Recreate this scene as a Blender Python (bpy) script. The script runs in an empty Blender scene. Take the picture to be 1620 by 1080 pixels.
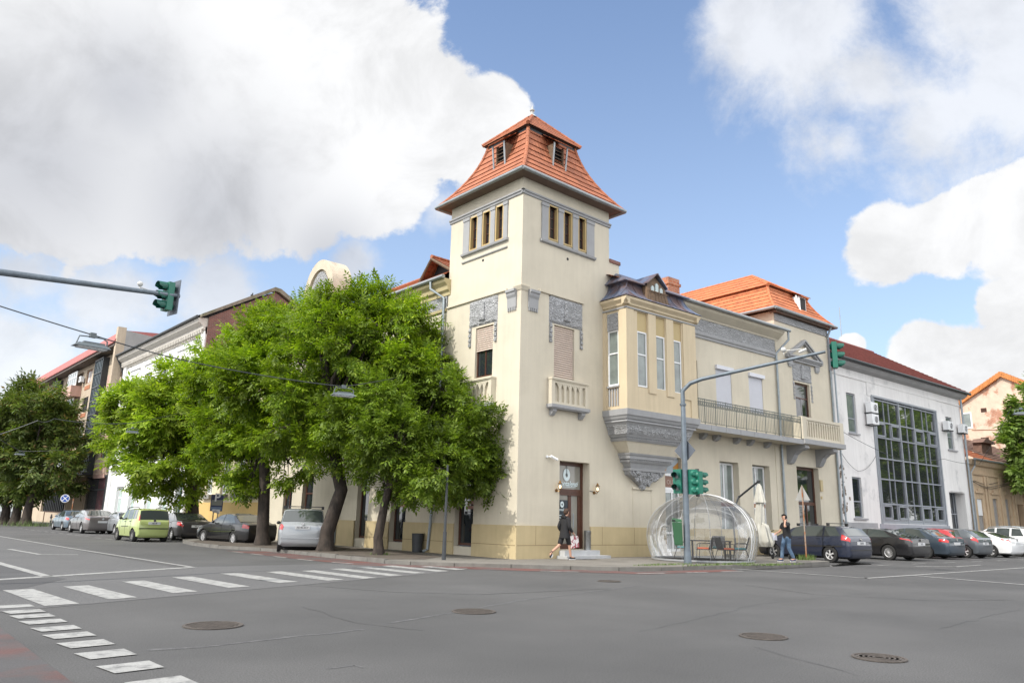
import bpy, bmesh, math, random
import numpy as np
from mathutils import Vector, Matrix
from math import radians as R, sin, cos, pi
C = bpy.context; S = C.scene; COL = S.collection
# ---------------------------------------------------------------- camera
F = 1191.0; PT = R(13.32); RL = R(1.33); YAW = R(48.2)
_f = Vector((cos(PT)*cos(YAW), cos(PT)*sin(YAW), sin(PT)))
_r0 = Vector((sin(YAW), -cos(YAW), 0)); _u0 = _r0.cross(_f)
RT = cos(RL)*_r0 + sin(RL)*_u0; UP = cos(RL)*_u0 - sin(RL)*_r0; FW = _f
CAM = Vector((-18.4857, -20.2111, 1.45))
cd = bpy.data.cameras.new('camera'); cam = bpy.data.objects.new('camera', cd); COL.objects.link(cam)
cd.sensor_width = 36; cd.lens = F/1620*36; cd.clip_end = 3000; cd.clip_start = 0.05
m = Matrix((RT, UP, -FW)).transposed().to_4x4(); m.translation = CAM; cam.matrix_world = m
S.camera = cam
def ray(x, y): return RT*((x-810)/F) + UP*((540-y)/F) + FW
def gp(x, y, z=0.0):                      # photo pixel -> point on the ground at height z
    d = ray(x, y); return CAM + d*((z-CAM.z)/d.z)
_h = Vector((cos(YAW), sin(YAW), 0))
def dp(x, y, p):                          # photo pixel -> point at the same distance as p
    d = ray(x, y); t = ((Vector((p[0], p[1], 0))-CAM).dot(_h))/d.dot(_h); return CAM + d*t
# ---------------------------------------------------------------- sun, sky, exposure
EL, AZ = R(47), R(3)
SUN = Vector((-cos(EL)*cos(AZ), cos(EL)*sin(AZ), sin(EL)))
sl = bpy.data.lights.new('sun', 'SUN'); sl.energy = 3.0; sl.angle = R(0.6); sl.color = (1, .95, .86)
so = bpy.data.objects.new('sun', sl); COL.objects.link(so)
so.rotation_euler = (-SUN).to_track_quat('-Z', 'Y').to_euler(); so.location = (-60, 20, 60)
S.view_settings.view_transform = 'Standard'; S.view_settings.look = 'None'
S.view_settings.exposure = 0.46; S.view_settings.gamma = 1.0
W = bpy.data.worlds.new('World'); S.world = W; W.use_nodes = True
wt = W.node_tree; wt.nodes.clear()
def wn(t, **k):
    n = wt.nodes.new(t)
    for a, b in k.items(): setattr(n, a, b)
    return n
wl = wt.links.new
sky = wn('ShaderNodeTexSky', sky_type='NISHITA', sun_disc=False)
sky.sun_elevation = EL; sky.sun_rotation = math.atan2(SUN.x, SUN.y); sky.air_density = 1.0; sky.dust_density = .6; sky.ozone_density = 1.2
tc = wn('ShaderNodeTexCoord')
def mth(op, a, b=None, c=None, clamp=False):
    n = wn('ShaderNodeMath', operation=op, use_clamp=clamp)
    for i, v in enumerate((a, b, c)):
        if v is None: continue
        if isinstance(v, (int, float)): n.inputs[i].default_value = v
        else: wl(v, n.inputs[i])
    return n.outputs[0]
def blobs(lst):
    cur = None
    for (x, y, r) in lst:
        d = ray(x, y).normalized()
        n = wn('ShaderNodeVectorMath', operation='DISTANCE'); wl(tc.outputs['Generated'], n.inputs[0]); n.inputs[1].default_value = d
        v = mth('MULTIPLY_ADD', n.outputs['Value'], -1191.0/r*(1+((x-810)**2+(y-540)**2)/1191.0**2)**0.35, 1.0)
        cur = v if cur is None else mth('SMOOTH_MAX', cur, v, 0.25)
    return cur
def noise(scale, det=8, rough=.55, dist=0.0, vec=None):
    n = wn('ShaderNodeTexNoise'); n.inputs['Scale'].default_value = scale; n.inputs['Detail'].default_value = det
    n.inputs['Roughness'].default_value = rough; n.inputs['Distortion'].default_value = dist
    wl(vec or tc.outputs['Generated'], n.inputs['Vector']); return n.outputs['Fac']
def mr(v, a, b, lo=0., hi=1., smooth=True):
    n = wn('ShaderNodeMapRange', interpolation_type='SMOOTHSTEP' if smooth else 'LINEAR'); wl(v, n.inputs[0])
    for i, q in zip((1, 2, 3, 4), (a, b, lo, hi)): n.inputs[i].default_value = q
    return n.outputs[0]
nz = noise(8.0, 12, .60, .3)
nz2 = noise(4.6, 14, .66, .15)
hard = blobs([(-60,100,330),(200,90,310),(420,110,240),(560,130,180),(655,175,135),(735,205,100),(778,175,66),(600,285,95),(110,290,140),(440,260,150),(290,270,150),(20,330,70),
              (1400,392,74),(1490,372,72),(1560,345,66),(1640,350,110),(1470,555,58),(1545,575,75),(1620,600,90),(1590,490,50),(1350,545,20)])
soft = blobs([(1290,20,170),(1380,130,130),(1330,230,90),(1480,180,190),(1600,120,190),(1560,10,250),(40,570,170),(160,480,100),(350,455,80),(40,440,80),(560,410,60),(1180,20,100),(700,330,60)])
nzb = noise(19.0, 10, .62)
dh = mr(mth('ADD', mth('ADD', hard, mth('MULTIPLY', mth('SUBTRACT', nz, .5), 1.15)), mth('MULTIPLY', mth('SUBTRACT', nzb, .5), .50)), 0.0, .16)
dsf = mr(mth('ADD', soft, mth('MULTIPLY', mth('SUBTRACT', nz2, .5), 2.6)), .06, .80)
# broken cloud added over the unseen sky, brightened to fill the shaded facades
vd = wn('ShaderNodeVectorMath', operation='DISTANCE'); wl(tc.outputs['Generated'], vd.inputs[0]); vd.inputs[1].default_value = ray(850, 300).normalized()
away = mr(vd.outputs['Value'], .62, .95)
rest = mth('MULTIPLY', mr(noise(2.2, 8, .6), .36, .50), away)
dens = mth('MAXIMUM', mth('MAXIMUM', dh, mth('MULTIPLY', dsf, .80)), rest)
grey = blobs([(330,330,280),(60,260,330),(520,400,150),(200,150,200)])
gm = mr(mth('ADD', grey, mth('MULTIPLY', mth('SUBTRACT', noise(3.0, 6, .5), .5), .40)), 0.0, 1.05)
cc = wn('ShaderNodeMix', data_type='RGBA'); cc.inputs[6].default_value = (.72, .725, .735, 1); cc.inputs[7].default_value = (.46, .472, .505, 1)
puff = mr(nz, .38, .62, .82, 1.0)
wl(gm, cc.inputs[0])
pm = wn('ShaderNodeVectorMath', operation='SCALE'); wl(cc.outputs[2], pm.inputs[0]); wl(mth('MULTIPLY', mr(nz, .3, .6, .84, 1.03), mth('MULTIPLY_ADD', away, 1.15, 1.0)), pm.inputs['Scale'])  # unseen cloud is scaled brighter than the visible cloud, as fill light
ss = wn('ShaderNodeVectorMath', operation='MULTIPLY_ADD'); wl(sky.outputs[0], ss.inputs[0])
ss.inputs[1].default_value = (.15, .156, .165); ss.inputs[2].default_value = (.0, .0, .0)
mx = wn('ShaderNodeMix', data_type='RGBA'); wl(dens, mx.inputs[0]); hz = wn('ShaderNodeSeparateXYZ'); wl(tc.outputs['Generated'], hz.inputs[0])
hm = wn('ShaderNodeMix', data_type='RGBA'); wl(mr(hz.outputs[2], -.05, .75, .50, .05), hm.inputs[0]); wl(ss.outputs[0], hm.inputs[6]); hm.inputs[7].default_value = (.50, .58, .68, 1)
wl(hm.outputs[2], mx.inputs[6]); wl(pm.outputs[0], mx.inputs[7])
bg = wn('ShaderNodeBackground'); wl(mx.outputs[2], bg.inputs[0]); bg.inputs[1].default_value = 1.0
wo = wn('ShaderNodeOutputWorld'); wl(bg.outputs[0], wo.inputs[0])

# ---------------------------------------------------------------- helpers
class FR:                                   # facade frame: s along it, d out towards the street, z up
    def __init__(s, o, ang, flip=False):
        a = R(ang); s.o = Vector((o[0], o[1], 0)); s.u = Vector((cos(a), sin(a), 0)); s.n = Vector((sin(a), -cos(a), 0))
        if flip: s.n = -s.n
    def __call__(s, a, d, z): return s.o + s.u*a + s.n*d + Vector((0, 0, z))
class FI:
    def __call__(s, a, d, z): return Vector((a, d, z))
ID = FI()
class MB:
    def __init__(s): s.v = []; s.f = []; s.m = []; s.cm = 0
    def add(s, vs, fs, m=None):
        b = len(s.v); s.v += [tuple(q) for q in vs]; s.f += [tuple(b+i for i in f) for f in fs]; s.m += [s.cm if m is None else m]*len(fs); return s
    def box(s, fr, a0, a1, d0, d1, z0, z1, m=None):
        P = [fr(a, d, z) for z in (z0, z1) for d in (d0, d1) for a in (a0, a1)]
        return s.add(P, [(0,1,3,2),(4,6,7,5),(0,4,5,1),(2,3,7,6),(0,2,6,4),(1,5,7,3)], m)
    def quad(s, a, b, c, d, m=None): return s.add([a, b, c, d], [(0,1,2,3)], m)
    def prism(s, fr, poly, d0, d1, m=None):      # poly in (s,z)
        n = len(poly); P = [fr(a, d0, z) for a, z in poly] + [fr(a, d1, z) for a, z in poly]
        return s.add(P, [tuple(range(n)), tuple(range(2*n-1, n-1, -1))] + [(i, (i+1) % n, n+(i+1) % n, n+i) for i in range(n)], m)
    def prismd(s, fr, poly, a0, a1, m=None):     # poly in (d,z), extruded along s
        n = len(poly); P = [fr(a0, d, z) for d, z in poly] + [fr(a1, d, z) for d, z in poly]
        return s.add(P, [tuple(range(n)), tuple(range(2*n-1, n-1, -1))] + [(i, (i+1) % n, n+(i+1) % n, n+i) for i in range(n)], m)
    def flat(s, pts, z0, z1, m=None):            # ground polygon slab
        n = len(pts); P = [(x, y, z0) for x, y in pts] + [(x, y, z1) for x, y in pts]
        return s.add(P, [tuple(range(n)), tuple(range(n, 2*n))] + [(i, (i+1) % n, n+(i+1) % n, n+i) for i in range(n)], m)
    def tube(s, pts, r, n=8, m=None, caps=True):
        pts = [Vector(p) for p in pts]; k = len(pts); rs = r if isinstance(r, (list, tuple)) else [r]*k
        vs = []; up = None
        for i, p in enumerate(pts):
            t = (pts[min(i+1, k-1)] - pts[max(i-1, 0)]).normalized()
            if up is None: up = Vector((0,0,1)) if abs(t.z) < .9 else Vector((1,0,0))
            x = t.cross(up).normalized(); y = x.cross(t).normalized(); up = y
            for j in range(n):
                a = 2*pi*j/n; vs.append(p + x*(cos(a)*rs[i]) + y*(sin(a)*rs[i]))
        fs = [(i*n+j, i*n+(j+1) % n, (i+1)*n+(j+1) % n, (i+1)*n+j) for i in range(k-1) for j in range(n)]
        if caps: fs += [tuple(range(n)), tuple(range((k-1)*n, k*n))]
        return s.add(vs, fs, m)
    def lathe(s, c, prof, n=16, ax='z', m=None, sx=1, sy=1, a0=0, a1=2*pi, caps=True):     # prof [(r,h)]
        vs = []; c = Vector(c); full = abs(a1-a0-2*pi) < 1e-6; nn = n if full else n+1
        for r, h in prof:
            for j in range(nn):
                a = a0+(a1-a0)*j/n; p = (r*cos(a)*sx, r*sin(a)*sy, h)
                if ax == 'y': p = (p[0], p[2], p[1])
                if ax == 'x': p = (p[2], p[0], p[1])
                vs.append(c+Vector(p))
        k = len(prof); fs = []
        for i in range(k-1):
            for j in range(n if full else n):
                j2 = (j+1) % nn if full else j+1
                fs.append((i*nn+j, i*nn+j2, (i+1)*nn+j2, (i+1)*nn+j))
        if full and caps and prof[0] != prof[-1]:
            if prof[0][0] > 1e-4: fs.append(tuple(range(nn)))
            if prof[-1][0] > 1e-4: fs.append(tuple(range((k-1)*nn, k*nn)))
        return s.add(vs, fs, m)
    def ball(s, c, r, n=10, sz=(1,1,1), m=None):
        pr = [(r*sin(pi*i/n) if 0 < i < n else 0.0, -r*cos(pi*i/n)) for i in range(n+1)]
        b = len(s.v); s.lathe((0,0,0), pr, n*2, m=m)
        for i in range(b, len(s.v)):
            v = s.v[i]; s.v[i] = (c[0]+v[0]*sz[0], c[1]+v[1]*sz[1], c[2]+v[2]*sz[2])
        return s
    def build(s, name, mats, parent=None, smooth=False, merge=True, recalc=True):
        me = bpy.data.meshes.new(name)
        off = parent.matrix_basis.translation if parent and parent.parent is None else (root_of(parent).location if parent else Vector((0,0,0)))
        vs = [(v[0]-off[0], v[1]-off[1], v[2]-off[2]) for v in s.v]
        me.from_pydata(vs, [], s.f)
        if not isinstance(mats, (list, tuple)): mats = [mats]
        for q in mats: me.materials.append(q)
        me.polygons.foreach_set('material_index', s.m)
        b = bmesh.new(); b.from_mesh(me)
        if merge: bmesh.ops.remove_doubles(b, verts=b.verts, dist=.0004)
        if recalc: bmesh.ops.recalc_face_normals(b, faces=b.faces)
        b.to_mesh(me); b.free()
        if smooth: me.polygons.foreach_set('use_smooth', [True]*len(me.polygons)); me.update()
        if smooth:
            try: me.set_sharp_from_angle(angle=R(40))
            except Exception: pass
        o = bpy.data.objects.new(name, me); COL.objects.link(o)
        if parent: o.parent = parent
        return o
def root_of(o):
    while o.parent: o = o.parent
    return o
def tag(o, label=None, cat=None, group=None, kind=None):
    if label: o['label'] = label
    if cat: o['category'] = cat
    if group: o['group'] = group
    if kind: o['kind'] = kind
    return o
def thing(name, label, cat, loc, group=None):
    o = bpy.data.objects.new(name, None); COL.objects.link(o); o.location = loc; o.empty_display_size = .3
    return tag(o, label, cat, group)
def copy_tree(o, parent=None):
    c = o.copy(); COL.objects.link(c); c.parent = parent
    for ch in list(o.children): copy_tree(ch, c)
    return c
def put(root, loc, rz=0, sc=1.0): root.location = loc; root.rotation_euler = (0, 0, rz); root.scale = (sc, sc, sc)
def joinf(name, mats, parent=None, smooth=False):
    def deco(fn):
        b = MB(); fn(b); return b.build(name, mats, parent, smooth)
    return deco
# ---------------------------------------------------------------- materials
MATS = {}
def mat(name, col, rough=.8, var=.10, scale=2.0, bump=0.0, bscale=25.0, metal=0.0, streak=0.0, col2=None, c2lo=.5, c2hi=.65, c2scale=1.5, spec=.5, fine=0.0, coat=0.0, emit=None, alpha=None, c2det=6, c2z=1.0, objc=False):
    if name in MATS: return MATS[name]
    M = bpy.data.materials.new(name); M.use_nodes = True; t = M.node_tree; n = t.nodes; b = n['Principled BSDF']; L = t.links.new
    b.inputs['Roughness'].default_value = rough; b.inputs['Metallic'].default_value = metal
    b.inputs['Specular IOR Level'].default_value = spec; b.inputs['Coat Weight'].default_value = coat
    b.inputs['Base Color'].default_value = (*col, 1); M.diffuse_color = (*col, 1)
    if objc: src = n.new('ShaderNodeTexCoord').outputs['Object']
    else: src = n.new('ShaderNodeNewGeometry').outputs['Position']
    def nz(sc, det=5, vec=None, rg=.55):
        q = n.new('ShaderNodeTexNoise'); q.inputs['Scale'].default_value = sc; q.inputs['Detail'].default_value = det; q.inputs['Roughness'].default_value = rg
        L(vec or src, q.inputs['Vector']); return q.outputs['Fac']
    def mapr(v, a, b_, lo, hi):
        q = n.new('ShaderNodeMapRange'); L(v, q.inputs[0])
        for i, w in zip((1,2,3,4), (a, b_, lo, hi)): q.inputs[i].default_value = w
        return q.outputs[0]
    def mul(a, b_):
        q = n.new('ShaderNodeMath'); q.operation = 'MULTIPLY'; L(a, q.inputs[0]); L(b_, q.inputs[1]); return q.outputs[0]
    if var or streak or col2 or fine:
        fac = mapr(nz(scale), .3, .7, 1-var, 1+var)
        if streak:
            mp = n.new('ShaderNodeMapping'); mp.inputs['Scale'].default_value = (3.0, 3.0, .22); L(src, mp.inputs[0])
            fac = mul(fac, mapr(nz(1.6, 6, mp.outputs[0], .65), .42, .75, 1, 1-streak))
        if fine: fac = mul(fac, mapr(nz(60, 3), .3, .7, 1-fine, 1+fine))
        base = n.new('ShaderNodeMix'); base.data_type = 'RGBA'; base.inputs[6].default_value = (*col, 1); base.inputs[7].default_value = (*(col2 or col), 1); base.inputs[0].default_value = 0
        if col2:
            v2 = None
            if c2z != 1.0:
                m2 = n.new('ShaderNodeMapping'); m2.inputs['Scale'].default_value = (1, 1, c2z); L(src, m2.inputs[0]); v2 = m2.outputs[0]
            L(mapr(nz(c2scale, c2det, v2, .6), c2lo, c2hi, 0, 1), base.inputs[0])
        sc = n.new('ShaderNodeVectorMath'); sc.operation = 'SCALE'; L(base.outputs[2], sc.inputs[0]); L(fac, sc.inputs['Scale']); L(sc.outputs[0], b.inputs['Base Color'])
    if bump:
        bp = n.new('ShaderNodeBump'); bp.inputs['Strength'].default_value = bump; bp.inputs['Distance'].default_value = .02
        L(nz(bscale, 4), bp.inputs['Height']); L(bp.outputs[0], b.inputs['Normal'])
    if emit:
        b.inputs['Emission Color'].default_value = (*emit[0], 1); b.inputs['Emission Strength'].default_value = emit[1]
    MATS[name] = M; return M
def nodes_of(M): return M.node_tree.nodes, M.node_tree.links.new, M.node_tree.nodes['Principled BSDF']
CREAM = mat('cream_stucco', (.59,.538,.432), .9, .06, .6, .25, 55, streak=.07, fine=.03, col2=(.54,.49,.392), c2scale=.35)
OCHRE = mat('ochre_plinth', (.50,.405,.235), .85, .07, 1.2, .2, 50, streak=.08, fine=.03)
BAYC = mat('bay_stucco', (.585,.487,.335), .85, .05, .8, .15, 50, streak=.12, fine=.02)
BAYD = mat('bay_panel', (.46,.36,.19), .85, .05, 1, .15, 50)
GREYT = mat('grey_trim', (.32,.323,.33), .75, .06, 2, .15, 40, streak=.10)
def relief(name, col, sc=9.0):
    M = mat(name, col, .8, .04, 3); n, L, b = nodes_of(M)
    g = n.new('ShaderNodeNewGeometry'); ns = n.new('ShaderNodeTexNoise'); ns.inputs['Scale'].default_value = 2.2
    L(g.outputs['Position'], ns.inputs[0]); ad = n.new('ShaderNodeVectorMath'); ad.operation = 'MULTIPLY_ADD'
    L(ns.outputs['Color'], ad.inputs[0]); ad.inputs[1].default_value = (.5,.5,.5); L(g.outputs['Position'], ad.inputs[2])
    v = n.new('ShaderNodeTexVoronoi'); v.feature = 'SMOOTH_F1'; v.inputs['Scale'].default_value = sc; L(ad.outputs[0], v.inputs['Vector'])
    w = n.new('ShaderNodeMath'); w.operation = 'SINE'; k = n.new('ShaderNodeMath'); k.operation = 'MULTIPLY'; k.inputs[1].default_value = 14
    L(v.outputs['Distance'], k.inputs[0]); L(k.outputs[0], w.inputs[0])
    bp = n.new('ShaderNodeBump'); bp.inputs['Strength'].default_value = .8; bp.inputs['Distance'].default_value = .03; L(w.outputs[0], bp.inputs['Height']); L(bp.outputs[0], b.inputs['Normal'])
    return M
RELIEF = relief('carved_relief', (.37,.375,.385), 13.0)
def tiles(name, col, col2, rows=.34, ribs=.2):
    M = mat(name, col, .75, .16, 3.0, col2=col2, c2lo=.45, c2hi=.7, c2scale=2.5, streak=.12, fine=.06); n, L, b = nodes_of(M)
    g = n.new('ShaderNodeNewGeometry'); sp = n.new('ShaderNodeSeparateXYZ'); L(g.outputs['Position'], sp.inputs[0])
    sn = n.new('ShaderNodeSeparateXYZ'); L(g.outputs['Normal'], sn.inputs[0])
    def mt(op, a, b_=None):
        q = n.new('ShaderNodeMath'); q.operation = op
        for i, v in enumerate((a, b_)):
            if v is None: continue
            if isinstance(v, (int, float)): q.inputs[i].default_value = v
            else: L(v, q.inputs[i])
        return q.outputs[0]
    sel = mt('GREATER_THAN', mt('ABSOLUTE', sn.outputs[0]), mt('ABSOLUTE', sn.outputs[1]))
    mxx = n.new('ShaderNodeMix'); L(sel, mxx.inputs[0]); L(sp.outputs[0], mxx.inputs[2]); L(sp.outputs[1], mxx.inputs[3])
    hgt = mt('ABSOLUTE', mt('SINE', mt('MULTIPLY', mxx.outputs[0], pi/ribs)))
    bp = n.new('ShaderNodeBump'); bp.inputs['Strength'].default_value = .55; bp.inputs['Distance'].default_value = .03
    L(hgt, bp.inputs['Height']); L(bp.outputs[0], b.inputs['Normal']); return M
TILE = tiles('orange_tile', (.38,.13,.062), (.27,.09,.045))
TILE2 = tiles('bright_orange_tile', (.52,.175,.07), (.42,.125,.055))
TILER = tiles('red_tile', (.29,.105,.09), (.21,.075,.065))
ZINC = mat('zinc', (.30,.32,.33), .45, .1, 2, metal=.6)
DARKMETAL = mat('dark_metal', (.05,.055,.06), .5, .1, 5, metal=.3)
STEEL = mat('galvanised_steel', (.30,.34,.37), .5, .12, 6, metal=.4, streak=.1)
COPPER = mat('blue_grey_sheet_roof', (.15,.19,.28), .42, .2, 1.5, metal=.35, col2=(.16,.11,.11), c2lo=.42, c2hi=.6, c2scale=1.2)
WOOD = mat('dark_brown_wood', (.075,.028,.016), .45, .2, 6)
WOODL = mat('brown_wood', (.28,.10,.04), .5, .2, 6)
OLDWOOD = mat('weathered_wood', (.14,.09,.055), .8, .25, 8)
SOFFIT = mat('soffit_board', (.16,.11,.085), .8, .15, 3)
WHITE = mat('white_plastic', (.78,.79,.80), .4, .03, 3)
GLASS = mat('window_glass', (.02,.025,.03), .04, 0, 1, spec=.9, coat=.3)
GLASSL = mat('curtained_glass', (.16,.19,.18), .08, .25, 2.0, spec=.8, coat=.3)
DARK = mat('dark_interior', (.012,.012,.014), .7, 0, 1)
SHUT = mat('pink_beige_shutter', (.56,.46,.39), .6, .05, 3)
SHUTW = mat('white_shutter', (.62,.63,.68), .5, .03, 3)
BRICK = None
def brick(name, c1, c2, mo, sc=1.0, plaster=None, lo=.45, hi=.6):
    M = mat(name, c1, .9, .12, 2, fine=.1); n, L, b = nodes_of(M)
    g = n.new('ShaderNodeNewGeometry'); sp = n.new('ShaderNodeSeparateXYZ'); L(g.outputs['Position'], sp.inputs[0])
    ad = n.new('ShaderNodeMath'); ad.operation = 'ADD'; L(sp.outputs[0], ad.inputs[0]); L(sp.outputs[1], ad.inputs[1])
    cb = n.new('ShaderNodeCombineXYZ'); L(ad.outputs[0], cb.inputs[0]); L(sp.outputs[2], cb.inputs[1])
    br = n.new('ShaderNodeTexBrick'); br.inputs['Scale'].default_value = sc; L(cb.outputs[0], br.inputs[0])
    br.inputs['Color1'].default_value = (*c1, 1); br.inputs['Color2'].default_value = (*c2, 1); br.inputs['Mortar'].default_value = (*mo, 1)
    br.inputs['Brick Width'].default_value = .28; br.inputs['Row Height'].default_value = .09; br.inputs['Mortar Size'].default_value = .012
    out = br.outputs['Color']
    if plaster:
        q = n.new('ShaderNodeTexNoise'); q.inputs['Scale'].default_value = .55; q.inputs['Detail'].default_value = 9; q.inputs['Roughness'].default_value = .68; L(g.outputs['Position'], q.inputs[0])
        mp = n.new('ShaderNodeMapRange'); L(q.outputs[0], mp.inputs[0]); mp.inputs[1].default_value = lo; mp.inputs[2].default_value = hi
        mx = n.new('ShaderNodeMix'); mx.data_type = 'RGBA'; L(mp.outputs[0], mx.inputs[0]); L(out, mx.inputs[6]); mx.inputs[7].default_value = (*plaster, 1); out = mx.outputs[2]
    sc_ = [l.to_node for l in M.node_tree.links if l.to_node.type == 'VECT_MATH' and l.to_socket == l.to_node.inputs[0]]
    L(out, sc_[0].inputs[0]); return M
BRICKR = brick('red_brick', (.21,.085,.065), (.14,.06,.05), (.20,.16,.14))
BRICKO = brick('chimney_brick', (.42,.15,.07), (.3,.09,.05), (.4,.33,.25))
BRICKG = brick('plastered_brick', (.42,.17,.09), (.36,.14,.08), (.42,.34,.27), plaster=(.60,.47,.37), lo=.40, hi=.47)
# ================================================================ ground
ASPH = mat('asphalt', (.080,.079,.079), .88, .13, .35, .5, 110, fine=.42, col2=(.066,.0655,.066), c2lo=.42, c2hi=.62, c2scale=.22, c2det=9)
ASPHO = mat('old_asphalt', (.100,.0995,.101), .9, .10, .6, .6, 60, fine=.5, col2=(.082,.082,.084), c2scale=.3)
ASPHD = mat('dark_asphalt', (.060,.060,.063), .88, .10, .5, .3, 80, fine=.3, col2=(.072,.072,.075), c2scale=.5)
PAINT = mat('road_paint', (.30,.30,.292), .7, .10, 2, .3, 60, col2=(.13,.13,.13), c2lo=.48, c2hi=.70, c2scale=6, c2det=12, fine=.2)
REDP = mat('red_cycle_lane', (.095,.048,.044), .85, .15, 1, .3, 80, col2=(.062,.060,.062), c2lo=.38, c2hi=.56, c2scale=1.2, fine=.2)
PAVE = mat('pavement', (.17,.158,.14), .9, .14, .8, .4, 60, fine=.22, col2=(.12,.112,.098), c2lo=.5, c2hi=.7, c2scale=.5)
PAVED = mat('shaded_earth_pavement', (.10,.082,.066), .95, .2, 1.5, .6, 40, fine=.25, col2=(.06,.05,.042), c2scale=1)  # earth colour, darkened to carry the shade under the trees
KERB = mat('kerb_stone', (.16,.152,.138), .85, .18, 2.5, .4, 50, streak=.1)
b = MB(); b.box(ID, -420, 420, -420, 420, -1.2, 0); tag(b.build('road', ASPH), kind='structure')
def xy(px, py, z=0.0): p = gp(px, py, z); return (p.x, p.y)
def sheet(name, pts, z, m, kind='structure'):
    b = MB(); b.add([(x, y, z) for x, y in pts], [tuple(range(len(pts)))]); return tag(b.build(name, m, recalc=False), kind=kind)
def fixn(o):
    me = o.data; bm = bmesh.new(); bm.from_mesh(me)
    for f in bm.faces:
        if f.normal.z < 0: f.normal_flip()
    bm.to_mesh(me); bm.free(); return o
# older coarse asphalt of the left street, up to the end of the zebra
fixn(sheet('old_road_surface', [(-19.5,-8.05),(-15.2,-6.45),(-8.0,-3.85),(-5.0,-2.75),(-4.62,.8),(-4.6,1.5),(-11.05,1.5),(-11.2,80),(-19.5,80)], .004, ASPHO))
fixn(sheet('road_patch', [(-19.5,-2.9),(-15.6,-3.6),(-14.2,-1.2),(-14.45,-.4),(-14.6,4.5),(-14.9,14),(-19.5,14)], .0065, ASPHD))
fixn(sheet('worn_cycle_lane', [(-19.6,-14.5),(-16.6,-13.4),(-16.5,-7.2),(-19.6,-7.0)], .005, REDP))
REDK = mat('red_cycle_lane_kerb', (.125,.05,.043), .85, .15, 1, .3, 80, col2=(.08,.068,.066), c2lo=.42, c2hi=.62, c2scale=.8, fine=.2)
fixn(sheet('kerbside_cycle_lane', [(-6.1,10.5),(-4.75,9.4),(-4.75,.6),(-2.1,-2.4),(.3,-5.0),(4.4,-5.6),(4.2,-6.3),(-.2,-5.9),(-3.0,-3.0),(-5.9,.6),(-6.15,5)], .0068, REDK))
# painted markings
mk = MB(); ZM = .0095
def q4(p): 
    n = len(p); b0 = [(x, y, ZM) for x, y in p]; mk.add(b0, [tuple(range(n))])
def line(p0, p1, w):
    a = Vector((*p0, 0)); c = Vector((*p1, 0)); t = (c-a).normalized(); n = Vector((-t.y, t.x, 0))*w/2
    q4([(a+n)[:2], (c+n)[:2], (c-n)[:2], (a-n)[:2]])
# zebra bars run along the street; their ends follow the crossing's slant
zb0 = [(-15.72,-15.24,-3.45,-6.40),(-14.68,-14.22,-3.12,-5.87),(-13.45,-12.98,-2.45,-5.3),(-12.20,-11.73,-1.75,-4.76),(-10.84,-10.36,-1.10,-4.15),
       (-9.62,-9.15,-.98,-4.05),(-8.62,-8.17,-.93,-3.92),(-7.55,-7.1,-.55,-3.45),(-6.5,-6.05,-.2,-3.0),(-5.45,-5.0,.1,-2.65),(-4.5,-4.1,-.6,-2.3)]
for x0, x1, ya, yb in zb0: q4([(x0, ya), (x1, ya+.06), (x1+.12, yb+.1), (x0+.1, yb)])
for y in (-6.05,-6.80,-7.42,-8.10,-8.84,-9.52,-10.24,-11.03,-11.88,-12.78,-13.65): q4([(-16.25, y), (-15.76, y+.03), (-15.75, y-.36-.04*(y<-10)), (-16.2, y-.40-.04*(y<-10))])
for y in (-6.6,-7.4,-8.2,-9.0,-9.8,-10.6,-11.5,-12.4): q4([(-18.6, y), (-18.1, y), (-18.1, y-.4), (-18.6, y-.4)])
line((-11.25,60), (-10.92,14), .15); line((-10.92,14), (-10.6,1.55), .15)
line((-10.55,1.45), (-15.4,-.95), .28); line((-15.4,-.95), (-19,-2.6), .28)
line((-14.62,7), (-14.42,-.45), .22); line((-14.9,60), (-14.62,9), .15)
line((-13.0,13.2), (-12.78,9.2), .16); line((-12.9,9.1), (-11.75,8.7), .2)
line((5.03,-5.4), (5.08,-9.95), .16); line((5.0,-9.95), (60,-11.5), .16); line((8.05,-10.15), (7.0,-13.8), .2); line((6.95,-13.7), (4.5,-22), .2)
line((14.6,-7.75), (16.5,-8.7), .22); line((16.3,-8.6), (19.6,-8.6), .16)
for a, c in (((-6.15,9.6),(-6.15,8.6)),((-6.14,7.9),(-6.14,6.9)),((-6.14,6.0),(-6.14,5.0)),((-6.13,4.2),(-6.12,3.1)),((-5.9,2.3),(-5.7,1.3)),((-4.4,-1.1),(-3.7,-1.9)),((-2.3,-3.6),(-1.5,-4.4)),((-.3,-5.6),(.7,-5.85)),((1.6,-6.0),(2.5,-6.15)),((3.2,-6.2),(4.2,-6.35))): line(a, c, .13)
for i in range(14): line((-6.9,19+2.1*i), (-6.95,20+2.1*i), .12)
for i in range(11): line((13.6+3.1*i,-6.7-.17*i), (14.9+3.1*i,-6.75-.17*i), .12)
tag(fixn(mk.build('road_markings', PAINT, merge=False, recalc=False)), kind='structure')
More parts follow.
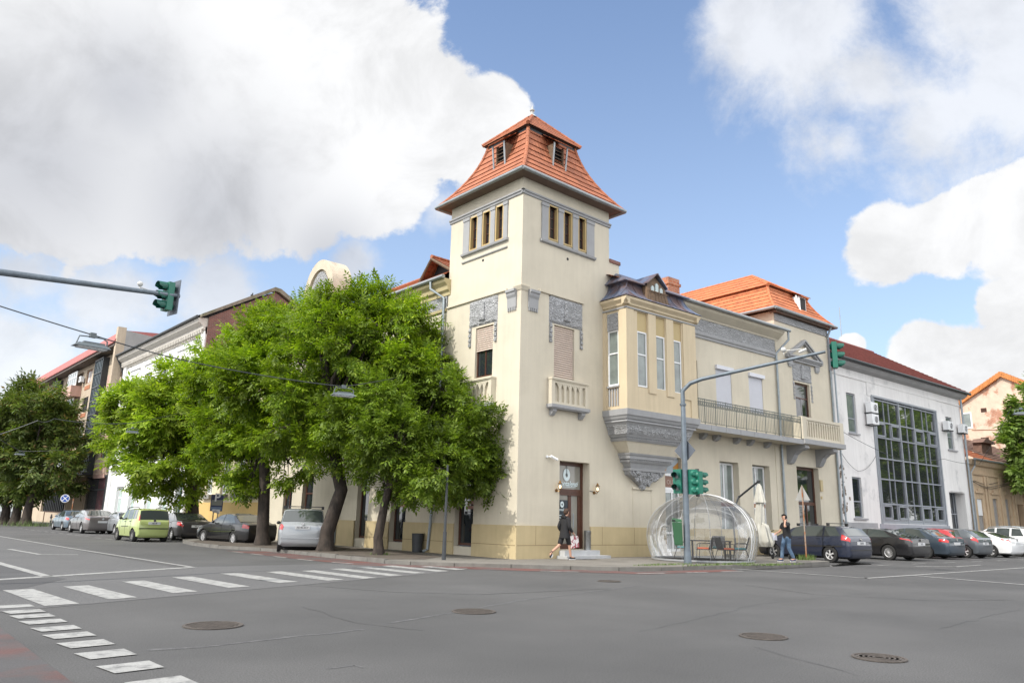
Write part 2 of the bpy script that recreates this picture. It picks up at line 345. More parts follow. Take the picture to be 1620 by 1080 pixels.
# tar seams, cracks and tyre arcs in the crossing
SEAM = mat('tar_seam', (.055,.055,.056), .7, .2, 6, fine=.2); WEARM = mat('pale_scuff', (.105,.105,.105), .9, .2, 6, col2=(.072,.072,.075), c2lo=.4, c2hi=.55, c2scale=9, fine=.3)
def strip(b, pts, w, z, seed=0, jit=.03):
    rnd = random.Random(seed); P = []
    for i in range(len(pts)-1):
        a, c = Vector((*pts[i],0)), Vector((*pts[i+1],0)); n = max(2, int((c-a).length/.25))
        for k in range(n): P.append(a.lerp(c, k/n)+Vector((rnd.gauss(0,jit), rnd.gauss(0,jit), 0)))
    for i in range(len(P)-1):
        t = (P[i+1]-P[i]).normalized(); nn = Vector((-t.y, t.x, 0))*w*rnd.uniform(.5,1.2)/2
        b.add([(q.x, q.y, z) for q in (P[i]+nn, P[i+1]+nn, P[i+1]-nn, P[i]-nn)], [(0,1,2,3)])
b = MB(); G2 = lambda *a: [xy(px, py) for px, py in a]
strip(b, G2((1195,1024),(1300,1052),(1390,1078)), .010, .0032, 1); strip(b, G2((1480,995),(1560,975),(1620,962)), .010, .0032, 2); strip(b, G2((1010,1000),(1200,955),(1400,935)), .009, .0032, 3)
strip(b, G2((480,960),(560,985),(700,1000)), .012, .0032, 4); strip(b, G2((1180,925),(1290,940),(1480,950),(1620,948)), .03, .0032, 5, .01); strip(b, G2((480,925),(620,936),(760,940),(980,930)), .03, .0032, 6, .012)
tag(fixn(b.build('road_cracks', SEAM, merge=False, recalc=False)), kind='structure')
b = MB(); strip(b, G2((235,1028),(330,1022),(400,1014),(600,992)), .10, .0028, 7, .03); strip(b, G2((520,1058),(560,1052),(590,1060)), .05, .0028, 8, .01); strip(b, G2((620,985),(820,950),(1020,925)), .09, .0028, 9, .02); tag(fixn(b.build('road_scuffs', WEARM, merge=False, recalc=False)), kind='structure')
# pavements with kerbs
kl = [(-5.5,95),(-5.4,64),(-3.0,62),(-2.6,46.5),(-1.9,46),(-1.9,21.5),(-4.2,20.8),(-5.0,18.5),(-5.55,15.5),(-5.6,12.5),(-4.75,10.2),(-4.62,7.5),(-4.62,1.2),(-4.3,.2),(-3.5,-1.0),(-2.2,-2.2),(-.9,-3.5),(.2,-4.5),(1.6,-5.05),(3.6,-5.3),(6.5,-5.5),(10.6,-5.45),(12.3,-5.35),(12.75,-5.0),(12.95,-1.9),(45,-3.6),(60,-4.4),(95,-6.3)]
inner = [(96,-1),(50,5),(3,5),(3,95)]
def offs(pl, d):
    out = []
    for i, p in enumerate(pl):
        a = Vector(pl[max(i-1,0)]); c = Vector(pl[min(i+1,len(pl)-1)]); t = (c-a).normalized(); out.append((p[0]-t.y*d, p[1]+t.x*d))
    return out
ki = offs(kl, .14)
b = MB(); b.flat(ki+inner, -.3, .115); tag(b.build('pavement', PAVE), kind='structure')
b = MB()
for i in range(len(kl)-1):
    p, q, r, s_ = kl[i], kl[i+1], ki[i+1], ki[i]; L_ = (Vector(q)-Vector(p)).length; n = max(1, int(L_/1.0))
    for k in range(n):
        t0, t1 = k/n+.012/L_, (k+1)/n-.012/L_; h = .125+.012*((k*7+i*3) % 3-1)
        lp = lambda a_, c_, t: (a_[0]+(c_[0]-a_[0])*t, a_[1]+(c_[1]-a_[1])*t)
        b.flat([lp(p,q,t0), lp(p,q,t1), lp(s_,r,t1), lp(s_,r,t0)], -.1, h)
tag(b.build('kerb', KERB, merge=False), kind='structure')
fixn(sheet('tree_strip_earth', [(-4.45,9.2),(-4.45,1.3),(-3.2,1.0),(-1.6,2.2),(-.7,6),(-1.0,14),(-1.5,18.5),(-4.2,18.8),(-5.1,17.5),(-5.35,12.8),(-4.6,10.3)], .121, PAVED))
WATER = mat('puddle_water', (.02,.02,.02), .02, 0, 1, spec=.8)
def blob(name, cx, cy, rx, ry, z, m, n=40, seed=1, rot=0):
    rnd = random.Random(seed); ph = [rnd.uniform(0, 6.3) for _ in range(4)]; pts = []
    for i in range(n):
        a = 2*pi*i/n; k = 1+.18*sin(2*a+ph[0])+.12*sin(3*a+ph[1])+.08*sin(5*a+ph[2])+.05*sin(9*a+ph[3])
        x, y = rx*k*cos(a), ry*k*sin(a); pts.append((cx+x*cos(rot)-y*sin(rot), cy+x*sin(rot)+y*cos(rot)))
    return fixn(sheet(name, pts, z, m))
blob('puddle', 9.3, -5.95, 3.6, .33, .009, WATER, seed=3, rot=.0)
blob('puddle', 13.6, -5.7, 1.1, .4, .009, WATER, seed=5)
# manhole covers
IRON = mat('rusty_iron', (.078,.066,.058), .75, .25, 12, .5, 60, fine=.2)
def manhole(p, r, label, pat):
    r *= .88
    t = thing('manhole_cover', label, 'manhole cover', (p[0], p[1], .012), 'round manhole covers in the road')
    b = MB(); b.lathe((p[0],p[1],0), [(r*1.12,.004),(r*1.12,.017),(r*1.0,.017),(r*1.0,.006)], 40); b.build('rim', IRON, t)
    b = MB(); b.lathe((p[0],p[1],0), [(0,.009),(r*.985,.009),(r*.985,.004)], 40)
    if pat:
        k = int(r/.055)
        for i in range(-k, k+1):
            for j in range(-k, k+1):
                x, y = i*.055, j*.055
                if x*x+y*y < (r*.93)**2: b.box(ID, p[0]+x-.016, p[0]+x+.016, p[1]+y-.016, p[1]+y+.016, .009, .018)
    else:
        for q in (.2,.4,.6,.8): b.lathe((p[0],p[1],0), [(r*q,.009),(r*q,.017),(r*(q+.07),.017),(r*(q+.07),.009)], 36)
    b.build('cover', IRON, t)
for px, py, rr, lb, pt in ((337,989.5,.385,'rusty grid manhole cover nearest the zebra crossing',1),(749.5,967.3,.36,'rusty grid manhole cover in the road below the tower corner',1),
        (1207.5,1007,.32,'rusty studded manhole cover in the right foreground road',1),(1391,1041,.30,'ring patterned manhole cover in the bottom right of the road',0),(964,919.3,.30,'small distant manhole cover in front of the cafe door',1)):
    p = gp(px, py); manhole((p.x, p.y), rr, lb, pt)
# ================================================================ building helpers
def wall(b, fr, s0, s1, z0, z1, holes=(), d=0.0, rv=.3, m=0, mrev=None):
    ss = sorted({s0, s1, *[h[0] for h in holes], *[h[1] for h in holes]}); zs = sorted({z0, z1, *[h[2] for h in holes], *[h[3] for h in holes]})
    ss = [s for s in ss if s0 <= s <= s1]; zs = [z for z in zs if z0 <= z <= z1]
    for i in range(len(ss)-1):
        for j in range(len(zs)-1):
            cs, cz = (ss[i]+ss[i+1])/2, (zs[j]+zs[j+1])/2
            if any(h[0] < cs < h[1] and h[2] < cz < h[3] for h in holes): continue
            b.quad(fr(ss[i], d, zs[j]), fr(ss[i+1], d, zs[j]), fr(ss[i+1], d, zs[j+1]), fr(ss[i], d, zs[j+1]), m)
    for h in holes:
        a0, a1, c0, c1 = h[:4]; r = h[4] if len(h) > 4 else rv; mm = m if mrev is None else mrev
        b.quad(fr(a0,d,c0), fr(a0,d-r,c0), fr(a0,d-r,c1), fr(a0,d,c1), mm); b.quad(fr(a1,d,c0), fr(a1,d-r,c0), fr(a1,d-r,c1), fr(a1,d,c1), mm)
        b.quad(fr(a0,d,c1), fr(a1,d,c1), fr(a1,d-r,c1), fr(a0,d-r,c1), mm); b.quad(fr(a0,d,c0), fr(a1,d,c0), fr(a1,d-r,c0), fr(a0,d-r,c0), mm)
def win(parent, fr, a0, a1, z0, z1, d, mf, mg, w=.06, th=.07, vert=(), hor=(), name='window', pane='pane', shut=None, shutm=None, nm='shutter', slat=.085):
    b = MB(); b.box(fr, a0, a0+w, d-th, d, z0, z1); b.box(fr, a1-w, a1, d-th, d, z0, z1); b.box(fr, a0+w, a1-w, d-th, d, z0, z0+w); b.box(fr, a0+w, a1-w, d-th, d, z1-w, z1)
    for v in vert: x = a0+(a1-a0)*v; b.box(fr, x-w*.45, x+w*.45, d-th+.004, d-.006, z0+w, z1-w)
    for v in hor: z = z0+(z1-z0)*v; b.box(fr, a0+w, a1-w, d-th+.008, d-.003, z-w*.45, z+w*.45)
    o = b.build(name, mf, parent)
    g = MB(); g.box(fr, a0+w*.5, a1-w*.5, d-th*.7, d-th*.5, z0+w*.5, z1-w*.5); g.build(pane, mg, o)
    if shut:
        zt, zb_ = shut; g = MB(); n = int((zt-zb_)/slat); h = (zt-zb_)/n
        for i in range(n):
            z = zb_+i*h; g.prismd(fr, [(d+.002, z+.012), (d+.058, z+.0), (d+.05, z+h*.45), (d+.012, z+h-.004), (d+.002, z+h-.004)], a0+.01, a1-.01)
        g.build(nm, shutm, o)
    return o
def courses(b, ringfn, ts, lip=.05, m=0):
    """tiled slope laid course by course: ringfn(t, out) gives the ring of points at t (0 eave .. 1 top)"""
    for i in range(len(ts)-1):
        lo = ringfn(ts[i], lip); hi = ringfn(ts[i+1], .006); bt = ringfn(ts[i], 0.0); n = len(lo)
        base = len(b.v); b.v += [tuple(p) for p in lo+hi+bt]; 
        for j in range(n-1):
            b.f.append((base+j, base+j+1, base+n+j+1, base+n+j)); b.f.append((base+2*n+j, base+2*n+j+1, base+j+1, base+j)); b.m += [m, m]
def slope(b, p00, p10, p01, p11, n, lip=.045, m=0, th=.0):
    """flat tiled slope: p00-p10 eave, p01-p11 ridge"""
    p00, p10, p01, p11 = map(Vector, (p00, p10, p01, p11)); nrm = (p10-p00).cross(p01-p00)
    nrm.normalize(); 
    if nrm.z < 0: nrm = -nrm
    def ring(t, o): return [p00.lerp(p01, t)+nrm*o, p10.lerp(p11, t)+nrm*o]
    courses(b, ring, [i/n for i in range(n+1)], lip, m)
def ridge(b, p, q, r=.09, m=0):
    p, q = Vector(p), Vector(q); n = max(1, int((q-p).length/.38))
    for i in range(n): 
        a, c = p.lerp(q, i/n), p.lerp(q, (i+1)/n+.02/(q-p).length); b.tube([a, c], [r*1.12, r], 8, m)
def text(name, s, size, fr, a, d, z, m, parent, ext=.006, align='CENTER', shear=0, sx=1.0, bold=0.0):
    cu = bpy.data.curves.new(name, 'FONT'); cu.body = s; cu.size = size; cu.extrude = ext; cu.align_x = align; cu.align_y = 'CENTER'; cu.shear = shear; cu.offset = bold
    o = bpy.data.objects.new(name, cu); COL.objects.link(o); dg = C.evaluated_depsgraph_get(); me = bpy.data.meshes.new_from_object(o.evaluated_get(dg)); bpy.data.objects.remove(o)
    O = fr(a, d, z); X = fr(a+1, d, z)-O; Y = Vector((0,0,1)); Zn = fr(a, d+1, z)-O
    off = root_of(parent).location if parent else Vector((0,0,0))
    # keep the writing readable when the frame is mirrored
    if X.cross(Y).dot(Zn) < 0: X = -X
    for v in me.vertices: v.co = O + X*(v.co.x*sx) + Y*v.co.y + Zn*v.co.z - off
    me.materials.clear(); me.materials.append(m); q = bpy.data.objects.new(name, me); COL.objects.link(q); q.parent = parent; return q
def moulding(b, fr, s0, s1, prof, m=0, ret0=True, ret1=True): b.prismd(fr, prof, s0, s1, m)
def taper(b, fr, levels, m=0):           # levels of (z, s0, s1, d): stacked rectangles against the wall
    for i in range(len(levels)-1):
        z0, a0, a1, d0 = levels[i]; z1, c0, c1, d1 = levels[i+1]
        P = [fr(a0,-.02,z0), fr(a1,-.02,z0), fr(a1,d0,z0), fr(a0,d0,z0), fr(c0,-.02,z1), fr(c1,-.02,z1), fr(c1,d1,z1), fr(c0,d1,z1)]
        b.add(P, [(0,1,2,3),(4,5,6,7),(0,1,5,4),(1,2,6,5),(2,3,7,6),(3,0,4,7)], m)
# ================================================================ the corner house
FRT = FR((0,0), 0); FLT = FR((0,0), 90, True); A_ = -3.05; FMR = FR((5.1,0), A_)
H = thing('corner_house', 'cream two storey corner house with a square tower under an orange tiled roof', 'building', (0,0,.12))
ZT = 14.75
rh = [(1.41,1.89,12.42,13.82,.22),(2.27,2.73,12.42,13.82,.22),(3.15,3.58,12.42,13.82,.22),(1.79,2.93,6.80,8.93,.14),(2.15,3.83,.42,3.69,.40)]
lh = [(2.78,3.22,12.34,13.76,.22),(1.96,2.40,12.34,13.76,.22),(1.15,1.58,12.34,13.76,.22),(1.58,2.65,6.86,8.9,.16),(2.44,3.57,.43,3.5,.3)]
b = MB(); wall(b, FRT, 0, 5.1, .1, ZT, rh); wall(b, FLT, 0, 4.6, .1, ZT, lh)
bk = [(5.1,4.6),(0,4.6)]; b.quad((5.1,0,9), (5.1,4.6,9), (5.1,4.6,ZT), (5.1,0,ZT)); b.quad((0,4.6,9), (5.1,4.6,9), (5.1,4.6,ZT), (0,4.6,ZT))
# step above the ornament panels, corner capital
b.box(FRT, .92, 3.45, 0, .07, 10.1, 10.17); b.box(FLT, .78, 4.6, 0, .07, 10.1, 10.17)
tw = b.build('tower_wall', CREAM, H)
b = MB(); b.add([(-.09,-.09,10.14),(.40,-.09,10.14),(.40,.0,10.14),(.0,.0,10.14),(.0,.40,10.14),(-.09,.40,10.14),(-.02,-.02,9.98),(.30,-.02,9.98),(.30,0,9.98),(0,0,9.98),(0,.30,9.98),(-.02,.30,9.98)],
    [(0,1,2,3),(0,3,4,5),(6,7,8,9),(6,9,10,11),(0,1,7,6),(0,5,11,6),(1,2,8,7),(4,5,11,10)]); b.build('corner_capital', CREAM, H)
# plinths
b = MB()
for s0, s1 in ((-.05,2.15),(3.83,5.14)): b.box(FRT, s0, s1, 0, .05, .1, 1.27)
for s0, s1 in ((0,3.3),(4.5,13.75),(16.08,17.95)): b.box(FMR, s0-.0, s1, 0, .05, .1, 1.27 if s0 < 13 else 1.0)
for s0, s1 in ((0,2.44),(3.57,7.0),(8.15,10.0),(11.0,13.6)): b.box(FLT, s0, s1, 0, .05, .1, 1.27)
b.build('plinth', OCHRE, H)
b = MB()
for s0, s1 in ((0,2.15),(3.83,5.14)): b.box(FRT, s0, s1, .05, .053, .575, .59, 0)
for s in (.9,4.5): b.box(FRT, s, s+.012, .05, .053, .6, 1.26)
for s0, s1 in ((0,2.44),(3.57,7.0),(8.15,10.0)): b.box(FLT, s0, s1, .05, .053, .575, .59)
for s0, s1 in ((.06,3.3),(4.5,13.7)): b.box(FMR, s0, s1, .05, .053, .575, .59)
for s in (1.3,2.5,5.9): b.box(FMR, s, s+.012, .05, .053, .6, 1.26)
b.build('plinth_joint', mat('joint_brown', (.16,.11,.05), .9), H)  # thin dark brown lines along the plinth joints
# small steps in front of the cafe door
MARB = mat('grey_marble', (.45,.46,.47), .4, .12, 3)
b = MB(); b.box(FRT, 1.98, 4.35, 0.05, .62, .1, .22); b.box(FRT, 2.1, 4.02, 0.0, .36, .22, .40); b.box(FRT, 2.15, 3.83, -.4, 0, .30, .405); b.build('door_step', MARB, H)
# trim bands
b = MB()
for fr, L_ in ((FRT, 5.16), (FLT, 4.66)):
    b.prismd(fr, [(0,13.90),(.05,13.92),(.06,14.0),(.10,14.02),(.10,14.08),(0,14.10)], -.1, L_)
    g0, g1 = (1.0,4.1) if fr is FRT else (.86,3.68)
    b.prismd(fr, [(0,12.16),(.10,12.19),(.12,12.27),(0,12.30)], g0-.06, g1+.06)
    hs = rh[:3] if fr is FRT else lh[:3][::-1]
    ed = [g0]+[v for h in hs for v in (h[0]-.05, h[1]+.05)]+[g1]
    for i in range(0, len(ed), 2): b.box(fr, ed[i], ed[i+1], 0, .05, 12.30, 13.72); b.box(fr, ed[i]-.02, ed[i+1]+.02, 0, .075, 13.72, 13.86)
b.prismd(FLT, [(0,11.88),(.05,11.89),(.06,11.93),(0,11.95)], .85, 3.72)
b.build('window_pilasters', GREYT, H)
b = MB()
for fr, hs in ((FRT, rh[:3]), (FLT, lh[:3])):
    for h in hs:
        a0, a1, z0, z1 = h[:4]; b.box(fr, a0-.04, a0+.03, -.2, .03, z0, z1); b.box(fr, a1-.03, a1+.04, -.2, .03, z0, z1); b.box(fr, a0-.04, a1+.04, -.2, .035, z1-.0, z1+.05); b.box(fr, a0-.04, a1+.04, -.2, .032, z0-.03, z0+.03)
b.build('window_surround', mat('ochre_frame', (.45,.33,.15), .7, .06), H)
for fr, hs in ((FRT, rh[:3]), (FLT, lh[:3])):
    for h in hs: win(H, fr, h[0]+.032, h[1]-.032, h[2]+.032, h[3], -.12, WOOD, GLASS, w=.035, hor=(.36,.68), vert=(.5,))
def vents(fr, s, z, nm='vent_hole'):
    b = MB(); O = fr(s, .004, z); n = fr(s, 1, z)-fr(s, 0, z); b.tube([O-n*.02, O+n*.004], .06, 12); b.build(nm, DARK, H)
vents(FRT, 2.52, 11.83); vents(FLT, 2.35, 11.72)
# ornament panels with hanging tails, corner brackets
def ornament(fr, a0, a1, z0, z1, tl=.85, w=.13):
    b = MB(); n = 26; k = 14; g = []
    for j in range(k+1):
        for i in range(n+1):
            x, z = i/n, j/k; h = .05+.03*abs(sin(x*pi*4.5)*cos(z*pi*2.5))+.03*(abs(x-.5) < .13)*(abs(z-.5) < .35); h = .0 if i in (0, n) or j in (0, k) else h
            g.append(fr(a0+(a1-a0)*x, h, z0+(z1-z0)*z))
    b.add(g, [(j*(n+1)+i, j*(n+1)+i+1, (j+1)*(n+1)+i+1, (j+1)*(n+1)+i) for j in range(k) for i in range(n)])
    for x0 in (a0+.02, a1-.02-w):
        q = int(tl/.1)
        for i in range(q): b.box(fr, x0, x0+w, 0, .035+.03*(i % 2), z0-(i+1)*.1+.012, z0-i*.1)
    for xm in (.5,): 
        c = (a0+a1)/2; b.prism(fr, [(c-.18,z0+.2),(c+.18,z0+.2),(c+.16,z1-.2),(c,z1-.1),(c-.16,z1-.2)], .03, .13)
    return b.build('carved_panel', RELIEF, H, smooth=True)
ornament(FRT, 1.49, 3.4, 8.98, 10.08); ornament(FLT, 1.33, 3.08, 8.97, 10.06)
b = MB()
for fr, a0, a1 in ((FRT,.36,.86), (FLT,.24,.74)):
    b.prismd(fr, [(0,10.05),(.17,10.05),(.17,9.95),(.13,9.93),(.11,9.82),(.06,9.72),(.05,9.35),(0,9.32)], a0, a1)
    for i in range(5): b.box(fr, a0+.02+i*.1, a0+.08+i*.1, 0, .055, 9.22, 9.345)
b.build('corner_bracket', GREYT, H)
# shuttered windows and their little balconies
win(H, FRT, 1.80, 2.92, 6.82, 8.92, -.10, WOOD, GLASS, w=.05, shut=(8.92,6.84), shutm=SHUT)
win(H, FLT, 1.59, 2.64, 6.88, 8.9, -.10, WOOD, GLASS, w=.06, vert=(.5,), shut=(8.88,7.93), shutm=SHUT)
def small_balcony(fr, a0, a1, z0, z1, d=.24):
    b = MB(); b.box(fr, a0-.02, a1+.02, 0, d+.05, z1-.07, z1); b.box(fr, a0-.0, a1, 0, d+.02, z1-.11, z1-.07)
    b.box(fr, a0, a0+.17, 0, d, z0+.16, z1-.11); b.box(fr, a1-.17, a1, 0, d, z0+.16, z1-.11); b.box(fr, a0+.17, a1-.17, 0, d-.01, z0+.16, z0+.26); b.box(fr, a0+.17, a1-.17, 0, d-.01, z1-.2, z1-.11)
    b.box(fr, a0+.17, a1-.17, 0, d-.10, z0+.26, z1-.2)
    n = 6; w = (a1-a0-.34)/n
    for i in range(1, n):
        x = a0+.17+i*w; b.box(fr, x-.045, x+.045, 0, d-.01, z0+.26, z1-.2); b.prism(fr, [(x-w/2, z1-.2), (x-w*.25, z1-.2), (x-.045, z1-.34), (x-.045, z1-.40)], d-.06, d-.012)
        b.prism(fr, [(x+w/2, z1-.2), (x+w*.25, z1-.2), (x+.045, z1-.34), (x+.045, z1-.40)], d-.06, d-.012)
    o = b.build('small_balcony', CREAM, H)
    g = MB(); g.box(fr, a0-.04, a1+.04, 0, d+.07, z0+.04, z0+.16); g.box(fr, a0, a1, 0, d+.03, z0, z0+.04)
    for x in (a0+.12, a1-.34): g.prismd(fr, [(0,z0),(d-.03,z0),(d-.03,z0-.1),(.06,z0-.26),(0,z0-.26)], x, x+.2)
    g.build('balcony_slab', GREYT, o)
small_balcony(FRT, 1.45, 3.50, 5.6, 6.78); small_balcony(FLT, 1.33, 3.22, 5.6, 6.76)
# cafe door
D = -.36; b = MB()
b.box(FRT, 2.15, 2.27, D-.08, D, .405, 3.69); b.box(FRT, 3.71, 3.83, D-.08, D, .405, 3.69); b.box(FRT, 2.27, 3.71, D-.08, D, 3.55, 3.69); b.box(FRT, 2.27, 3.71, D-.08, D+.02, 2.42, 2.66); b.box(FRT, 2.27, 3.71, D-.08, D+.03, 2.52, 2.56)
b.box(FRT, 3.02, 3.18, D-.07, D-.01, .405, 2.42); b.box(FRT, 2.27, 3.02, D-.07, D-.01, .405, .62); b.box(FRT, 3.18, 3.71, D-.07, D-.01, .405, .55); b.box(FRT, 3.55, 3.71, D-.07, D-.01, .55, 2.42)
b.box(FRT, 2.27, 2.36, D-.07, D-.01, .62, 2.42)
dr = b.build('cafe_door', WOOD, H)
g = MB(); g.box(FRT, 2.27, 3.71, D-.05, D-.04, 2.66, 3.55); g.box(FRT, 2.3, 3.56, D-.05, D-.04, .5, 2.42); g.build('door_glass', mat('grey_door_glass', (.24,.23,.20), .12, .1, 2, spec=.7), dr)
g = MB(); g.box(FRT, 2.37, 3.0, D-.035, D-.025, 1.15, 2.24); g.build('menu_poster', mat('dark_poster', (.02,.03,.04), .3), dr)
LET = mat('pale_blue_lettering', (.62,.72,.74), .5, .02)
def ring(b, fr, a, d, z, rx, rz, rin=.35, off=0, th=.012):
    n = 28; P = []
    for i in range(n):
        t = 2*pi*i/n; P += [fr(a+rx*cos(t), d, z+rz*sin(t)), fr(a+rx*rin*cos(t), d, z+off+rz*rin*sin(t)), fr(a+rx*cos(t), d+th, z+rz*sin(t)), fr(a+rx*rin*cos(t), d+th, z+off+rz*rin*sin(t))]
    f = []
    for i in range(n):
        j = (i+1) % n; f += [(4*i+2, 4*i+3, 4*j+3, 4*j+2), (4*i, 4*i+2, 4*j+2, 4*j)]
    b.add(P, f)
g = MB(); ring(g, FRT, 2.93, D-.03, 3.2, .19, .24, .34, -.01); ring(g, FRT, 2.68, D-.02, 2.07, .1, .12, .36); g.box(FRT, 2.5, 3.45, D-.03, D-.02, 2.735, 2.75); g.build('ring_emblem', LET, dr)
g = MB(); g.box(FRT, 2.915, 2.945, D-.015, D-.008, 3.22, 3.62); g.tube([FRT(2.93, D-.014, 3.2), FRT(2.93, D-.006, 3.2)], .045, 12); g.build('emblem_drop', mat('slate', (.07,.09,.1), .5), dr)
text('door_lettering', 'Contalenti', .27, FRT, 2.97, D-.03, 2.86, LET, dr, shear=.3, bold=.004)
text('poster_lettering', 'Contalenti', .15, FRT, 2.68, D-.018, 1.88, LET, dr, shear=.3)
g = MB()
for i in range(5): g.box(FRT, 2.45, 2.92-.05*(i % 2), D-.024, D-.018, 1.66-i*.09, 1.68-i*.09)
g.build('poster_lines', LET, dr)
g = MB(); g.tube([FRT(3.24, D+.05, 1.2), FRT(3.24, D+.05, 1.75)], .018); g.build('door_handle', STEEL, dr)
# glazed shop openings on the street side
for a0, a1, z0, z1 in ((2.47,3.54,.47,3.46),): win(H, FLT, a0, a1, z0, z1, -.2, WOOD, GLASS, w=.09, hor=(.72,), name='shop_window')
# ---------------------------------------------------------------- tower roof
def sq(x0, x1, y0, y1, z): return [Vector((x0,y0,z)), Vector((x1,y0,z)), Vector((x1,y1,z)), Vector((x0,y1,z)), Vector((x0,y0,z))]
def bell(cx, cy, hx, hy, hx2, hy2, z0, z1, pw=1.9):
    def ringfn(t, out):
        k = (1-t)**pw*.62+(1-t)*.38; hx_ = hx2+(hx-hx2)*k+out; hy_ = hy2+(hy-hy2)*k+out; return sq(cx-hx_, cx+hx_, cy-hy_, cy+hy_, z0+(z1-z0)*t)
    return ringfn
cx, cy = 2.55, 2.3
b = MB(); rf = bell(cx, cy, 3.02, 2.77, 1.38, 1.25, 14.68, 17.72, 2.2); courses(b, rf, [i/9 for i in range(10)], .05)
UE = 17.66; AP = Vector((cx, cy, 19.25)); hx, hy = 1.62, 1.49
def up(t, out): q = sq(cx-hx, cx+hx, cy-hy, cy+hy, UE); return [p.lerp(AP, t)+Vector((0,0,out)) for p in q]
courses(b, up, [i/6 for i in range(7)], .05)
for sx, sy in ((-1,-1),(1,-1),(-1,1),(1,1)):
    pts = [rf(i/9, .02) for i in range(10)]; idx = {(-1,-1):0,(1,-1):1,(1,1):2,(-1,1):3}[(sx,sy)]
    for i in range(9): ridge(b, pts[i][idx], pts[i+1][idx], .075)
    ridge(b, up(0,.04)[idx], AP, .08)
TR_ = b.build('tower_roof', TILE, H)
b = MB(); b.add(sq(cx-hx+.03,cx+hx-.03,cy-hy+.03,cy+hy-.03,UE-.02)[:4]+sq(cx-1.35,cx+1.35,cy-1.22,cy+1.22,UE-.03)[:4], [(0,1,5,4),(1,2,6,5),(2,3,7,6),(3,0,4,7)])
b.box(ID, cx-1.46, cx+1.46, cy-1.33, cy+1.33, UE-.16, UE-.03); b.build('eave_board', DARKMETAL, TR_)
b = MB(); b.add(sq(cx-3.0,cx+3.0,cy-2.75,cy+2.75,14.66)[:4]+sq(cx-2.5,cx+2.5,cy-2.25,cy+2.25,14.60)[:4], [(0,1,5,4),(1,2,6,5),(2,3,7,6),(3,0,4,7)]); b.build('soffit', SOFFIT, H)
def gutter(pts, r=.085, nm='gutter', parent=None, m=None):
    b = MB(); pts = [Vector(p) for p in pts]
    for i in range(len(pts)-1): b.tube([pts[i], pts[i+1]], r, 10)
    return b.build(nm, m or ZINC, parent or H, smooth=True)
gutter(sq(cx-3.06,cx+3.06,cy-2.81,cy+2.81,14.68))
b = MB(); b.lathe((cx,cy,19.15), [(.22,0),(.16,.08),(.07,.16),(.06,.3),(.11,.34),(.11,.38),(.05,.42),(.03,.55),(.0,.62)], 14); b.build('roof_finial', mat('pale_finial', (.45,.45,.43), .6), TR_, smooth=True)
def louvre(fr, s, d0, z0, z1, w):       # roof dormer with slats; d0 is distance of its face behind the wall plane
    b = MB(); t = .05
    b.box(fr, s-w/2, s-w/2+t, d0-.9, d0, z0, z1); b.box(fr, s+w/2-t, s+w/2, d0-.9, d0, z0, z1); b.box(fr, s-w/2, s+w/2, d0-.1, d0, z0-.05, z0)
    n = 6
    for i in range(n): z = z0+.08+(z1-z0-.15)*i/n; b.prismd(fr, [(d0-.10,z+.05),(d0-.02,z),(d0-.02,z+.02),(d0-.10,z+.07)], s-w/2+t, s+w/2-t)
    o = b.build('louvred_dormer', OLDWOOD, H)
    g = MB(); g.box(fr, s-w/2+.02, s+w/2-.02, d0-.5, d0-.13, z0, z1); g.build('dormer_opening', DARK, o)
    g = MB(); P = [fr(s-w/2-.2, d0+.30, z1-.02), fr(s+w/2+.2, d0+.30, z1-.02), fr(s-w/2-.2, d0-.75, z1+.72), fr(s+w/2+.2, d0-.75, z1+.72)]
    slope(g, *P, 3, .04); o2 = g.build('dormer_roof', TILE, o)
    g = MB(); g.tube([fr(s-w/2-.05, d0+.16, z1-.02), fr(s-w/2-.05, d0+.06, z0+.1), fr(s-w/2-.08, d0+.12, z0-.12)], .04, 6); g.tube([fr(s+w/2+.05, d0+.16, z1-.02), fr(s+w/2+.05, d0+.06, z0+.1), fr(s+w/2+.08, d0+.12, z0-.12)], .04, 6); g.build('flashing', ZINC, o)
louvre(FRT, cx-.12, -.50, 15.85, 17.02, .66); louvre(FLT, cy-.25, -.54, 15.8, 16.98, .62)
# ---------------------------------------------------------------- left wing (along the tree lined street)
LW = 20.6
lh2 = [(7.0,8.15,.42,3.5,.3),(10.0,11.0,.48,3.5,.3),(15.35,16.5,.3,3.4,.35),(17.6,18.6,1.4,3.4,.2),(7.1,8.1,6.9,8.9,.16),(10.0,11.0,6.9,8.9,.16),(12.6,13.6,6.9,8.9,.16),(15.4,16.4,6.9,8.9,.16),(18,19,6.9,8.9,.16)]
b = MB(); wall(b, FLT, 4.6, LW, .1, 10.7, lh2, d=-.04); b.quad((0.04,LW,.1), (10,LW,.1), (10,LW,11), (.04,LW,11)); b.build('wall', CREAM, H)
b = MB(); b.box(FLT, 4.66, LW, -.04, .02, 10.15, 10.68); b.build('frieze', RELIEF, H)
b = MB(); b.prismd(FLT, [(-.1,10.68),(.04,10.70),(.06,10.85),(.16,10.92),(.20,11.1),(.34,11.22),(.36,11.38),(-.1,11.38)], 4.45, LW); b.prismd(FLT, [(-.04,10.02),(.03,10.03),(.05,10.14),(-.04,10.15)], 4.7, LW); b.build('cornice', mat('cornice_cream', (.50,.42,.24), .85, .08, 1), H)
gutter([(-.42,4.45,11.44), (-.42,LW,11.44)], .09)
for h in lh2[:3]: win(H, FLT, h[0]+.03, h[1]-.03, h[2]+.03, h[3], -.24, WOOD, GLASS, w=.08, hor=(.72,), name='shop_window')
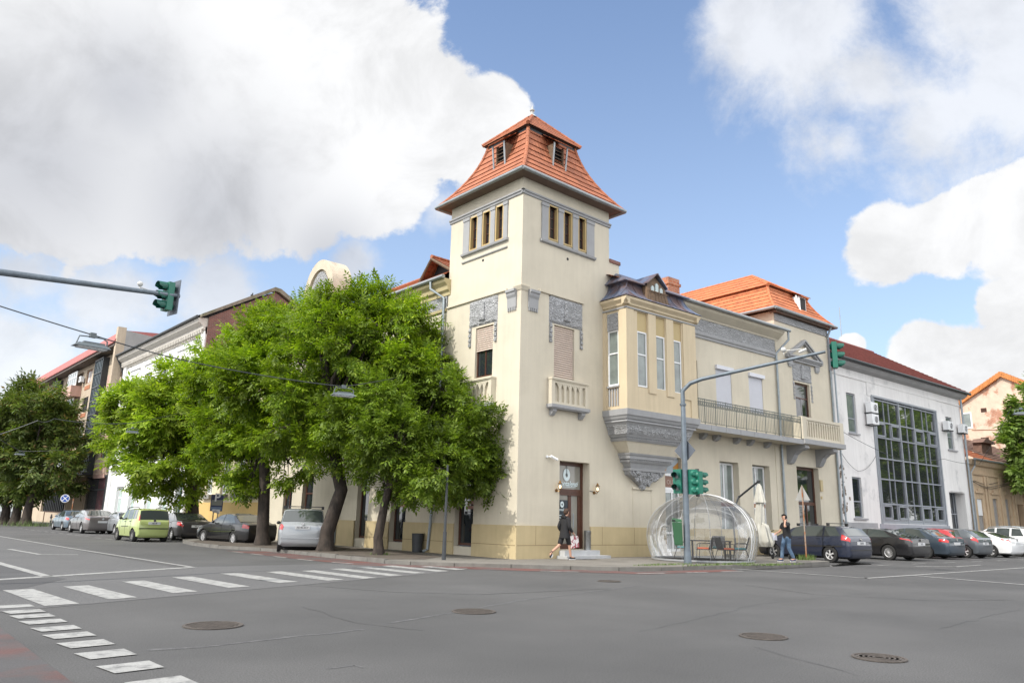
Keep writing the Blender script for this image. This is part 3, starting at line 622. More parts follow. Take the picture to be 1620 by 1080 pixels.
for h in lh2[3:]: win(H, FLT, h[0]+.03, h[1]-.03, h[2]+.03, h[3], -.16, WOOD, GLASS, w=.07, vert=(.5,), hor=(.7,))
STK = mat('pale_sticker', (.45,.25,.22), .6)
b = MB(); 
for s, z in ((2.75,2.0),(2.75,1.82),(7.35,2.05),(7.35,1.88),(7.2,2.22)): b.box(FLT, s-.25, s+.3, -.215, -.2, z, z+.13)
b.build('window_sticker', STK, H)
b = MB(); E0, E1 = (-.45,4.6,11.46), (-.45,LW,11.46); slope(b, E0, E1, (3.6,4.6,13.9), (3.6,LW,13.9), 13, .04); slope(b, (8.0,4.6,11.46), (8.0,LW,11.46), (3.6,4.6,13.9), (3.6,LW,13.9), 13, .04); ridge(b, (3.6,4.6,13.92), (3.6,LW,13.92)); b.build('roof', TILE, H)
# gabled dormer beside the tower
b = MB(); x0 = .25; ya, yb, za, zb_, ym = 4.65, 7.35, 11.85, 11.85, 6.35
slope(b, (x0,yb+.0,zb_), (3.0,yb,zb_+.2), (x0,ym,12.92), (3.0,ym,12.92), 4, .035); slope(b, (3.0,ya+.1,11.95), (x0,ya+.1,11.95), (3.0,ym,12.92), (x0,ym,12.92), 4, .035); ridge(b, (x0,ym,12.95), (3.0,ym,12.95)); dm = b.build('gable_dormer_roof', TILE, H)
b = MB(); b.tube([(x0+.02,yb-.05,zb_-.02),(x0+.02,ym,12.84),(x0+.02,ya+.15,11.93)], .075, 6); b.build('barge_board', OLDWOOD, dm)
b = MB(); b.add([(x0+.5,yb-.1,zb_-.2),(x0+.5,ym,12.85),(x0+.5,ya+.1,11.8)], [(0,1,2)]); b.build('gable_opening', DARK, dm)
# curved attic gable
b = MB(); n = 24; prof = []
for i in range(n+1): t = pi*i/n; prof.append((16.35+1.45*cos(t)*(1.18 if True else 1), 12.6+2.55*sin(t)**.8))
prof = [(18.6,11.3),(18.35,12.0)]+prof+[(14.35,12.0),(14.1,11.3)]
inn = [(16.35+(s-16.35)*.78, 11.3+(z-11.3)*.86) for s, z in prof]
b.prism(FLT, inn, -1.0, -.02); b2 = len(prof)
P = [FLT(s, .12, z) for s, z in prof]+[FLT(s, .12, z) for s, z in inn]+[FLT(s, -1.05, z) for s, z in prof]+[FLT(s, -1.05, z) for s, z in inn]
b.add(P, [(i, i+1, b2+i+1, b2+i) for i in range(b2-1)]+[(i, i+1, 2*b2+i+1, 2*b2+i) for i in range(b2-1)]+[(2*b2+i, 2*b2+i+1, 3*b2+i+1, 3*b2+i) for i in range(b2-1)]+[(b2+i, b2+i+1, 3*b2+i+1, 3*b2+i) for i in range(b2-1)])
cg = b.build('curved_gable', mat('weathered_gable', (.52,.46,.36), .9, .1, 2, col2=(.22,.19,.15), c2lo=.55, c2hi=.75), H)
b = MB(); ii = [(16.35+(s-16.35)*.6, 11.5+(z-11.3)*.78) for s, z in prof]; b.prism(FLT, ii, -.02, .04); b.build('gable_relief', RELIEF, cg)
# downpipes
def pipe(pts, r=.055, nm='downpipe', parent=None, m=None): b = MB(); b.tube(pts, r, 10); return b.build(nm, m or STEEL, parent or H, smooth=True)
pipe([FLT(5.35,.42,11.4),FLT(5.35,.42,11.05),FLT(4.78,.1,10.6),FLT(4.78,.1,3.4),FLT(5.12,.1,.25),FLT(5.16,.3,.16)], .06)
pipe([FLT(12.6,.1,10.4),FLT(12.6,.1,.2)], .06)
# ---------------------------------------------------------------- right wing
mh = [(3.36,4.5,.3,4.28,.2),(7.28,8.76,.9,4.34,.36),(9.89,11.37,.9,4.34,.36),(5.5,5.86,6.2,8.9,.14),(7.25,8.5,6.9,8.78,.10),(9.95,11.15,6.9,8.78,.10)]
b = MB(); wall(b, FMR, 0, 12.5, .1, 11.3, mh); b.box(FMR, 1.28, 1.3, 0, .012, .1, 2.82); b.box(FMR, 2.42, 2.44, 0, .012, .1, 2.82); b.box(FMR, 1.24, 2.5, 0, .07, 2.8, 2.88)
b.prismd(FMR, [(-.05,10.95),(.05,10.97),(.08,11.05),(.42,11.3),(.48,11.42),(-.05,11.42)], 4.0, 12.75); b.build('wall', CREAM, H)
b = MB(); b.box(FMR, 4.3, 12.42, 0, .05, 10.32, 10.95); b.build('frieze', RELIEF, H)
b = MB(); b.prismd(FMR, [(0,10.0),(.06,10.02),(.07,10.12),(.12,10.16),(.13,10.26),(.08,10.32),(0,10.32)], 4.3, 12.45); b.build('frieze_moulding', GREYT, H)
gutter([FMR(4.0,.56,11.50), FMR(13.1,.56,11.50)], .09)
pipe([FMR(12.95,.55,11.45), FMR(12.95,.55,11.0), FMR(12.42,.1,10.25), FMR(12.42,.1,2.2), FMR(12.42,.1,.15)], .06)
b = MB(); b.box(FMR, 11.93, 11.95, 0, .008, .1, 5.4); b.build('wall_joint', mat('joint_tan', (.35,.3,.2), .9), H)  # thin tan line down the wall joint
b = MB(); slope(b, FMR(-.2,.6,11.5), FMR(12.9,.6,11.5), FMR(-.2,-4.5,13.55), FMR(12.9,-4.5,13.55), 14, .04); slope(b, FMR(-.2,-9.5,11.5), FMR(12.9,-9.5,11.5), FMR(-.2,-4.5,13.55), FMR(12.9,-4.5,13.55), 14, .04); ridge(b, FMR(0,-4.5,13.58), FMR(12.5,-4.5,13.58)); b.build('roof', TILE, H)
b = MB(); b.box(FMR, 7.25, 8.15, -3.6, -2.7, 11.8, 14.0); b.box(FMR, 7.19, 8.21, -3.66, -2.64, 13.6, 13.75); b.build('chimney', BRICKO, H)
b = MB(); b.box(FRT, 5.1, 5.75, -.35, 0, 11.0, 12.35); b.build('parapet_stub', CREAM, H); b = MB(); b.box(FRT, 5.1, 5.8, -.4, .05, 12.35, 12.5); b.build('parapet_coping', BRICKR, H)
# ground floor windows and the glazed door with the coloured cross
win(H, FMR, 7.42, 8.72, .92, 4.3, -.3, WHITE, GLASSL, w=.08, vert=(.42,), hor=(.40,.47), name='tall_window'); win(H, FMR, 10.02, 11.33, .92, 4.3, -.3, WHITE, GLASSL, w=.08, vert=(.42,), hor=(.40,.47), name='tall_window')
b = MB(); b.box(FMR, 7.5, 8.66, -.30, -.28, 2.30, 2.49); b.box(FMR, 10.1, 11.26, -.30, -.28, 2.30, 2.49); b.build('wood_panel', WOODL, H)
gd = win(H, FMR, 3.38, 4.48, .3, 2.84, -.16, WHITE, GLASSL, w=.09, vert=(.55,), hor=(.3,), name='glazed_door')
b = MB(); b.box(FMR, 3.38, 4.48, -.2, -.14, 2.84, 2.98); b.box(FMR, 3.38, 4.48, -.2, -.13, 3.47, 3.58); b.build('door_rail', WHITE, gd)
b = MB(); b.box(FMR, 3.38, 4.48, -.2, -.16, 2.98, 3.47); b.build('sign_board', mat('brown_sign', (.22,.12,.085), .5, .1, 4), gd)
text('sign_lettering', 'OLIV', .26, FMR, 3.93, -.155, 3.2, mat('dull_lettering', (.45,.36,.32), .6), gd)
b = MB(); b.box(FMR, 3.38, 4.48, -.2, -.175, 3.58, 4.26); b.build('cross_panel', mat('grey_blue_panel', (.33,.38,.42), .5), gd)
b = MB(); b.prism(FMR, [(3.38,4.24),(3.50,4.24),(3.78,3.93),(3.56,3.6),(3.38,3.6)], -.174, -.165); b.prism(FMR, [(4.48,4.1),(4.1,3.86),(4.28,3.6),(4.48,3.6)], -.174, -.165); b.prism(FMR, [(3.86,4.26),(4.08,4.26),(3.97,4.12)], -.174, -.165); b.build('cross_panel_pattern', mat('amber', (.42,.19,.03), .5, .2, 6), gd)
# upper shutters and window beside the bay
b = MB()
for a0, a1 in ((7.27,8.5),(9.98,11.15)):
    b.box(FMR, a0-.05, a1+.08, -.02, .12, 8.72, 8.9)
    n = 44
    for i in range(n): z = 6.92+1.8*i/n; b.prismd(FMR, [(-.06,z),(-.03,z+.005),(-.03,z+.035),(-.06,z+.041)], a0, a1)
b.build('roller_shutter', SHUTW, H)
win(H, FMR, 5.52, 5.84, 6.22, 8.88, -.08, WHITE, GLASSL, w=.05, hor=(.7,))
# ---------------------------------------------------------------- bay window
BF0 = Vector((5.1,0,0))+Vector((cos(R(A_)),sin(R(A_)),0))*-.40; FBF = FR((BF0.x,BF0.y), A_)      # s 0..4.35, d 0..1.3
BW, BD = 4.42, 1.30
bf = MB(); fh = [(.66,1.28,6.79,9.93,.12),(1.80,2.42,6.85,9.92,.12),(2.94,3.50,6.84,9.92,.12)]
FBX = FR(tuple(FBF(0,BD,0)[:2]), A_); FBL = FR((BF0.x,BF0.y), A_-90)                 # left cheek: s outward
FBR = FR(tuple(FBF(BW,0,0)[:2]), A_-90)
wall(bf, FBX, 0, BW, 5.8, 10.15, fh)
class LF:                                     # left cheek frame: s outwards 0..BD, d to the left
    def __init__(s, fr, sg): s.fr = fr; s.sg = sg
    def __call__(s, a, d, z): return s.fr(-d if s.sg > 0 else BW+d, a, z)
CL = LF(FBF, 1); CR = LF(FBF, -1)
wall(bf, CL, 0, BD, 5.8, 10.15, [(.25,.86,5.98,9.86,.10)]); wall(bf, CR, 0, BD, 5.8, 10.15, [(.25,.86,6.85,9.1,.10)])
for s0, s1 in ((0,.16),(.60,.66),(1.28,1.34),(1.74,1.80),(2.42,2.48),(2.88,2.94),(3.50,3.56),(4.26,4.42)):
    pass
for s0, s1 in ((.0,.42),(1.30,1.50),(1.50,1.78),(2.44,2.92),(3.56,4.0)): bf.box(FBX, s0, s1, 0, .045, 5.84 if s0 == 0 else 6.6, 9.96)
bf.box(FBX, 4.0, 4.42, 0, .045, 5.84, 9.96)
bf.box(CL, .95, BD+.045, 0, .045, 5.84, 9.96); bf.box(CL, 0, .2, 0, .045, 5.84, 9.96)
BAY = bf.build('bay_window', BAYC, H)
b = MB(); z0 = 10.12
prf = lambda fr, a0, a1: b.prismd(fr, [(-.05,10.1),(.06,10.12),(.08,10.2),(.20,10.32),(.22,10.42),(-.05,10.42)], a0, a1)
prf(FBX, -.22, BW+.22); prf(CL, 0, BD+.2); prf(CR, 0, BD+.2); b.build('bay_cornice', BAYC, BAY)
b = MB(); b.box(FBX, -.05, BW+.05, 0, .07, 9.97, 10.03); b.box(CL, 0, BD+.06, 0, .07, 9.97, 10.03); b.box(CL, .24, .90, -.02, .05, 6.76, 6.82)
for i in range(4): b.box(CL, .28+i*.15, .36+i*.15, -.07, -.02, 6.0, 6.74)
b.build('bay_string_line', GREYT, BAY)
b = MB()
for a0, a1 in ((.66,1.28),(1.80,2.42),(2.94,3.50)): b.box(FBX, a0, a1, -.11, -.05, 9.12, 9.93)
b.build('bay_blind_panel', BAYD, BAY)
b = MB(); b.box(CL, .25, .86, -.09, 0.01, 9.14, 9.86); b.build('bay_carved_panel', RELIEF, BAY)
for a0, a1 in ((.67,1.27),(1.81,2.41),(2.95,3.49)): win(H, FBX, a0, a1, 6.82, 9.12, -.04, WHITE, GLASSL, w=.055, hor=(.58,))
win(H, CL, .26, .85, 6.84, 9.13, -.03, WHITE, GLASSL, w=.055, hor=(.58,)); win(H, CR, .26, .85, 6.87, 9.08, -.03, WHITE, GLASSL, w=.055, hor=(.58,))
b = MB(); b.box(CL, .25, .86, -.09, -.07, 5.98, 6.78); b.build('bay_apron', mat('bay_apron', (.55,.42,.25), .8), BAY)
# corbelled base of the bay
gk = FBF
b = MB(); sh = lambda L_: [(z, a, c, d) for z, a, c, d in L_]
taper(b, gk, [(5.60,-.08,4.50,1.38),(5.84,-.10,4.52,1.40)]); taper(b, gk, [(5.46,.0,4.42,1.28),(5.60,-.06,4.47,1.34)]); taper(b, gk, [(5.36,.02,4.40,1.26),(5.46,.06,4.36,1.22)]); taper(b, gk, [(5.26,.12,4.28,1.14),(5.36,.08,4.34,1.2)])
taper(b, gk, [(4.80,.36,4.08,.92),(4.90,.30,4.12,.98)]); taper(b, gk, [(4.64,.44,4.0,.84),(4.74,.36,4.06,.92)]); taper(b, gk, [(4.74,.42,4.02,.86),(4.80,.42,4.02,.86)])
taper(b, gk, [(4.12,.84,3.72,.64),(4.20,.80,3.78,.68)]); taper(b, gk, [(3.98,.90,3.62,.58),(4.12,.86,3.68,.6)]); taper(b, gk, [(3.84,.96,3.52,.5),(3.92,.92,3.6,.56)]); taper(b, gk, [(3.92,.98,3.54,.5),(3.98,.98,3.54,.5)]); taper(b, gk, [(3.62,1.2,3.3,.36),(3.84,1.04,3.46,.46)]); taper(b, gk, [(3.52,1.12,3.38,.42),(3.62,1.1,3.42,.44)])
for i in range(34): s = .44+i*.105; b.box(gk, s, s+.055, .80, .90, 4.74, 4.80)
for i in range(24): s = .98+i*.108; b.box(gk, s, s+.055, .44, .56, 3.925, 3.975)
BC = b.build('bay_corbel', GREYT, H)
b = MB(); taper(b, gk, [(4.90,.26,4.16,1.0),(5.06,.22,4.2,1.1),(5.26,.12,4.30,1.14)]); b.build('bay_carved_band', RELIEF, BC)
b = MB(); taper(b, gk, [(4.20,.88,3.66,.58),(4.64,.48,3.96,.80)]); b.build('bay_corbel_block', CREAM, BC)
b = MB(); c = 2.2
lv = [(3.52,1.15,3.3,.36),(3.36,1.22,3.2,.34),(3.26,1.5,2.95,.28),(3.1,1.75,2.65,.22),(2.98,1.95,2.45,.16),(2.84,2.12,2.3,.08),(2.78,2.18,2.24,.03)]
taper(b, gk, lv[::-1])
rnd = random.Random(4)
for i in range(46):
    t = rnd.random(); z = 3.5-.66*t; hw = 1.02*(1-t)**.8*.98; s = c+rnd.uniform(-hw, hw); b.ball(gk(s, .05+.32*(1-t), z), rnd.uniform(.05,.1), 4, (1,1,1.3))
b.build('bay_leaf_pendant', RELIEF, BC, smooth=True)
# sheet metal bell roof of the bay with its timber dormer
b = MB(); B0 = FBF
def bay_ring(t, out=0):
    k = (1-t)**2.0; e = .26*k-.34*(1-k)*1.0; z = 10.44+.86*t; return [B0(-e, -.1, z), B0(-e, BD+e, z), B0(BW+e, BD+e, z), B0(BW+e, -.1, z)]
N = 8
for i in range(N):
    lo, hi = bay_ring(i/N), bay_ring((i+1)/N)
    for j in range(3): b.quad(lo[j], lo[j+1], hi[j+1], hi[j])
tp = [B0(.10,-.5,11.28), B0(.10,BD-.10,11.28), B0(BW-.10,BD-.10,11.28), B0(BW-.10,-.5,11.28)]; rg = [B0(1.0,-.3,12.1), B0(BW-1.0,-.3,12.1)]
b.add(tp+rg, [(0,1,4),(1,2,5,4),(2,3,5)]); b.add([p-Vector((0,0,.05)) for p in tp]+tp, [(0,1,5,4),(1,2,6,5),(2,3,7,6),(0,1,2,3)])
for i in range(9):                                # standing seams
    s = .3+i*.48
    if .9 < s < 2.6: continue
    pts = []
    for t in np.linspace(0, 1, 8): k = (1-t)**2; e = .26*k-.34*(1-k); pts.append(B0(s, BD+e+.01, 10.44+.86*t+.012))
    b.tube(pts, .014, 5)
for s in (.2,.65,1.1):
    pts = []
    for t in np.linspace(0, 1, 8): k = (1-t)**2; e = .26*k-.34*(1-k); pts.append(B0(-e-.01, s, 10.44+.86*t+.012))
    b.tube(pts, .014, 5)
BR = b.build('bay_roof', COPPER, H)
b = MB(); dd = BD+.10; s0, s1, sm = 1.25, 2.62, 1.93
b.add([B0(s0,dd,10.55),B0(s1,dd,10.55),B0(s1-.12,dd-.14,11.3),B0(sm,dd-.2,11.74),B0(s0+.12,dd-.14,11.3),B0(s0,.3,10.6),B0(s1,.3,10.6),B0(s1-.12,.3,11.3),B0(sm,.3,11.74),B0(s0+.12,.3,11.3)], [(0,1,2,3,4),(0,4,9,5),(1,6,7,2)])
for i in range(6): s = s0+.08+i*.22; b.tube([B0(s,dd+.005,10.56), B0(s+(sm-s)*.12,dd-.09,11.05)], .02, 4)
b.tube([B0(s0+.05,dd,10.98), B0(s1-.05,dd,10.98)], .025, 4)
bd = b.build('bay_dormer', OLDWOOD, BR)
b = MB(); 
for a, c_, za, zb_ in ((1.56,1.74,11.02,11.27),(1.83,2.02,11.02,11.42),(2.11,2.29,11.02,11.27)): b.prism(B0, [(a,za),(c_,za),(c_,zb_-.08),((a+c_)/2,zb_),(a,zb_-.08)], dd-.13, dd-.07)
b.build('dormer_pane', mat('pale_pane', (.42,.50,.50), .15, .05, 3), BR)
b = MB(); e = dd-.02
for (a, za), (c_, zc) in (((s0+.0,11.28),(sm,11.80)),((sm,11.80),(s1-.0,11.28))):
    b.add([B0(a,e+.03,za),B0(c_,e-.03,zc),B0(c_,.2,zc),B0(a,.2,za),B0(a,e+.03,za+.06),B0(c_,e-.03,zc+.06),B0(c_,.2,zc+.06),B0(a,.2,za+.06)], [(0,1,5,4),(4,5,6,7),(0,1,2,3),(1,2,6,5),(0,3,7,4)])
b.build('dormer_hood', COPPER, BR)
# ---------------------------------------------------------------- balcony
b = MB(); b.box(FMR, 4.05, 12.75, 0, 1.08, 5.50, 5.62); b.box(FMR, 12.75, 16.75, 0, 1.14, 5.50, 5.66); bl = b.build('balcony', CREAM, H)
b = MB(); b.box(FMR, 4.05, 12.75, 1.08, 1.14, 5.48, 5.72); b.box(FMR, 12.75, 16.8, 1.14, 1.22, 5.52, 5.76); b.box(FMR, 16.75, 16.83, 0, 1.14, 5.52, 5.76)
for s in (5.2,6.3,7.4,8.5,9.6,10.7,11.8): b.box(FMR, s, s+.03, 1.14, 1.155, 5.5, 5.7)
b.build('balcony_edge', GREYT, bl)
b = MB()
for s in (5.95,6.95,8.55,9.65,11.1): b.prismd(FMR, [(0,5.5),(.3,5.5),(.3,5.4),(.12,5.25),(0,5.22)], s-.14, s+.14)
b.build('small_corbel', GREYT, bl)
b = MB()
for s in (13.15,15.95):
    pr = [(0,5.5),(1.05,5.5),(1.1,5.32),(.95,5.25)]+[(.42+.5*cos(t)*1.05, 4.95-.0+.3*sin(t)) for t in np.linspace(.9, 2.6, 6)][:0]+[(.7,5.2),(.45,5.02),(.34,4.8),(.2,4.6),(0,4.55)]
    b.prismd(FMR, pr, s-.2, s+.2)
b.build('big_corbel', GREYT, bl)
b = MB(); s0, s1, d, z0, z1 = 4.1, 12.7, 1.06, 5.72, 6.84
b.tube([FMR(s0,d,z1), FMR(s1,d,z1)], .022, 6); b.tube([FMR(s0,d,z0+.1), FMR(s1,d,z0+.1)], .014, 6); b.tube([FMR(s0,d,z1-.1), FMR(s1,d,z1-.1)], .012, 6); b.tube([FMR(s0,d,z1-.30), FMR(s1,d,z1-.30)], .012, 6)
n = 66
for i in range(n+1):
    s = s0+(s1-s0)*i/n; r_ = .02 if i % 6 == 0 else .0095; b.tube([FMR(s,d,z0-.2 if i % 6 == 0 else z0+.1), FMR(s,d,z1+(.0 if i % 6 else .03))], r_, 5)
    if i < n:
        sc_ = s+(s1-s0)/n/2; P = [FMR(sc_+.045*cos(t), d+.004, z1-.2+.08*sin(t)) for t in np.linspace(0, 2*pi, 9)]; b.tube(P, .012, 4)
b.build('wrought_iron_railing', mat('railing_grey', (.13,.15,.14), .6, .2, 6), bl)
b = MB(); fx = lambda a0, a1, d0, d1, z0_, z1_: b.box(FMR, a0, a1, d0, d1, z0_, z1_)
fx(12.72,13.1,.75,1.16,5.76,6.9); fx(16.4,16.78,.85,1.16,5.76,6.9); fx(13.1,16.4,.95,1.14,5.76,5.9); fx(13.1,16.4,.93,1.17,6.74,6.88); fx(13.1,16.4,.97,1.03,5.9,6.74); fx(16.6,16.76,0,.85,5.76,6.86); fx(12.72,12.86,0,.75,5.76,6.86)
for i in range(14): s = 13.22+i*.235; fx(s, s+.09, 1.03, 1.12, 5.9, 6.55); b.prism(FMR, [(s-.07,6.74),(s+.16,6.74),(s+.09,6.55),(s,6.55)], 1.03, 1.12)
b.build('stone_balustrade', CREAM, bl)
# ---------------------------------------------------------------- right corner block
rh2 = [(13.80,15.95,.12,4.5,.34),(14.15,15.62,5.7,8.98,.16)]
b = MB(); wall(b, FMR, 12.5, 17.93, .1, 12.45, rh2, d=.03)
b.quad(FMR(12.5,.03,10.5), FMR(12.5,-12,10.5), FMR(12.5,-12,12.6), FMR(12.5,.03,12.6)); b.quad(FMR(17.93,.03,.1), FMR(17.93,-12,.1), FMR(17.93,-12,12.6), FMR(17.93,.03,12.6)); b.quad(FMR(12.5,-12,0), FMR(17.93,-12,0), FMR(17.93,-12,12.6), FMR(12.5,-12,12.6))
b.build('wall', CREAM, H)
b = MB(); b.box(FMR, 12.56, 17.9, .03, .08, 12.08, 12.45); b.build('frieze', RELIEF, H)
rcx = 15.25
def rring(t, out):
    k = (1-t)**1.9*.6+(1-t)*.4; h = 1.9+(3.12-1.9)*k+out; df = -.78+(.34+.78)*k+out; z = 12.66+1.75*t; return [FMR(rcx-h,-12,z), FMR(rcx-h,df,z), FMR(rcx+h,df,z), FMR(rcx+h,-12,z)]
b = MB(); courses(b, rring, [i/7 for i in range(8)], .045)
A0, A1 = FMR(rcx,-2.9,15.85), FMR(rcx,-12,15.85); hh = 2.08
e = [FMR(rcx-hh,-12,14.36), FMR(rcx-hh,-.6,14.36), FMR(rcx+hh,-.6,14.36), FMR(rcx+hh,-12,14.36)]
slope(b, e[0], e[1], A1, A0, 5, .04); slope(b, e[1], e[2], A0, A0, 5, .04); slope(b, e[2], e[3], A0, A1, 5, .04); ridge(b, e[1], A0); ridge(b, e[2], A0); ridge(b, A0, A1)
for i in range(7): 
    for j in (1,2): ridge(b, rring(i/7,.02)[j], rring((i+1)/7,.02)[j], .075)
rr = b.build('block_roof', TILE2, H)
b = MB(); b.box(FMR, rcx-1.92, rcx+1.92, -11.9, -.78, 14.2, 14.36); b.build('eave_board', BRICKO, rr)
b = MB(); b.box(FMR, 12.3, 18.2, -.1, .30, 12.50, 12.58); b.build('soffit', SOFFIT, H)
gutter([FMR(12.08,-3,12.66), FMR(12.08,.40,12.66), FMR(18.42,.40,12.66), FMR(18.42,-3,12.66)], .085)
b = MB(); b.box(FMR, 15.7, 16.35, -1.3, -.25, 13.3, 14.15); dw = b.build('roof_dormer', WHITE, H); b = MB(); b.box(FMR, 15.78, 16.28, -.25, -.235, 13.38, 14.05); b.build('pane', DARK, dw); b = MB(); b.tube([FMR(15.66,-.2,13.2), FMR(15.62,-.4,14.2)], .05, 6); b.build('flashing', WHITE, dw)
b = MB(); slope(b, FMR(15.5,-.05,14.1), FMR(16.55,-.05,14.1), FMR(15.5,-1.2,14.75), FMR(16.55,-1.2,14.75), 2, .04); b.build('dormer_roof', TILE2, dw)
# pedimented balcony door
b = MB(); 
for P, Q in (((13.42,10.42),(15.14,11.42)),((15.14,11.42),(16.84,10.42))):
    dx, dz = Q[0]-P[0], Q[1]-P[1]; L_ = math.hypot(dx,dz); nx, nz_ = -dz/L_, dx/L_
    b.prism(FMR, [P, Q, (Q[0]-nx*.0, Q[1]-.24), (P[0]-nx*.0, P[1]-.20)], .03, .2); b.prism(FMR, [P, Q, (Q[0], Q[1]-.1), (P[0], P[1]-.1)], .2, .28)
b.box(FMR, 13.35, 16.92, .03, .22, 10.22, 10.36); b.box(FMR, 13.45, 16.82, .03, .28, 10.30, 10.40); b.box(FMR, 13.55, 16.7, .03, .16, 10.1, 10.22)
for s in (13.55,16.25): b.box(FMR, s, s+.42, .03, .13, 9.86, 10.1); b.box(FMR, s+.04, s+.36, .03, .1, 9.76, 9.86)
b.build('pediment', GREYT, H)
ornament(FMR, 13.95, 15.9, 9.02, 10.1, 1.0)
win(H, FMR, 14.17, 15.6, 5.72, 8.96, -.1, WOOD, GLASS, w=.07, hor=(.76,), name='balcony_door', vert=())
b = MB(); b.box(FMR, 14.85, 14.93, -.15, -.08, 5.75, 8.15); b.box(FMR, 14.24, 14.84, -.12, -.10, 5.8, 8.1); b.build('door_curtain', mat('grey_curtain', (.25,.25,.26), .7, .1, 5), H)
b = MB(); b.box(FMR, 13.80, 13.92, -.34, -.26, .12, 4.5); b.box(FMR, 15.0, 15.1, -.34, -.26, .12, 2.6); b.box(FMR, 15.83, 15.95, -.34, -.26, .12, 4.5); b.box(FMR, 13.92, 15.83, -.34, -.26, 2.55, 2.72); b.box(FMR, 13.92, 15.83, -.34, -.26, 4.36, 4.5); sd = b.build('shop_door', WOOD, H)
b = MB(); b.box(FMR, 13.9, 15.85, -.32, -.3, .12, 4.4); b.build('pane', GLASS, sd)
b = MB(); b.box(FMR, 15.958, 16.2, -.0, .1, 3.3, 3.9); b.box(FMR, 16.0, 16.1, .03, .08, 2.9, 3.05); b.build('wall_box', OCHRE, H)
pipe([FMR(17.85,.35,12.6), FMR(17.85,.12,12.1), FMR(17.85,.12,.2)], .06)
# ================================================================ grey office building
GREYW = mat('pale_grey_render', (.75,.735,.72), .9, .05, .5, .2, 50, streak=.12, fine=.03, col2=(.42,.42,.42), c2lo=.58, c2hi=.75, c2scale=.6)
GREYF = mat('blue_grey_frame', (.27,.29,.32), .5, .08, 3)
GLASSM = mat('mirror_glass', (.03,.035,.035), .03, 0, 1, spec=1.0, coat=1.0)
G = thing('office_building', 'pale grey office building with a tall gridded glass wall and red tiled roof', 'building', FMR(18,0,0))
GX0, GX1, GZ = 17.95, 35.8, 10.9
gh = [(19.65,20.7,6.78,9.1,.16),(19.55,20.6,2.0,4.26,.16),(33.2,34.2,6.83,9.07,.16),(22.72,31.6,1.75,9.2,.12),(32.45,35.0,.12,4.0,.7)]
b = MB(); wall(b, FMR, GX0, GX1, .1, GZ, gh); b.quad(FMR(GX1,0,0), FMR(GX1,-12,0), FMR(GX1,-12,GZ), FMR(GX1,0,GZ)); b.quad(FMR(GX0,0,0), FMR(GX0,-12,0), FMR(GX0,-12,GZ), FMR(GX0,0,GZ)); b.quad(FMR(GX0,-12,0), FMR(GX1,-12,0), FMR(GX1,-12,GZ), FMR(GX0,-12,GZ))
# arched head over the gate recess
n = 10; b.prism(FMR, [(32.45,4.0)]+[(33.725-1.275*cos(pi*i/n), 3.78+.0+.42*sin(pi*i/n)) for i in range(n+1)][1:-1]+[(35.0,4.0)], .0, .012)
b.box(FMR, 22.15, 31.95, 0, .03, 9.22, 10.02); b.box(FMR, 18.0, 35.8, 0, .05, 10.02, 10.12)
b.build('wall', GREYW, G)
b = MB(); b.prismd(FMR, [(0,10.5),(.3,10.6),(.5,10.78),(.5,10.9),(0,10.9)], GX0, GX1+.3); b.build('cornice', mat('grey_cornice', (.36,.36,.36), .85, .1, 1), G)
b = MB(); b.tube([FMR(GX0+.1,.62,10.9), FMR(GX1+.5,.62,10.9)], .09, 8); b.build('gutter', DARKMETAL, G)
b = MB(); slope(b, FMR(GX0-.1,.65,10.95), FMR(GX1+.5,.65,10.95), FMR(GX0-.1,-6,15.0), FMR(GX1+.5,-6,15.0), 22, .05); slope(b, FMR(GX0-.1,-12.4,10.95), FMR(GX1+.5,-12.4,10.95), FMR(GX0-.1,-6,15.0), FMR(GX1+.5,-6,15.0), 12, .05); ridge(b, FMR(GX0,-6,15.02), FMR(GX1+.5,-6,15.02)); b.add([FMR(GX1,.3,10.9),FMR(GX1,-12,10.9),FMR(GX1,-6,14.8)], [(0,1,2)]); b.add([FMR(GX0,.3,10.9),FMR(GX0,-12,10.9),FMR(GX0,-6,14.8)], [(0,1,2)]); b.build('roof', TILER, G)
b = MB(); b.box(FMR, 22.72, 31.6, -.11, -.09, 1.75, 9.2); b.build('glass_wall', GLASSM, G)
cols = [22.98,24.25,24.92,26.2,27.25,28.2,29.6,30.28,31.5]; rows = [1.95,2.88,4.32,5.55,6.8,7.75,9.08]
b = MB()
for i, c in enumerate(cols): w = .07 if i in (0,3,5,8) else .025; b.box(FMR, c-w, c+w, -.09, .0 if w > .05 else -.05, 1.75, 9.2)
for i, r in enumerate(rows): b.box(FMR, 22.72, 31.6, -.09, -.02, r-.04, r+.04)
b.box(FMR, 22.6, 22.78, -.05, .05, 1.7, 9.3); b.box(FMR, 31.55, 31.7, -.05, .05, 1.7, 9.3); b.box(FMR, 22.6, 31.7, -.05, .06, 9.18, 9.3); b.box(FMR, 22.72, 31.6, -.1, -.02, 1.75, 1.9)
for i in (0,2,5,7): b.box(FMR, cols[i]+.08, cols[i+1]-.05, -.085, 0.0, 1.98, 2.1); b.box(FMR, cols[i]+.08, cols[i+1]-.05, -.085, 0.0, 2.72, 2.82); b.box(FMR, cols[i]+.06, cols[i]+.17, -.085, 0.0, 1.98, 2.82); b.box(FMR, cols[i+1]-.17, cols[i+1]-.05, -.085, 0.0, 1.98, 2.82)
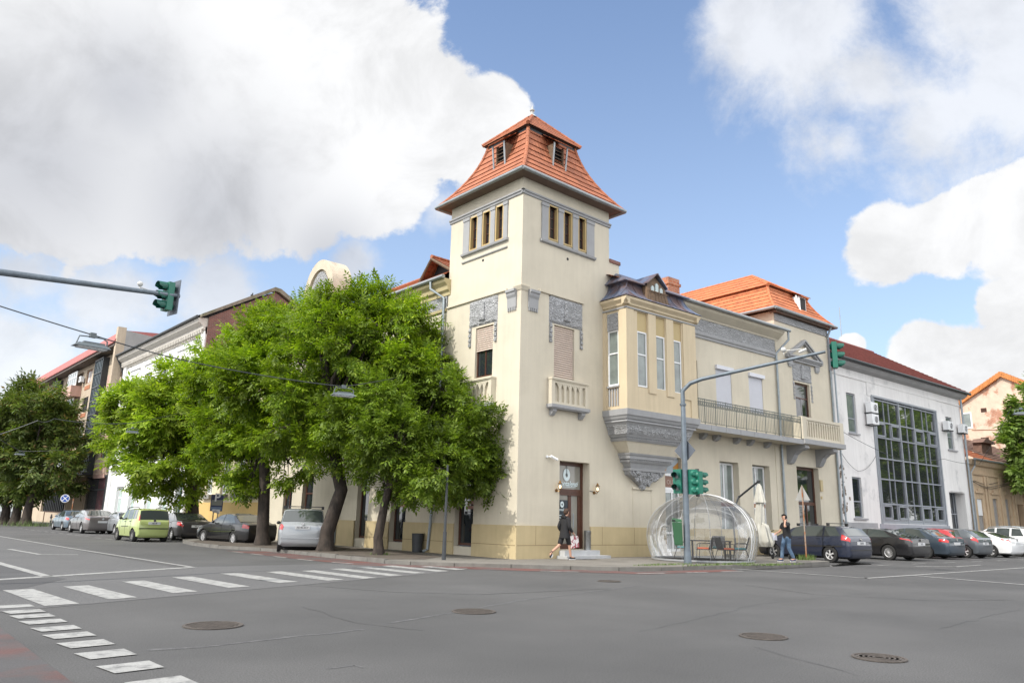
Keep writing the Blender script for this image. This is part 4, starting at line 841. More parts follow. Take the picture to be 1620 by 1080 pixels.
for i in (0,2,5,7): b.box(FMR, cols[i]+.08, cols[i+1]-.05, -.085, 0.0, 6.86, 6.95); b.box(FMR, cols[i]+.08, cols[i+1]-.05, -.085, 0.0, 7.6, 7.7); b.box(FMR, cols[i]+.06, cols[i]+.15, -.085, 0.0, 6.86, 7.7); b.box(FMR, cols[i+1]-.15, cols[i+1]-.05, -.085, 0.0, 6.86, 7.7)
b.build('glazing_grid', GREYF, G)
b = MB(); b.box(FMR, 22.4, 31.9, 0, .06, .1, 1.72); b.build('grey_apron', mat('grey_tiles', (.30,.31,.35), .6, .08, 3), G)
b = MB(); b.box(FMR, 18.3, 22.1, 0, .025, .1, 1.75); b.box(FMR, 19.4, 20.9, 0, .1, 1.9, 1.99); b.box(FMR, 33.0, 34.5, 0, .1, 6.72, 6.81); b.box(FMR, 19.55, 20.8, 0, .1, 6.68, 6.76); b.build('sill', mat('sill_grey', (.33,.33,.34), .8), G)
for a0, a1, z0, z1, hh in ((19.68,20.67,6.8,9.08,.36),(19.58,20.57,2.02,4.24,.40),(33.23,34.17,6.85,9.05,.38)): win(G, FMR, a0, a1, z0, z1, -.08, GREYF, GLASS if z0 < 5 else GLASSL, w=.07, hor=(hh,))
b = MB(); b.box(FMR, 32.5, 34.95, -.68, -.66, .12, 4.0); b.build('gate_glass', GLASS, G)
b = MB()
for s in (32.5,33.2,33.9,34.6,34.9): b.box(FMR, s, s+.05, -.64, -.6, .12, 4.0)
for z in (.2,1.4,2.5,3.9): b.box(FMR, 32.5, 34.95, -.64, -.6, z, z+.06)
b.tube([FMR(32.6,-.62,3.9), FMR(33.6,-.62,2.6)], .03); b.tube([FMR(33.2,-.62,3.9), FMR(34.3,-.62,2.6)], .03); b.build('metal_gate', GREYF, G)
b = MB(); b.box(FMR, 33.3, 33.75, -.6, -.58, 1.5, 2.1); b.build('notice', WHITE, G)
b = MB(); b.tube([FMR(35.75,.15,10.8), FMR(35.75,.15,.2)], .07); b.tube([FMR(18.15,.2,10.6), FMR(18.15,.2,.2)], .05); b.build('downpipe', STEEL, G)
b = MB(); b.tube([FMR(29.5,-5,15.0), FMR(29.5,-5,17.2)], .03, 5); b.build('roof_rod', STEEL, G)
b = MB(); 
rnd = random.Random(8)
for i in range(70):
    z = rnd.uniform(.8,4.8); s = 18.25+abs(rnd.gauss(0,.28)); r_ = rnd.uniform(.03,.12); P = [FMR(s+r_*cos(t)*rnd.uniform(.6,1), .012, z+r_*1.3*sin(t)*rnd.uniform(.6,1)) for t in np.linspace(0, 2*pi, 8)[:-1]]; b.add(P, [tuple(range(7))])
b.build('peeled_render', mat('peeled_brown', (.20,.15,.11), .9, .2, 8), G)
b = MB(); b.add([FMR(17.9,.012,11.0),FMR(18.5,.012,10.9),FMR(18.3,.012,10.2),FMR(18.05,.012,9.8),FMR(17.96,.012,9.0),FMR(17.9,.012,10.0)], [(0,1,2,3,4,5)]); b.build('exposed_brick', BRICKR, G)
# air conditioners
def ac(fr, s, z, label, side=-1):
    t = thing('air_conditioner', label, 'air conditioner', fr(s, .3, z), 'air conditioning units on the facades')
    b = MB(); b.box(fr, s-.42, s+.42, .12, .45, z-.3, z+.3); b.build('casing', WHITE, t)
    b = MB(); O = fr(s+.1, .452, z); n_ = (fr(s, 1, z)-fr(s, 0, z)); b.tube([O-n_*.01, O+n_*.012], .19, 20); f = b.build('fan_guard', DARKMETAL, t)
    b = MB(); 
    for r_ in (.07,.13,.19): b.tube([O+n_*.02+(fr(s+1,.0,z)-fr(s,0,z))*r_*cos(a)+Vector((0,0,r_*sin(a))) for a in np.linspace(0,2*pi,17)], .008, 4)
    b.build('grille', WHITE, f)
    b = MB(); b.box(fr, s-.36, s-.33, 0, .46, z-.36, z-.30); b.box(fr, s+.33, s+.36, 0, .46, z-.36, z-.30); b.box(fr, s-.40, s+.40, 0, .03, z-.36, z-.32); b.build('bracket', DARKMETAL, t)
ac(FMR, 22.05, 8.42, 'upper white air conditioner of the stacked pair beside the glass wall'); ac(FMR, 22.05, 7.72, 'lower white air conditioner of the stacked pair beside the glass wall')
ac(FMR, 32.75, 8.35, 'white air conditioner just right of the big glass wall'); ac(FMR, 35.2, 8.38, 'white air conditioner at the far right corner of the grey building')
# ================================================================ low beige house and the brick gable beyond
BEI = mat('beige_render', (.48,.36,.24), .9, .1, .8, .3, 40, streak=.2, fine=.05, col2=(.38,.27,.18), c2lo=.55, c2hi=.7)
Bh = thing('low_house', 'low beige house with pilasters and a patched red tile roof beyond the grey building', 'building', FMR(36.2,0,0))
wh = [(37.0,38.0,1.2,3.65,.18),(39.9,40.8,1.2,3.75,.18),(42.3,43.1,1.2,3.8,.18),(44.7,45.9,.1,3.5,.4),(47.4,48.3,1.2,3.8,.18),(50,50.9,1.2,3.8,.18)]
b = MB(); wall(b, FMR, 36.0, 54, .1, 6.3, wh); b.quad(FMR(54,0,0), FMR(54,-8,0), FMR(54,-8,6.3), FMR(54,0,6.3)); b.quad(FMR(36,0,0), FMR(36,-8,0), FMR(36,-8,6.3), FMR(36,0,6.3)); b.build('wall', BEI, Bh)
b = MB()
for s in (36.3,38.5,39.0,41.3,41.7,43.6,44.1,46.2,49): b.box(FMR, s, s+.34, 0, .08, .2, 5.3)
b.prismd(FMR, [(0,5.3),(.1,5.32),(.12,5.42),(0,5.45)], 36, 54); b.prismd(FMR, [(0,5.9),(.2,6.0),(.35,6.25),(.35,6.35),(0,6.35)], 36, 54)
for a in (37.5,40.35,42.7,47.85): b.box(FMR, a-.75, a+.75, 0, .1, 4.05, 4.16); b.prism(FMR, [(a-.4,4.16),(a+.4,4.16),(a+.3,4.36),(a-.3,4.36)], 0, .08)
b.build('pilaster', BEI, Bh)
for h in wh[:3]+wh[4:]: win(Bh, FMR, h[0]+.02, h[1]-.02, h[2], h[3], -.1, mat('grey_shutter', (.30,.28,.26), .7), mat('grey_shutter2', (.27,.26,.25), .6, .1, 9), w=.07)
b = MB(); b.box(FMR, 37.02, 37.98, -.1, -.08, 2.5, 3.63); b.build('blind', WHITE, Bh); b = MB(); b.box(FMR, 44.72, 45.88, -.38, -.34, .1, 3.5); b.build('door', WOOD, Bh)
b = MB(); slope(b, FMR(35.9,.45,6.4), FMR(40.5,.45,6.4), FMR(35.9,-5,9.2), FMR(39.5,-5,9.2), 14, .05); slope(b, FMR(35.9,-9,6.4), FMR(54,-9,6.4), FMR(35.9,-5,9.2), FMR(54,-5,9.2), 8, .05); b.build('roof', TILE2, Bh)
b = MB(); slope(b, FMR(40.5,.45,6.4), FMR(54,.45,6.4), FMR(39.5,-5,9.2), FMR(54,-5,9.2), 12, .05); b.box(FMR, 42.5, 44.5, -1.8, -1.2, 6.9, 8.2); b.prism(FMR, [(42.3,8.1),(44.7,8.1),(44.6,8.3),(43,8.45)], -1.9, -1.0); b.build('old_roof_part', mat('brown_old_roof', (.17,.10,.075), .9, .25, 4, .5, 30), Bh)
b = MB(); b.tube([FMR(36.0,.5,6.35), FMR(54,.5,6.35)], .07); b.tube([FMR(36.1,.5,6.35), FMR(36.5,.3,5.9), FMR(36.15,.12,5.4), FMR(36.15,.12,.2)], .06); b.build('gutter', ZINC, Bh)
b = MB()
for k in range(3): b.tube([FMR(36.2+ (9)*t, .05+.05*k, 5.0-.1*k-.25*sin(pi*t)*(k % 2+.4)-.2*sin(2*pi*t)) for t in np.linspace(0,1,12)], .018, 4)
b.build('facade_cable', DARKMETAL, Bh)
K = thing('gabled_brick_house', 'tall house with a bare brick gable wall and orange tiled verge behind the low house', 'building', FMR(45,-8,0))
o45 = FMR(45.5,0,0); FK = FR((o45.x,o45.y), A_+90)       # s back from the street; d points towards +x
class KF:
    def __call__(s, a, d, z): return FMR(58-d, -a, z)     # a = depth behind facade, d = towards the camera side
KF = KF()
# gable plane measured on the photo: eave (−) depth 3.4/11.9, ridge 0.1/13.9
b = MB(); gz = [(4.2,0),(4.2,11.35),(-.25,13.75),(-6.0,10.6),(-6.0,0)]
b = MB(); gp_ = [(9.4,0),(9.4,12.75),(4.2,15.85),(-1.0,12.75),(-1.0,0)]; b.prism(KF, gp_, -14, 0); b.build('wall', BRICKG, K)
b = MB()
b.prism(KF, [(9.8,12.5),(9.8,12.85),(4.2,16.22),(-1.4,12.85),(-1.4,12.5),(4.2,15.84)], -14, .22); b.build('roof', TILE2, K)
b = MB(); 
for i in range(84): 
    t = i/41.5
    a, z = ((9.8-5.6*t), 12.85+3.37*t) if i < 42 else (4.2-5.6*(t-1), 16.22-3.37*(t-1))
    b.box(KF, a-.08, a+.08, -.1, .3, z-.46, z+.03+.02*(i % 2))
b.build('verge_tile', mat('orange_verge', (.52,.20,.06), .8, .2, 6), K)
wk = win(K, KF, 7.15, 8.05, 11.1, 12.65, .06, WHITE, GLASSL, w=.12)
b = MB(); b.box(KF, 5.8, 6.3, -.0, .012, 12.55, 12.95); b.box(KF, 4.1, 4.35, 0, .012, 13.2, 13.5); b.box(KF, 5.9, 6.6, 0, .012, 9.85, 10.15); b.build('wall_hole', mat('hole_brown', (.06,.03,.02), .9), K)
b = MB(); b.prism(KF, [(7.3,10.95),(2,10.65),(2,10.58),(7.3,10.87)], .0, .02); b.prism(KF, [(8.4,9.7),(1.5,9.55),(1.5,9.45),(8.4,9.6)], 0, .03); b.build('wall_crack', mat('crack_brown', (.25,.12,.07), .9), K)
# ================================================================ left street: small yellow house, white house, apartment block
YEL = mat('yellow_render', (.66,.58,.42), .9, .06, .8, .2, 50, streak=.1, fine=.03); YELB = mat('yellow_base', (.58,.41,.16), .9, .08, .8, .2, 50)
Y = thing('yellow_house', 'pale yellow house with stone window ledges behind the parked dark car', 'building', FLT(26,0,0))
yh = [(21.9,23.0,2.6,5.0,.2),(24.2,25.3,2.6,5.0,.2),(26.5,27.6,2.6,5.0,.2),(29.0,30.1,2.6,5.0,.2),(31.0,31.9,.5,4.4,.3)]
b = MB(); wall(b, FLT, 20.65, 32.9, .1, 9.2, yh, d=-.1); b.quad((10,20.7,0), (0.1,20.7,0), (.1,20.7,9.2), (10,20.7,9.2)); b.prismd(FLT, [(-.1,8.4),(.1,8.5),(.3,9.0),(.3,9.2),(-.1,9.2)], 20.65, 32.9); b.build('wall', YEL, Y)
b = MB(); b.box(FLT, 20.66, 31.0, -.1, -.03, .1, 2.1); b.build('plinth', YELB, Y)
b = MB()
for h in yh[:4]: b.box(FLT, h[0]-.15, h[1]+.15, -.1, .12, h[2]-.28, h[2]-.02)
b.build('window_ledge', mat('ledge_grey', (.24,.23,.21), .85, .15, 3), Y)
for h in yh: win(Y, FLT, h[0]+.03, h[1]-.03, h[2]+.02, h[3]-.02, -.22, WHITE, GLASSL, w=.08, vert=(.5,), hor=(.7,))
b = MB(); slope(b, (-.35,20.65,9.2), (-.35,32.9,9.2), (4.5,20.65,11.6), (4.5,32.9,11.6), 12, .05); slope(b, (9.5,20.65,9.2), (9.5,32.9,9.2), (4.5,20.65,11.6), (4.5,32.9,11.6), 8, .05); b.build('roof', TILE, Y)
WHT = mat('white_stucco', (.78,.78,.77), .85, .03, .6, .2, 50, streak=.05)
WHD = mat('cornice_white', (.56,.53,.48), .85, .06, 1, .2, 50, streak=.1)
Wh = thing('white_house', 'tall white three storey house with a moulded cornice and a bare brick gable end', 'building', FLT(43,0,0))
gw = [(48.0,49.8,.3,3.4,.3),(44.6,46.2,.3,3.4,.3),(40.4,42.1,.3,3.4,.3),(37.0,38.6,.3,3.4,.3),(34.0,35.4,.3,4.2,.4)]
up3 = [(s, s+1.9, 10.2, 12.5, .2) for s in (48.0,44.1,40.2,36.2)]; up2 = [(s, s+1.9, 5.6, 8.2, .2) for s in (48.0,44.1,40.2,36.2)]
b = MB(); wall(b, FLT, 33.0, 52.6, .1, 14.9, gw+up3+up2); b.box(FLT, 33.0, 33.7, 0, .12, .1, 14.3)
for s in (51.6,): b.box(FLT, s, s+.9, 0, .12, .1, 14.3)
for h in up3+up2: b.box(FLT, h[0]-.25, h[1]+.25, 0, .08, h[3]+.02, h[3]+.75); b.box(FLT, h[0]-.35, h[1]+.35, 0, .18, h[3]+.75, h[3]+.9); b.box(FLT, h[0]-.25, h[0], 0, .07, h[2], h[3]); b.box(FLT, h[1], h[1]+.25, 0, .07, h[2], h[3]); b.box(FLT, h[0]-.3, h[1]+.3, 0, .2, h[2]-.2, h[2])
for s in (34.9,38.9,42.8,46.7,50.6): b.box(FLT, s-.3, s+.3, 0, .06, 9.6, 13.7)
for z in [1.0,1.6,2.2,2.8,3.4,4.0]: b.box(FLT, 33.7, 51.6, 0, .02, z, z+.03) if False else None
b.prismd(FLT, [(0,4.7),(.14,4.75),(.16,4.95),(0,5.0)], 33, 52.6); b.prismd(FLT, [(0,9.2),(.12,9.25),(.14,9.4),(0,9.45)], 33, 52.6)
b.quad((0,52.6,0), (12,52.6,0), (12,52.6,15), (0,52.6,15)); b.build('wall', WHT, Wh)
b = MB(); b.prismd(FLT, [(0,13.75),(.08,13.8),(.1,14.0),(.3,14.15),(.32,14.35),(.62,14.6),(.68,14.85),(0,14.95)], 33.0, 52.9)
for i in range(54): s = 33.3+i*.36; b.box(FLT, s, s+.2, .1, .3, 13.92, 14.14)
b.build('cornice', WHD, Wh)
b = MB(); b.tube([(-.78,33.0,14.95), (-.78,53.0,14.95)], .1); b.tube([(-.75,52.8,14.9), (-.3,52.6,14.0), (-.12,52.5,13.4), (-.12,52.5,.2)], .07); b.build('gutter', DARKMETAL, Wh)
for h in gw[:4]: win(Wh, FLT, h[0]+.05, h[1]-.05, h[2], h[3]-.03, -.2, WHITE, mat('milky_glass', (.42,.52,.50), .2, .05, 2), w=.1, hor=(.72,))
win(Wh, FLT, 34.05, 35.35, .3, 4.15, -.3, mat('dark_green_door', (.03,.09,.06), .5), GLASS, w=.14, vert=(.5,), hor=(.75,), name='green_door')
for h in up3+up2: win(Wh, FLT, h[0]+.05, h[1]-.05, h[2], h[3]-.03, -.12, WHITE, GLASS, w=.09, vert=(.5,), hor=(.65,))
b = MB(); b.prism(FR((0,33.0), 0), [(0,0),(0,15.0),(4.7,17.9),(6.0,17.2),(10.0,15.0),(10,0)], -.0, .12); b.build('brick_gable', BRICKR, Wh)
b = MB(); b.prism(FR((0,33.0),0), [(-.55,14.9),(-.55,15.12),(4.6,18.25),(5.1,18.2),(10.2,15.2),(10.2,15.0),(5,17.9),(4.6,17.95)], -.3, .3)
b.build('gable_coping', mat('mossy_coping', (.22,.19,.15), .95, .3, 4, .6, 20, col2=(.10,.11,.05), c2lo=.5, c2hi=.7, c2scale=2), Wh)
b = MB(); slope(b, (-.7,33.1,15.0), (-.7,52.9,15.0), (4.7,33.1,17.9), (4.7,52.9,17.9), 10, .05); slope(b, (10.2,33.1,15.0), (10.2,52.9,15.0), (4.7,33.1,17.9), (4.7,52.9,17.9), 10, .05); b.build('roof', mat('dark_roof', (.10,.09,.085), .8, .2, 2), Wh)
# bird on the coping
t = tag(MB().ball((2.9,32.85,17.25), .09, 6, (1,1.6,1)).ball((2.9,32.72,17.36), .05, 6).build('bird', DARK, smooth=True), 'small dark bird perched on the brick gable coping', 'bird')
AP_ = thing('apartment_block', 'beige and pink apartment block with glazed stair strips under a red roof edge', 'building', FLT(70,0,0))
APM = mat('beige_panel', (.50,.41,.31), .9, .08, .5, .3, 40, streak=.2, fine=.04); PNK = mat('faded_pink_panel', (.56,.36,.30), .9, .1, .8, streak=.15); ORB = mat('orange_band', (.42,.17,.09), .9, .1, 1)
a0, a1 = 52.9, 88.0; ft = [4.6,7.45,10.3,13.15]
holes = []; 
wins = [(54.6,56.4),(60.9,62.2) ,(72.4,74.8),(79.5,81.2)]
wcol = [(54.3,56.8),(64.2,66.4),(73.6,75.4),(80.6,82.6)]
for f in ft:
    for c in wcol: holes.append((c[0], c[1], f+.9, f+2.3, .2))
    holes.append((52.95,53.9,f+.1,f+2.3,1.2)); holes.append((67.8,71.6,f+.9,f+2.4,.9))
holes += [(53.2,59.6,.9,4.4,.3),(60.8,63.2,.2,3.9,1.6),(65,78,1.2,4.2,.5)]
b = MB(); wall(b, FLT, a0, a1, .1, 16.0, holes, d=.0); b.quad((0,a0,9), (12,a0,9), (12,a0,16), (0,a0,16)); b.quad((0,a1,0), (12,a1,0), (12,a1,16), (0,a1,16)); b.build('wall', APM, AP_)
b = MB(); b.box(FLT, 50.2, 52.9, -6, .05, 14.6, 17.6) if False else None
b.prismd(FLT, [(-5,16.0),(1.0,16.17),(1.12,16.2),(1.12,16.3),(.55,17.4),(-5,17.9)], 53.0, 90.0); b.build('roof', mat('red_roof_edge', (.34,.11,.10), .7, .08, 1), AP_)
b = MB(); b.box(FLT, 53.0, 90.0, -.2, 1.0, 15.95, 16.17); b.build('eaves', mat('grey_eaves', (.12,.10,.09), .9), AP_)
b = MB(); b.box(FLT, 52.75, 53.3, .25, .95, 12.0, 17.65); b.build('parapet_pillar', APM, AP_); b = MB(); b.prism(FR((0,52.75),0), [(-.25,14),(-.25,17.4),(6,16.9),(6,14)], -.3, 0); b.box(ID, 6, 9, 54, 58, 15, 17.9); b.build('party_wall', mat('grey_party_wall', (.33,.32,.31), .9, .15, 1), AP_)
for k, (g0, g1) in enumerate(((58.2,61.0),(76.8,79.3))):
    b = MB(); b.box(FLT, g0, g1, .05, .5, 4.9, 15.6); st = b.build('stair_glazing', mat('stair_glass', (.10,.13,.15), .12, .3, .8, spec=.8), AP_)
    b = MB(); b.box(FLT, g0-.08, g0+.06, 0, .56, 4.7, 15.7); b.box(FLT, g1-.06, g1+.08, 0, .56, 4.7, 15.7)
    for i in range(1,5): s = g0+(g1-g0)*i/5; b.box(FLT, s-.035, s+.035, .5, .55, 4.9, 15.6)
    for i in range(9): z = 4.85+i*1.34; b.box(FLT, g0, g1, .5, .56, z, z+.12)
    b.box(FLT, g0-.1, g1+.1, 0, .9, 4.6, 4.85); b.build('stair_mullion', DARKMETAL, st)
b = MB()
for f in ft:
    for c in wcol[1:]: b.box(FLT, c[0]+.1, c[1]-.1, 0, .04, f+.25, f+.65)
b.build('orange_panel', ORB, AP_)
b = MB()
for f in ft: b.box(FLT, 53.9, 57.6, 0, .1, f-.35, f+.7); b.box(FLT, 67.6, 71.8, 0, 1.0, f-.25, f+.85); b.box(FLT, 83.2, 86, 0, .8, f-.25, f+.85)
b.build('pink_balcony_panel', PNK, AP_)
for i, f in enumerate(ft):
    for j, c in enumerate(wcol): win(AP_, FLT, c[0]+.04, c[1]-.04, f+.92, f+2.28, -.12, [WOODL, WHITE, WHITE, DARKMETAL][(i+j) % 4], [GLASSL, mat('white_blind', (.6,.6,.6), .5), GLASS][(i*2+j) % 3], w=.1, vert=(.5,))
    win(AP_, FLT, 67.8, 71.6, f+.92, f+2.42, .6 if i != 1 else .2, WHITE, GLASSL, w=.09, vert=(.25,.5,.75), hor=(.6,), name='glazed_balcony')
b = MB()
for z in (.2,): pass
for i in range(18): s = 53.3+i*.36; b.box(FLT, s, s+.05, -.06, -.02, .9, 4.4)
b.box(FLT, 53.2, 59.6, -.06, .06, 4.35, 4.5); b.box(FLT, 53.2, 59.6, -.06, -.01, 3.2, 3.3); b.box(FLT, 53.1, 53.2, -.1, .1, .9, 4.5); b.build('window_grille', DARKMETAL, AP_)
b = MB(); b.box(FLT, 53.2, 59.6, -.28, -.2, .9, 4.4); b.build('dark_glazing', GLASS, AP_)
b = MB()
for i in range(9): s = 53.5+i*.32; b.box(FLT, s, s+.18, -.19, -.12, .95, 4.3)
b.build('red_curtain', mat('wine_curtain', (.20,.055,.06), .8, .2, 6), AP_)
b = MB(); b.box(FLT, 60.2, 66.0, -.2, 1.6, 4.0, 4.5); b.box(FLT, 60.3, 60.7, 0, 1.4, .1, 4.0); b.build('entrance_canopy', APM, AP_)
b = MB(); b.box(FLT, 60.8, 63.2, -1.6, -1.5, .1, 4.0); b.box(FLT, 65, 78, -.5, -.4, 1.2, 4.2); b.build('dark_entrance', DARK, AP_)
b = MB()
for i in range(16): s = 65.2+i*.8; b.box(FLT, s, s+.14, -.3, -.1, 1.2, 4.2)
b.build('bars', DARKMETAL, AP_)
b = MB(); b.tube([(-1.5,60.5,1.2), (-1.5,68,1.2)], .04); b.tube([(-1.5,60.5,1.2), (-1.5,60.5,.1)], .04); b.tube([(-1.5,68,1.2), (-1.5,68,.1)], .04); b.build('handrail', WOODL, AP_)
b = MB()
for f in ft[:1]:
    for i in range(8): s = 53.4+i*.55; b.box(FLT, s, s+.1, 0, .15, 4.6, 6.0)
b.build('concrete_fin', APM, AP_)
for i, (s, z) in enumerate(((56.9,11.9),(66.8,9.2),(67.0,14.6),(63.9,6.5))): ac(FLT, s, z, ['white air conditioner by the flower box near the white house','white air conditioner below the balconies of the apartment block','highest white air conditioner on the apartment block','lowest white air conditioner on the apartment block'][i])
t = thing('flower_box', 'orange flower box with green plants under an apartment window', 'flower box', FLT(55.2,.3,11.1)); b = MB(); b.box(FLT, 54.4, 56.2, .1, .4, 11.0, 11.3); b.build('box', mat('terracotta', (.45,.16,.07), .8), t)
b = MB(); rnd = random.Random(2)
for i in range(90): c = FLT(rnd.uniform(54.4,56.2), rnd.uniform(.1,.42), 11.32+rnd.random()*.25); d = Vector((rnd.uniform(-1,1),rnd.uniform(-1,1),rnd.uniform(-.3,1)))*.07; e = Vector((rnd.uniform(-1,1),rnd.uniform(-1,1),0))*.05; b.add([c-e, c+d-e*.2, c+d+e*.5, c+e], [(0,1,2,3)])
b.build('plants', mat('flower_leaf', (.06,.14,.03), .7, .3, 8), t)
# ================================================================ trees
def leafmat(name, c1, c2, c3=None, tr=.35):
    M = bpy.data.materials.new(name); M.use_nodes = True; t = M.node_tree; n = t.nodes; L = t.links.new; b = n['Principled BSDF']; M.diffuse_color = (*c1, 1)
    g = n.new('ShaderNodeNewGeometry'); r = n.new('ShaderNodeValToRGB'); L(g.outputs['Random Per Island'], r.inputs[0])
    r.color_ramp.elements[0].color = (*c1, 1); r.color_ramp.elements[1].color = (*c2, 1)
    if c3: e = r.color_ramp.elements.new(.93); e.color = (*c2, 1); r.color_ramp.elements[-1].color = (*c3, 1)
    b.inputs['Roughness'].default_value = .5; b.inputs['Specular IOR Level'].default_value = .35
    ns = n.new('ShaderNodeTexNoise'); ns.inputs['Scale'].default_value = .55; ns.inputs['Detail'].default_value = 3; L(g.outputs['Position'], ns.inputs[0])
    mp = n.new('ShaderNodeMapRange'); L(ns.outputs[0], mp.inputs[0]); mp.inputs[1].default_value = .35; mp.inputs[2].default_value = .65; mp.inputs[3].default_value = .62; mp.inputs[4].default_value = 1.35
    sc = n.new('ShaderNodeVectorMath'); sc.operation = 'SCALE'; L(r.outputs[0], sc.inputs[0]); L(mp.outputs[0], sc.inputs['Scale']); L(sc.outputs[0], b.inputs['Base Color'])
    tl = n.new('ShaderNodeBsdfTranslucent'); s2 = n.new('ShaderNodeVectorMath'); s2.operation = 'MULTIPLY'; L(sc.outputs[0], s2.inputs[0]); s2.inputs[1].default_value = (1.25, 1.35, .5); L(s2.outputs[0], tl.inputs[0])
    mx = n.new('ShaderNodeMixShader'); mx.inputs[0].default_value = tr; L(b.outputs[0], mx.inputs[1]); L(tl.outputs[0], mx.inputs[2]); L(mx.outputs[0], n['Material Output'].inputs[0]); return M
LEAF_A = leafmat('ash_leaf', (.10,.18,.010), (.24,.33,.024), (.37,.45,.05), .44)
LEAF_B = leafmat('bright_ash_leaf', (.15,.24,.018), (.30,.39,.042), (.42,.48,.08), .45)
LEAF_C = leafmat('dark_ash_leaf', (.075,.13,.012), (.165,.235,.024), (.25,.32,.05), .36)
LEAF_D = leafmat('olive_tree_leaf', (.07,.11,.025), (.13,.165,.04), (.24,.14,.07))
LEAF_E = leafmat('plane_leaf', (.11,.18,.04), (.21,.29,.08), (.28,.35,.13), .42)
BARK = mat('bark', (.055,.042,.034), .95, .3, 3, 1.0, 14, col2=(.03,.024,.02), c2lo=.4, c2hi=.6, c2scale=6, c2z=.25)
def leaves(name, clumps, n_spray, m, parent, seed, L_=.42, lw=.05, ll=.15, pairs=4, droop=.45):
    rs = np.random.RandomState(seed); cl = np.array([(c[0],c[1],c[2],c[3]) for c in clumps]); wt_ = cl[:,3]**2; wt_ /= wt_.sum()
    # sub-clumps give light and dark masses with gaps between them
    nsub = int(n_spray/26)+8; ci = rs.choice(len(cl), nsub, p=wt_); d = rs.normal(size=(nsub,3)); d /= np.linalg.norm(d, axis=1)[:,None]; d[:,2] = d[:,2]*.9+.12
    rad = cl[ci,3]*(.50+.52*rs.rand(nsub)**.6); sub = cl[ci,:3]+d*rad[:,None]; sr = .30+.30*rs.rand(nsub)*np.clip(cl[ci,3],.6,1.6)
    si = rs.choice(nsub, n_spray); q = rs.normal(size=(n_spray,3)); q /= np.linalg.norm(q, axis=1)[:,None]; q[:,2] *= .55
    P = sub[si]+q*(sr[si]*rs.rand(n_spray)**.45)[:,None]
    out = P-cl[ci[si],:3]; out /= (np.linalg.norm(out, axis=1)[:,None]+1e-6)
    D = out*.8+rs.normal(size=(n_spray,3))*.55; D[:,2] -= droop*rs.rand(n_spray); D /= np.linalg.norm(D, axis=1)[:,None]
    U = np.tile(np.array([0,0,1.0]), (n_spray,1))+rs.normal(size=(n_spray,3))*.35; Sd = np.cross(D, U); Sd /= np.linalg.norm(Sd, axis=1)[:,None]+1e-6; Nn = np.cross(Sd, D)
    sc = .7+.6*rs.rand(n_spray); V = []
    for k in range(pairs):
        t = (k+.6)/(pairs+.2)
        for sg in (-1, 1):
            c = P+D*(L_*t*sc)[:,None]; dr = Sd*sg*.85+D*.55-Nn*.25+rs.normal(size=(n_spray,3))*.15; dr /= np.linalg.norm(dr, axis=1)[:,None]
            w = np.cross(dr, Nn); l = (ll*sc*(1-.25*abs(t-.5)))[:,None]; ww = (lw*sc)[:,None]
            V.append(np.stack([c, c+dr*l*.45+w*ww*.5-Nn*.0, c+dr*l-Nn*l*.15, c+dr*l*.45-w*ww*.5], 1))
    c = P+D*(L_*sc)[:,None]*.95; l = (ll*1.1*sc)[:,None]; ww = (lw*1.1*sc)[:,None]; V.append(np.stack([c, c+D*l*.45+Sd*ww*.5, c+D*l, c+D*l*.45-Sd*ww*.5], 1))
    V = np.concatenate(V, 0); nv = V.shape[0]; co = V.reshape(-1,3)-np.array(root_of(parent).location)
    me = bpy.data.meshes.new(name); me.vertices.add(nv*4); me.vertices.foreach_set('co', co.astype(np.float32).ravel()); me.loops.add(nv*4); me.loops.foreach_set('vertex_index', np.arange(nv*4, dtype=np.int32)); me.polygons.add(nv); me.polygons.foreach_set('loop_start', np.arange(0, nv*4, 4, dtype=np.int32)); me.update(calc_edges=True); me.materials.append(m)
    o = bpy.data.objects.new(name, me); COL.objects.link(o); o.parent = parent; return o, sub
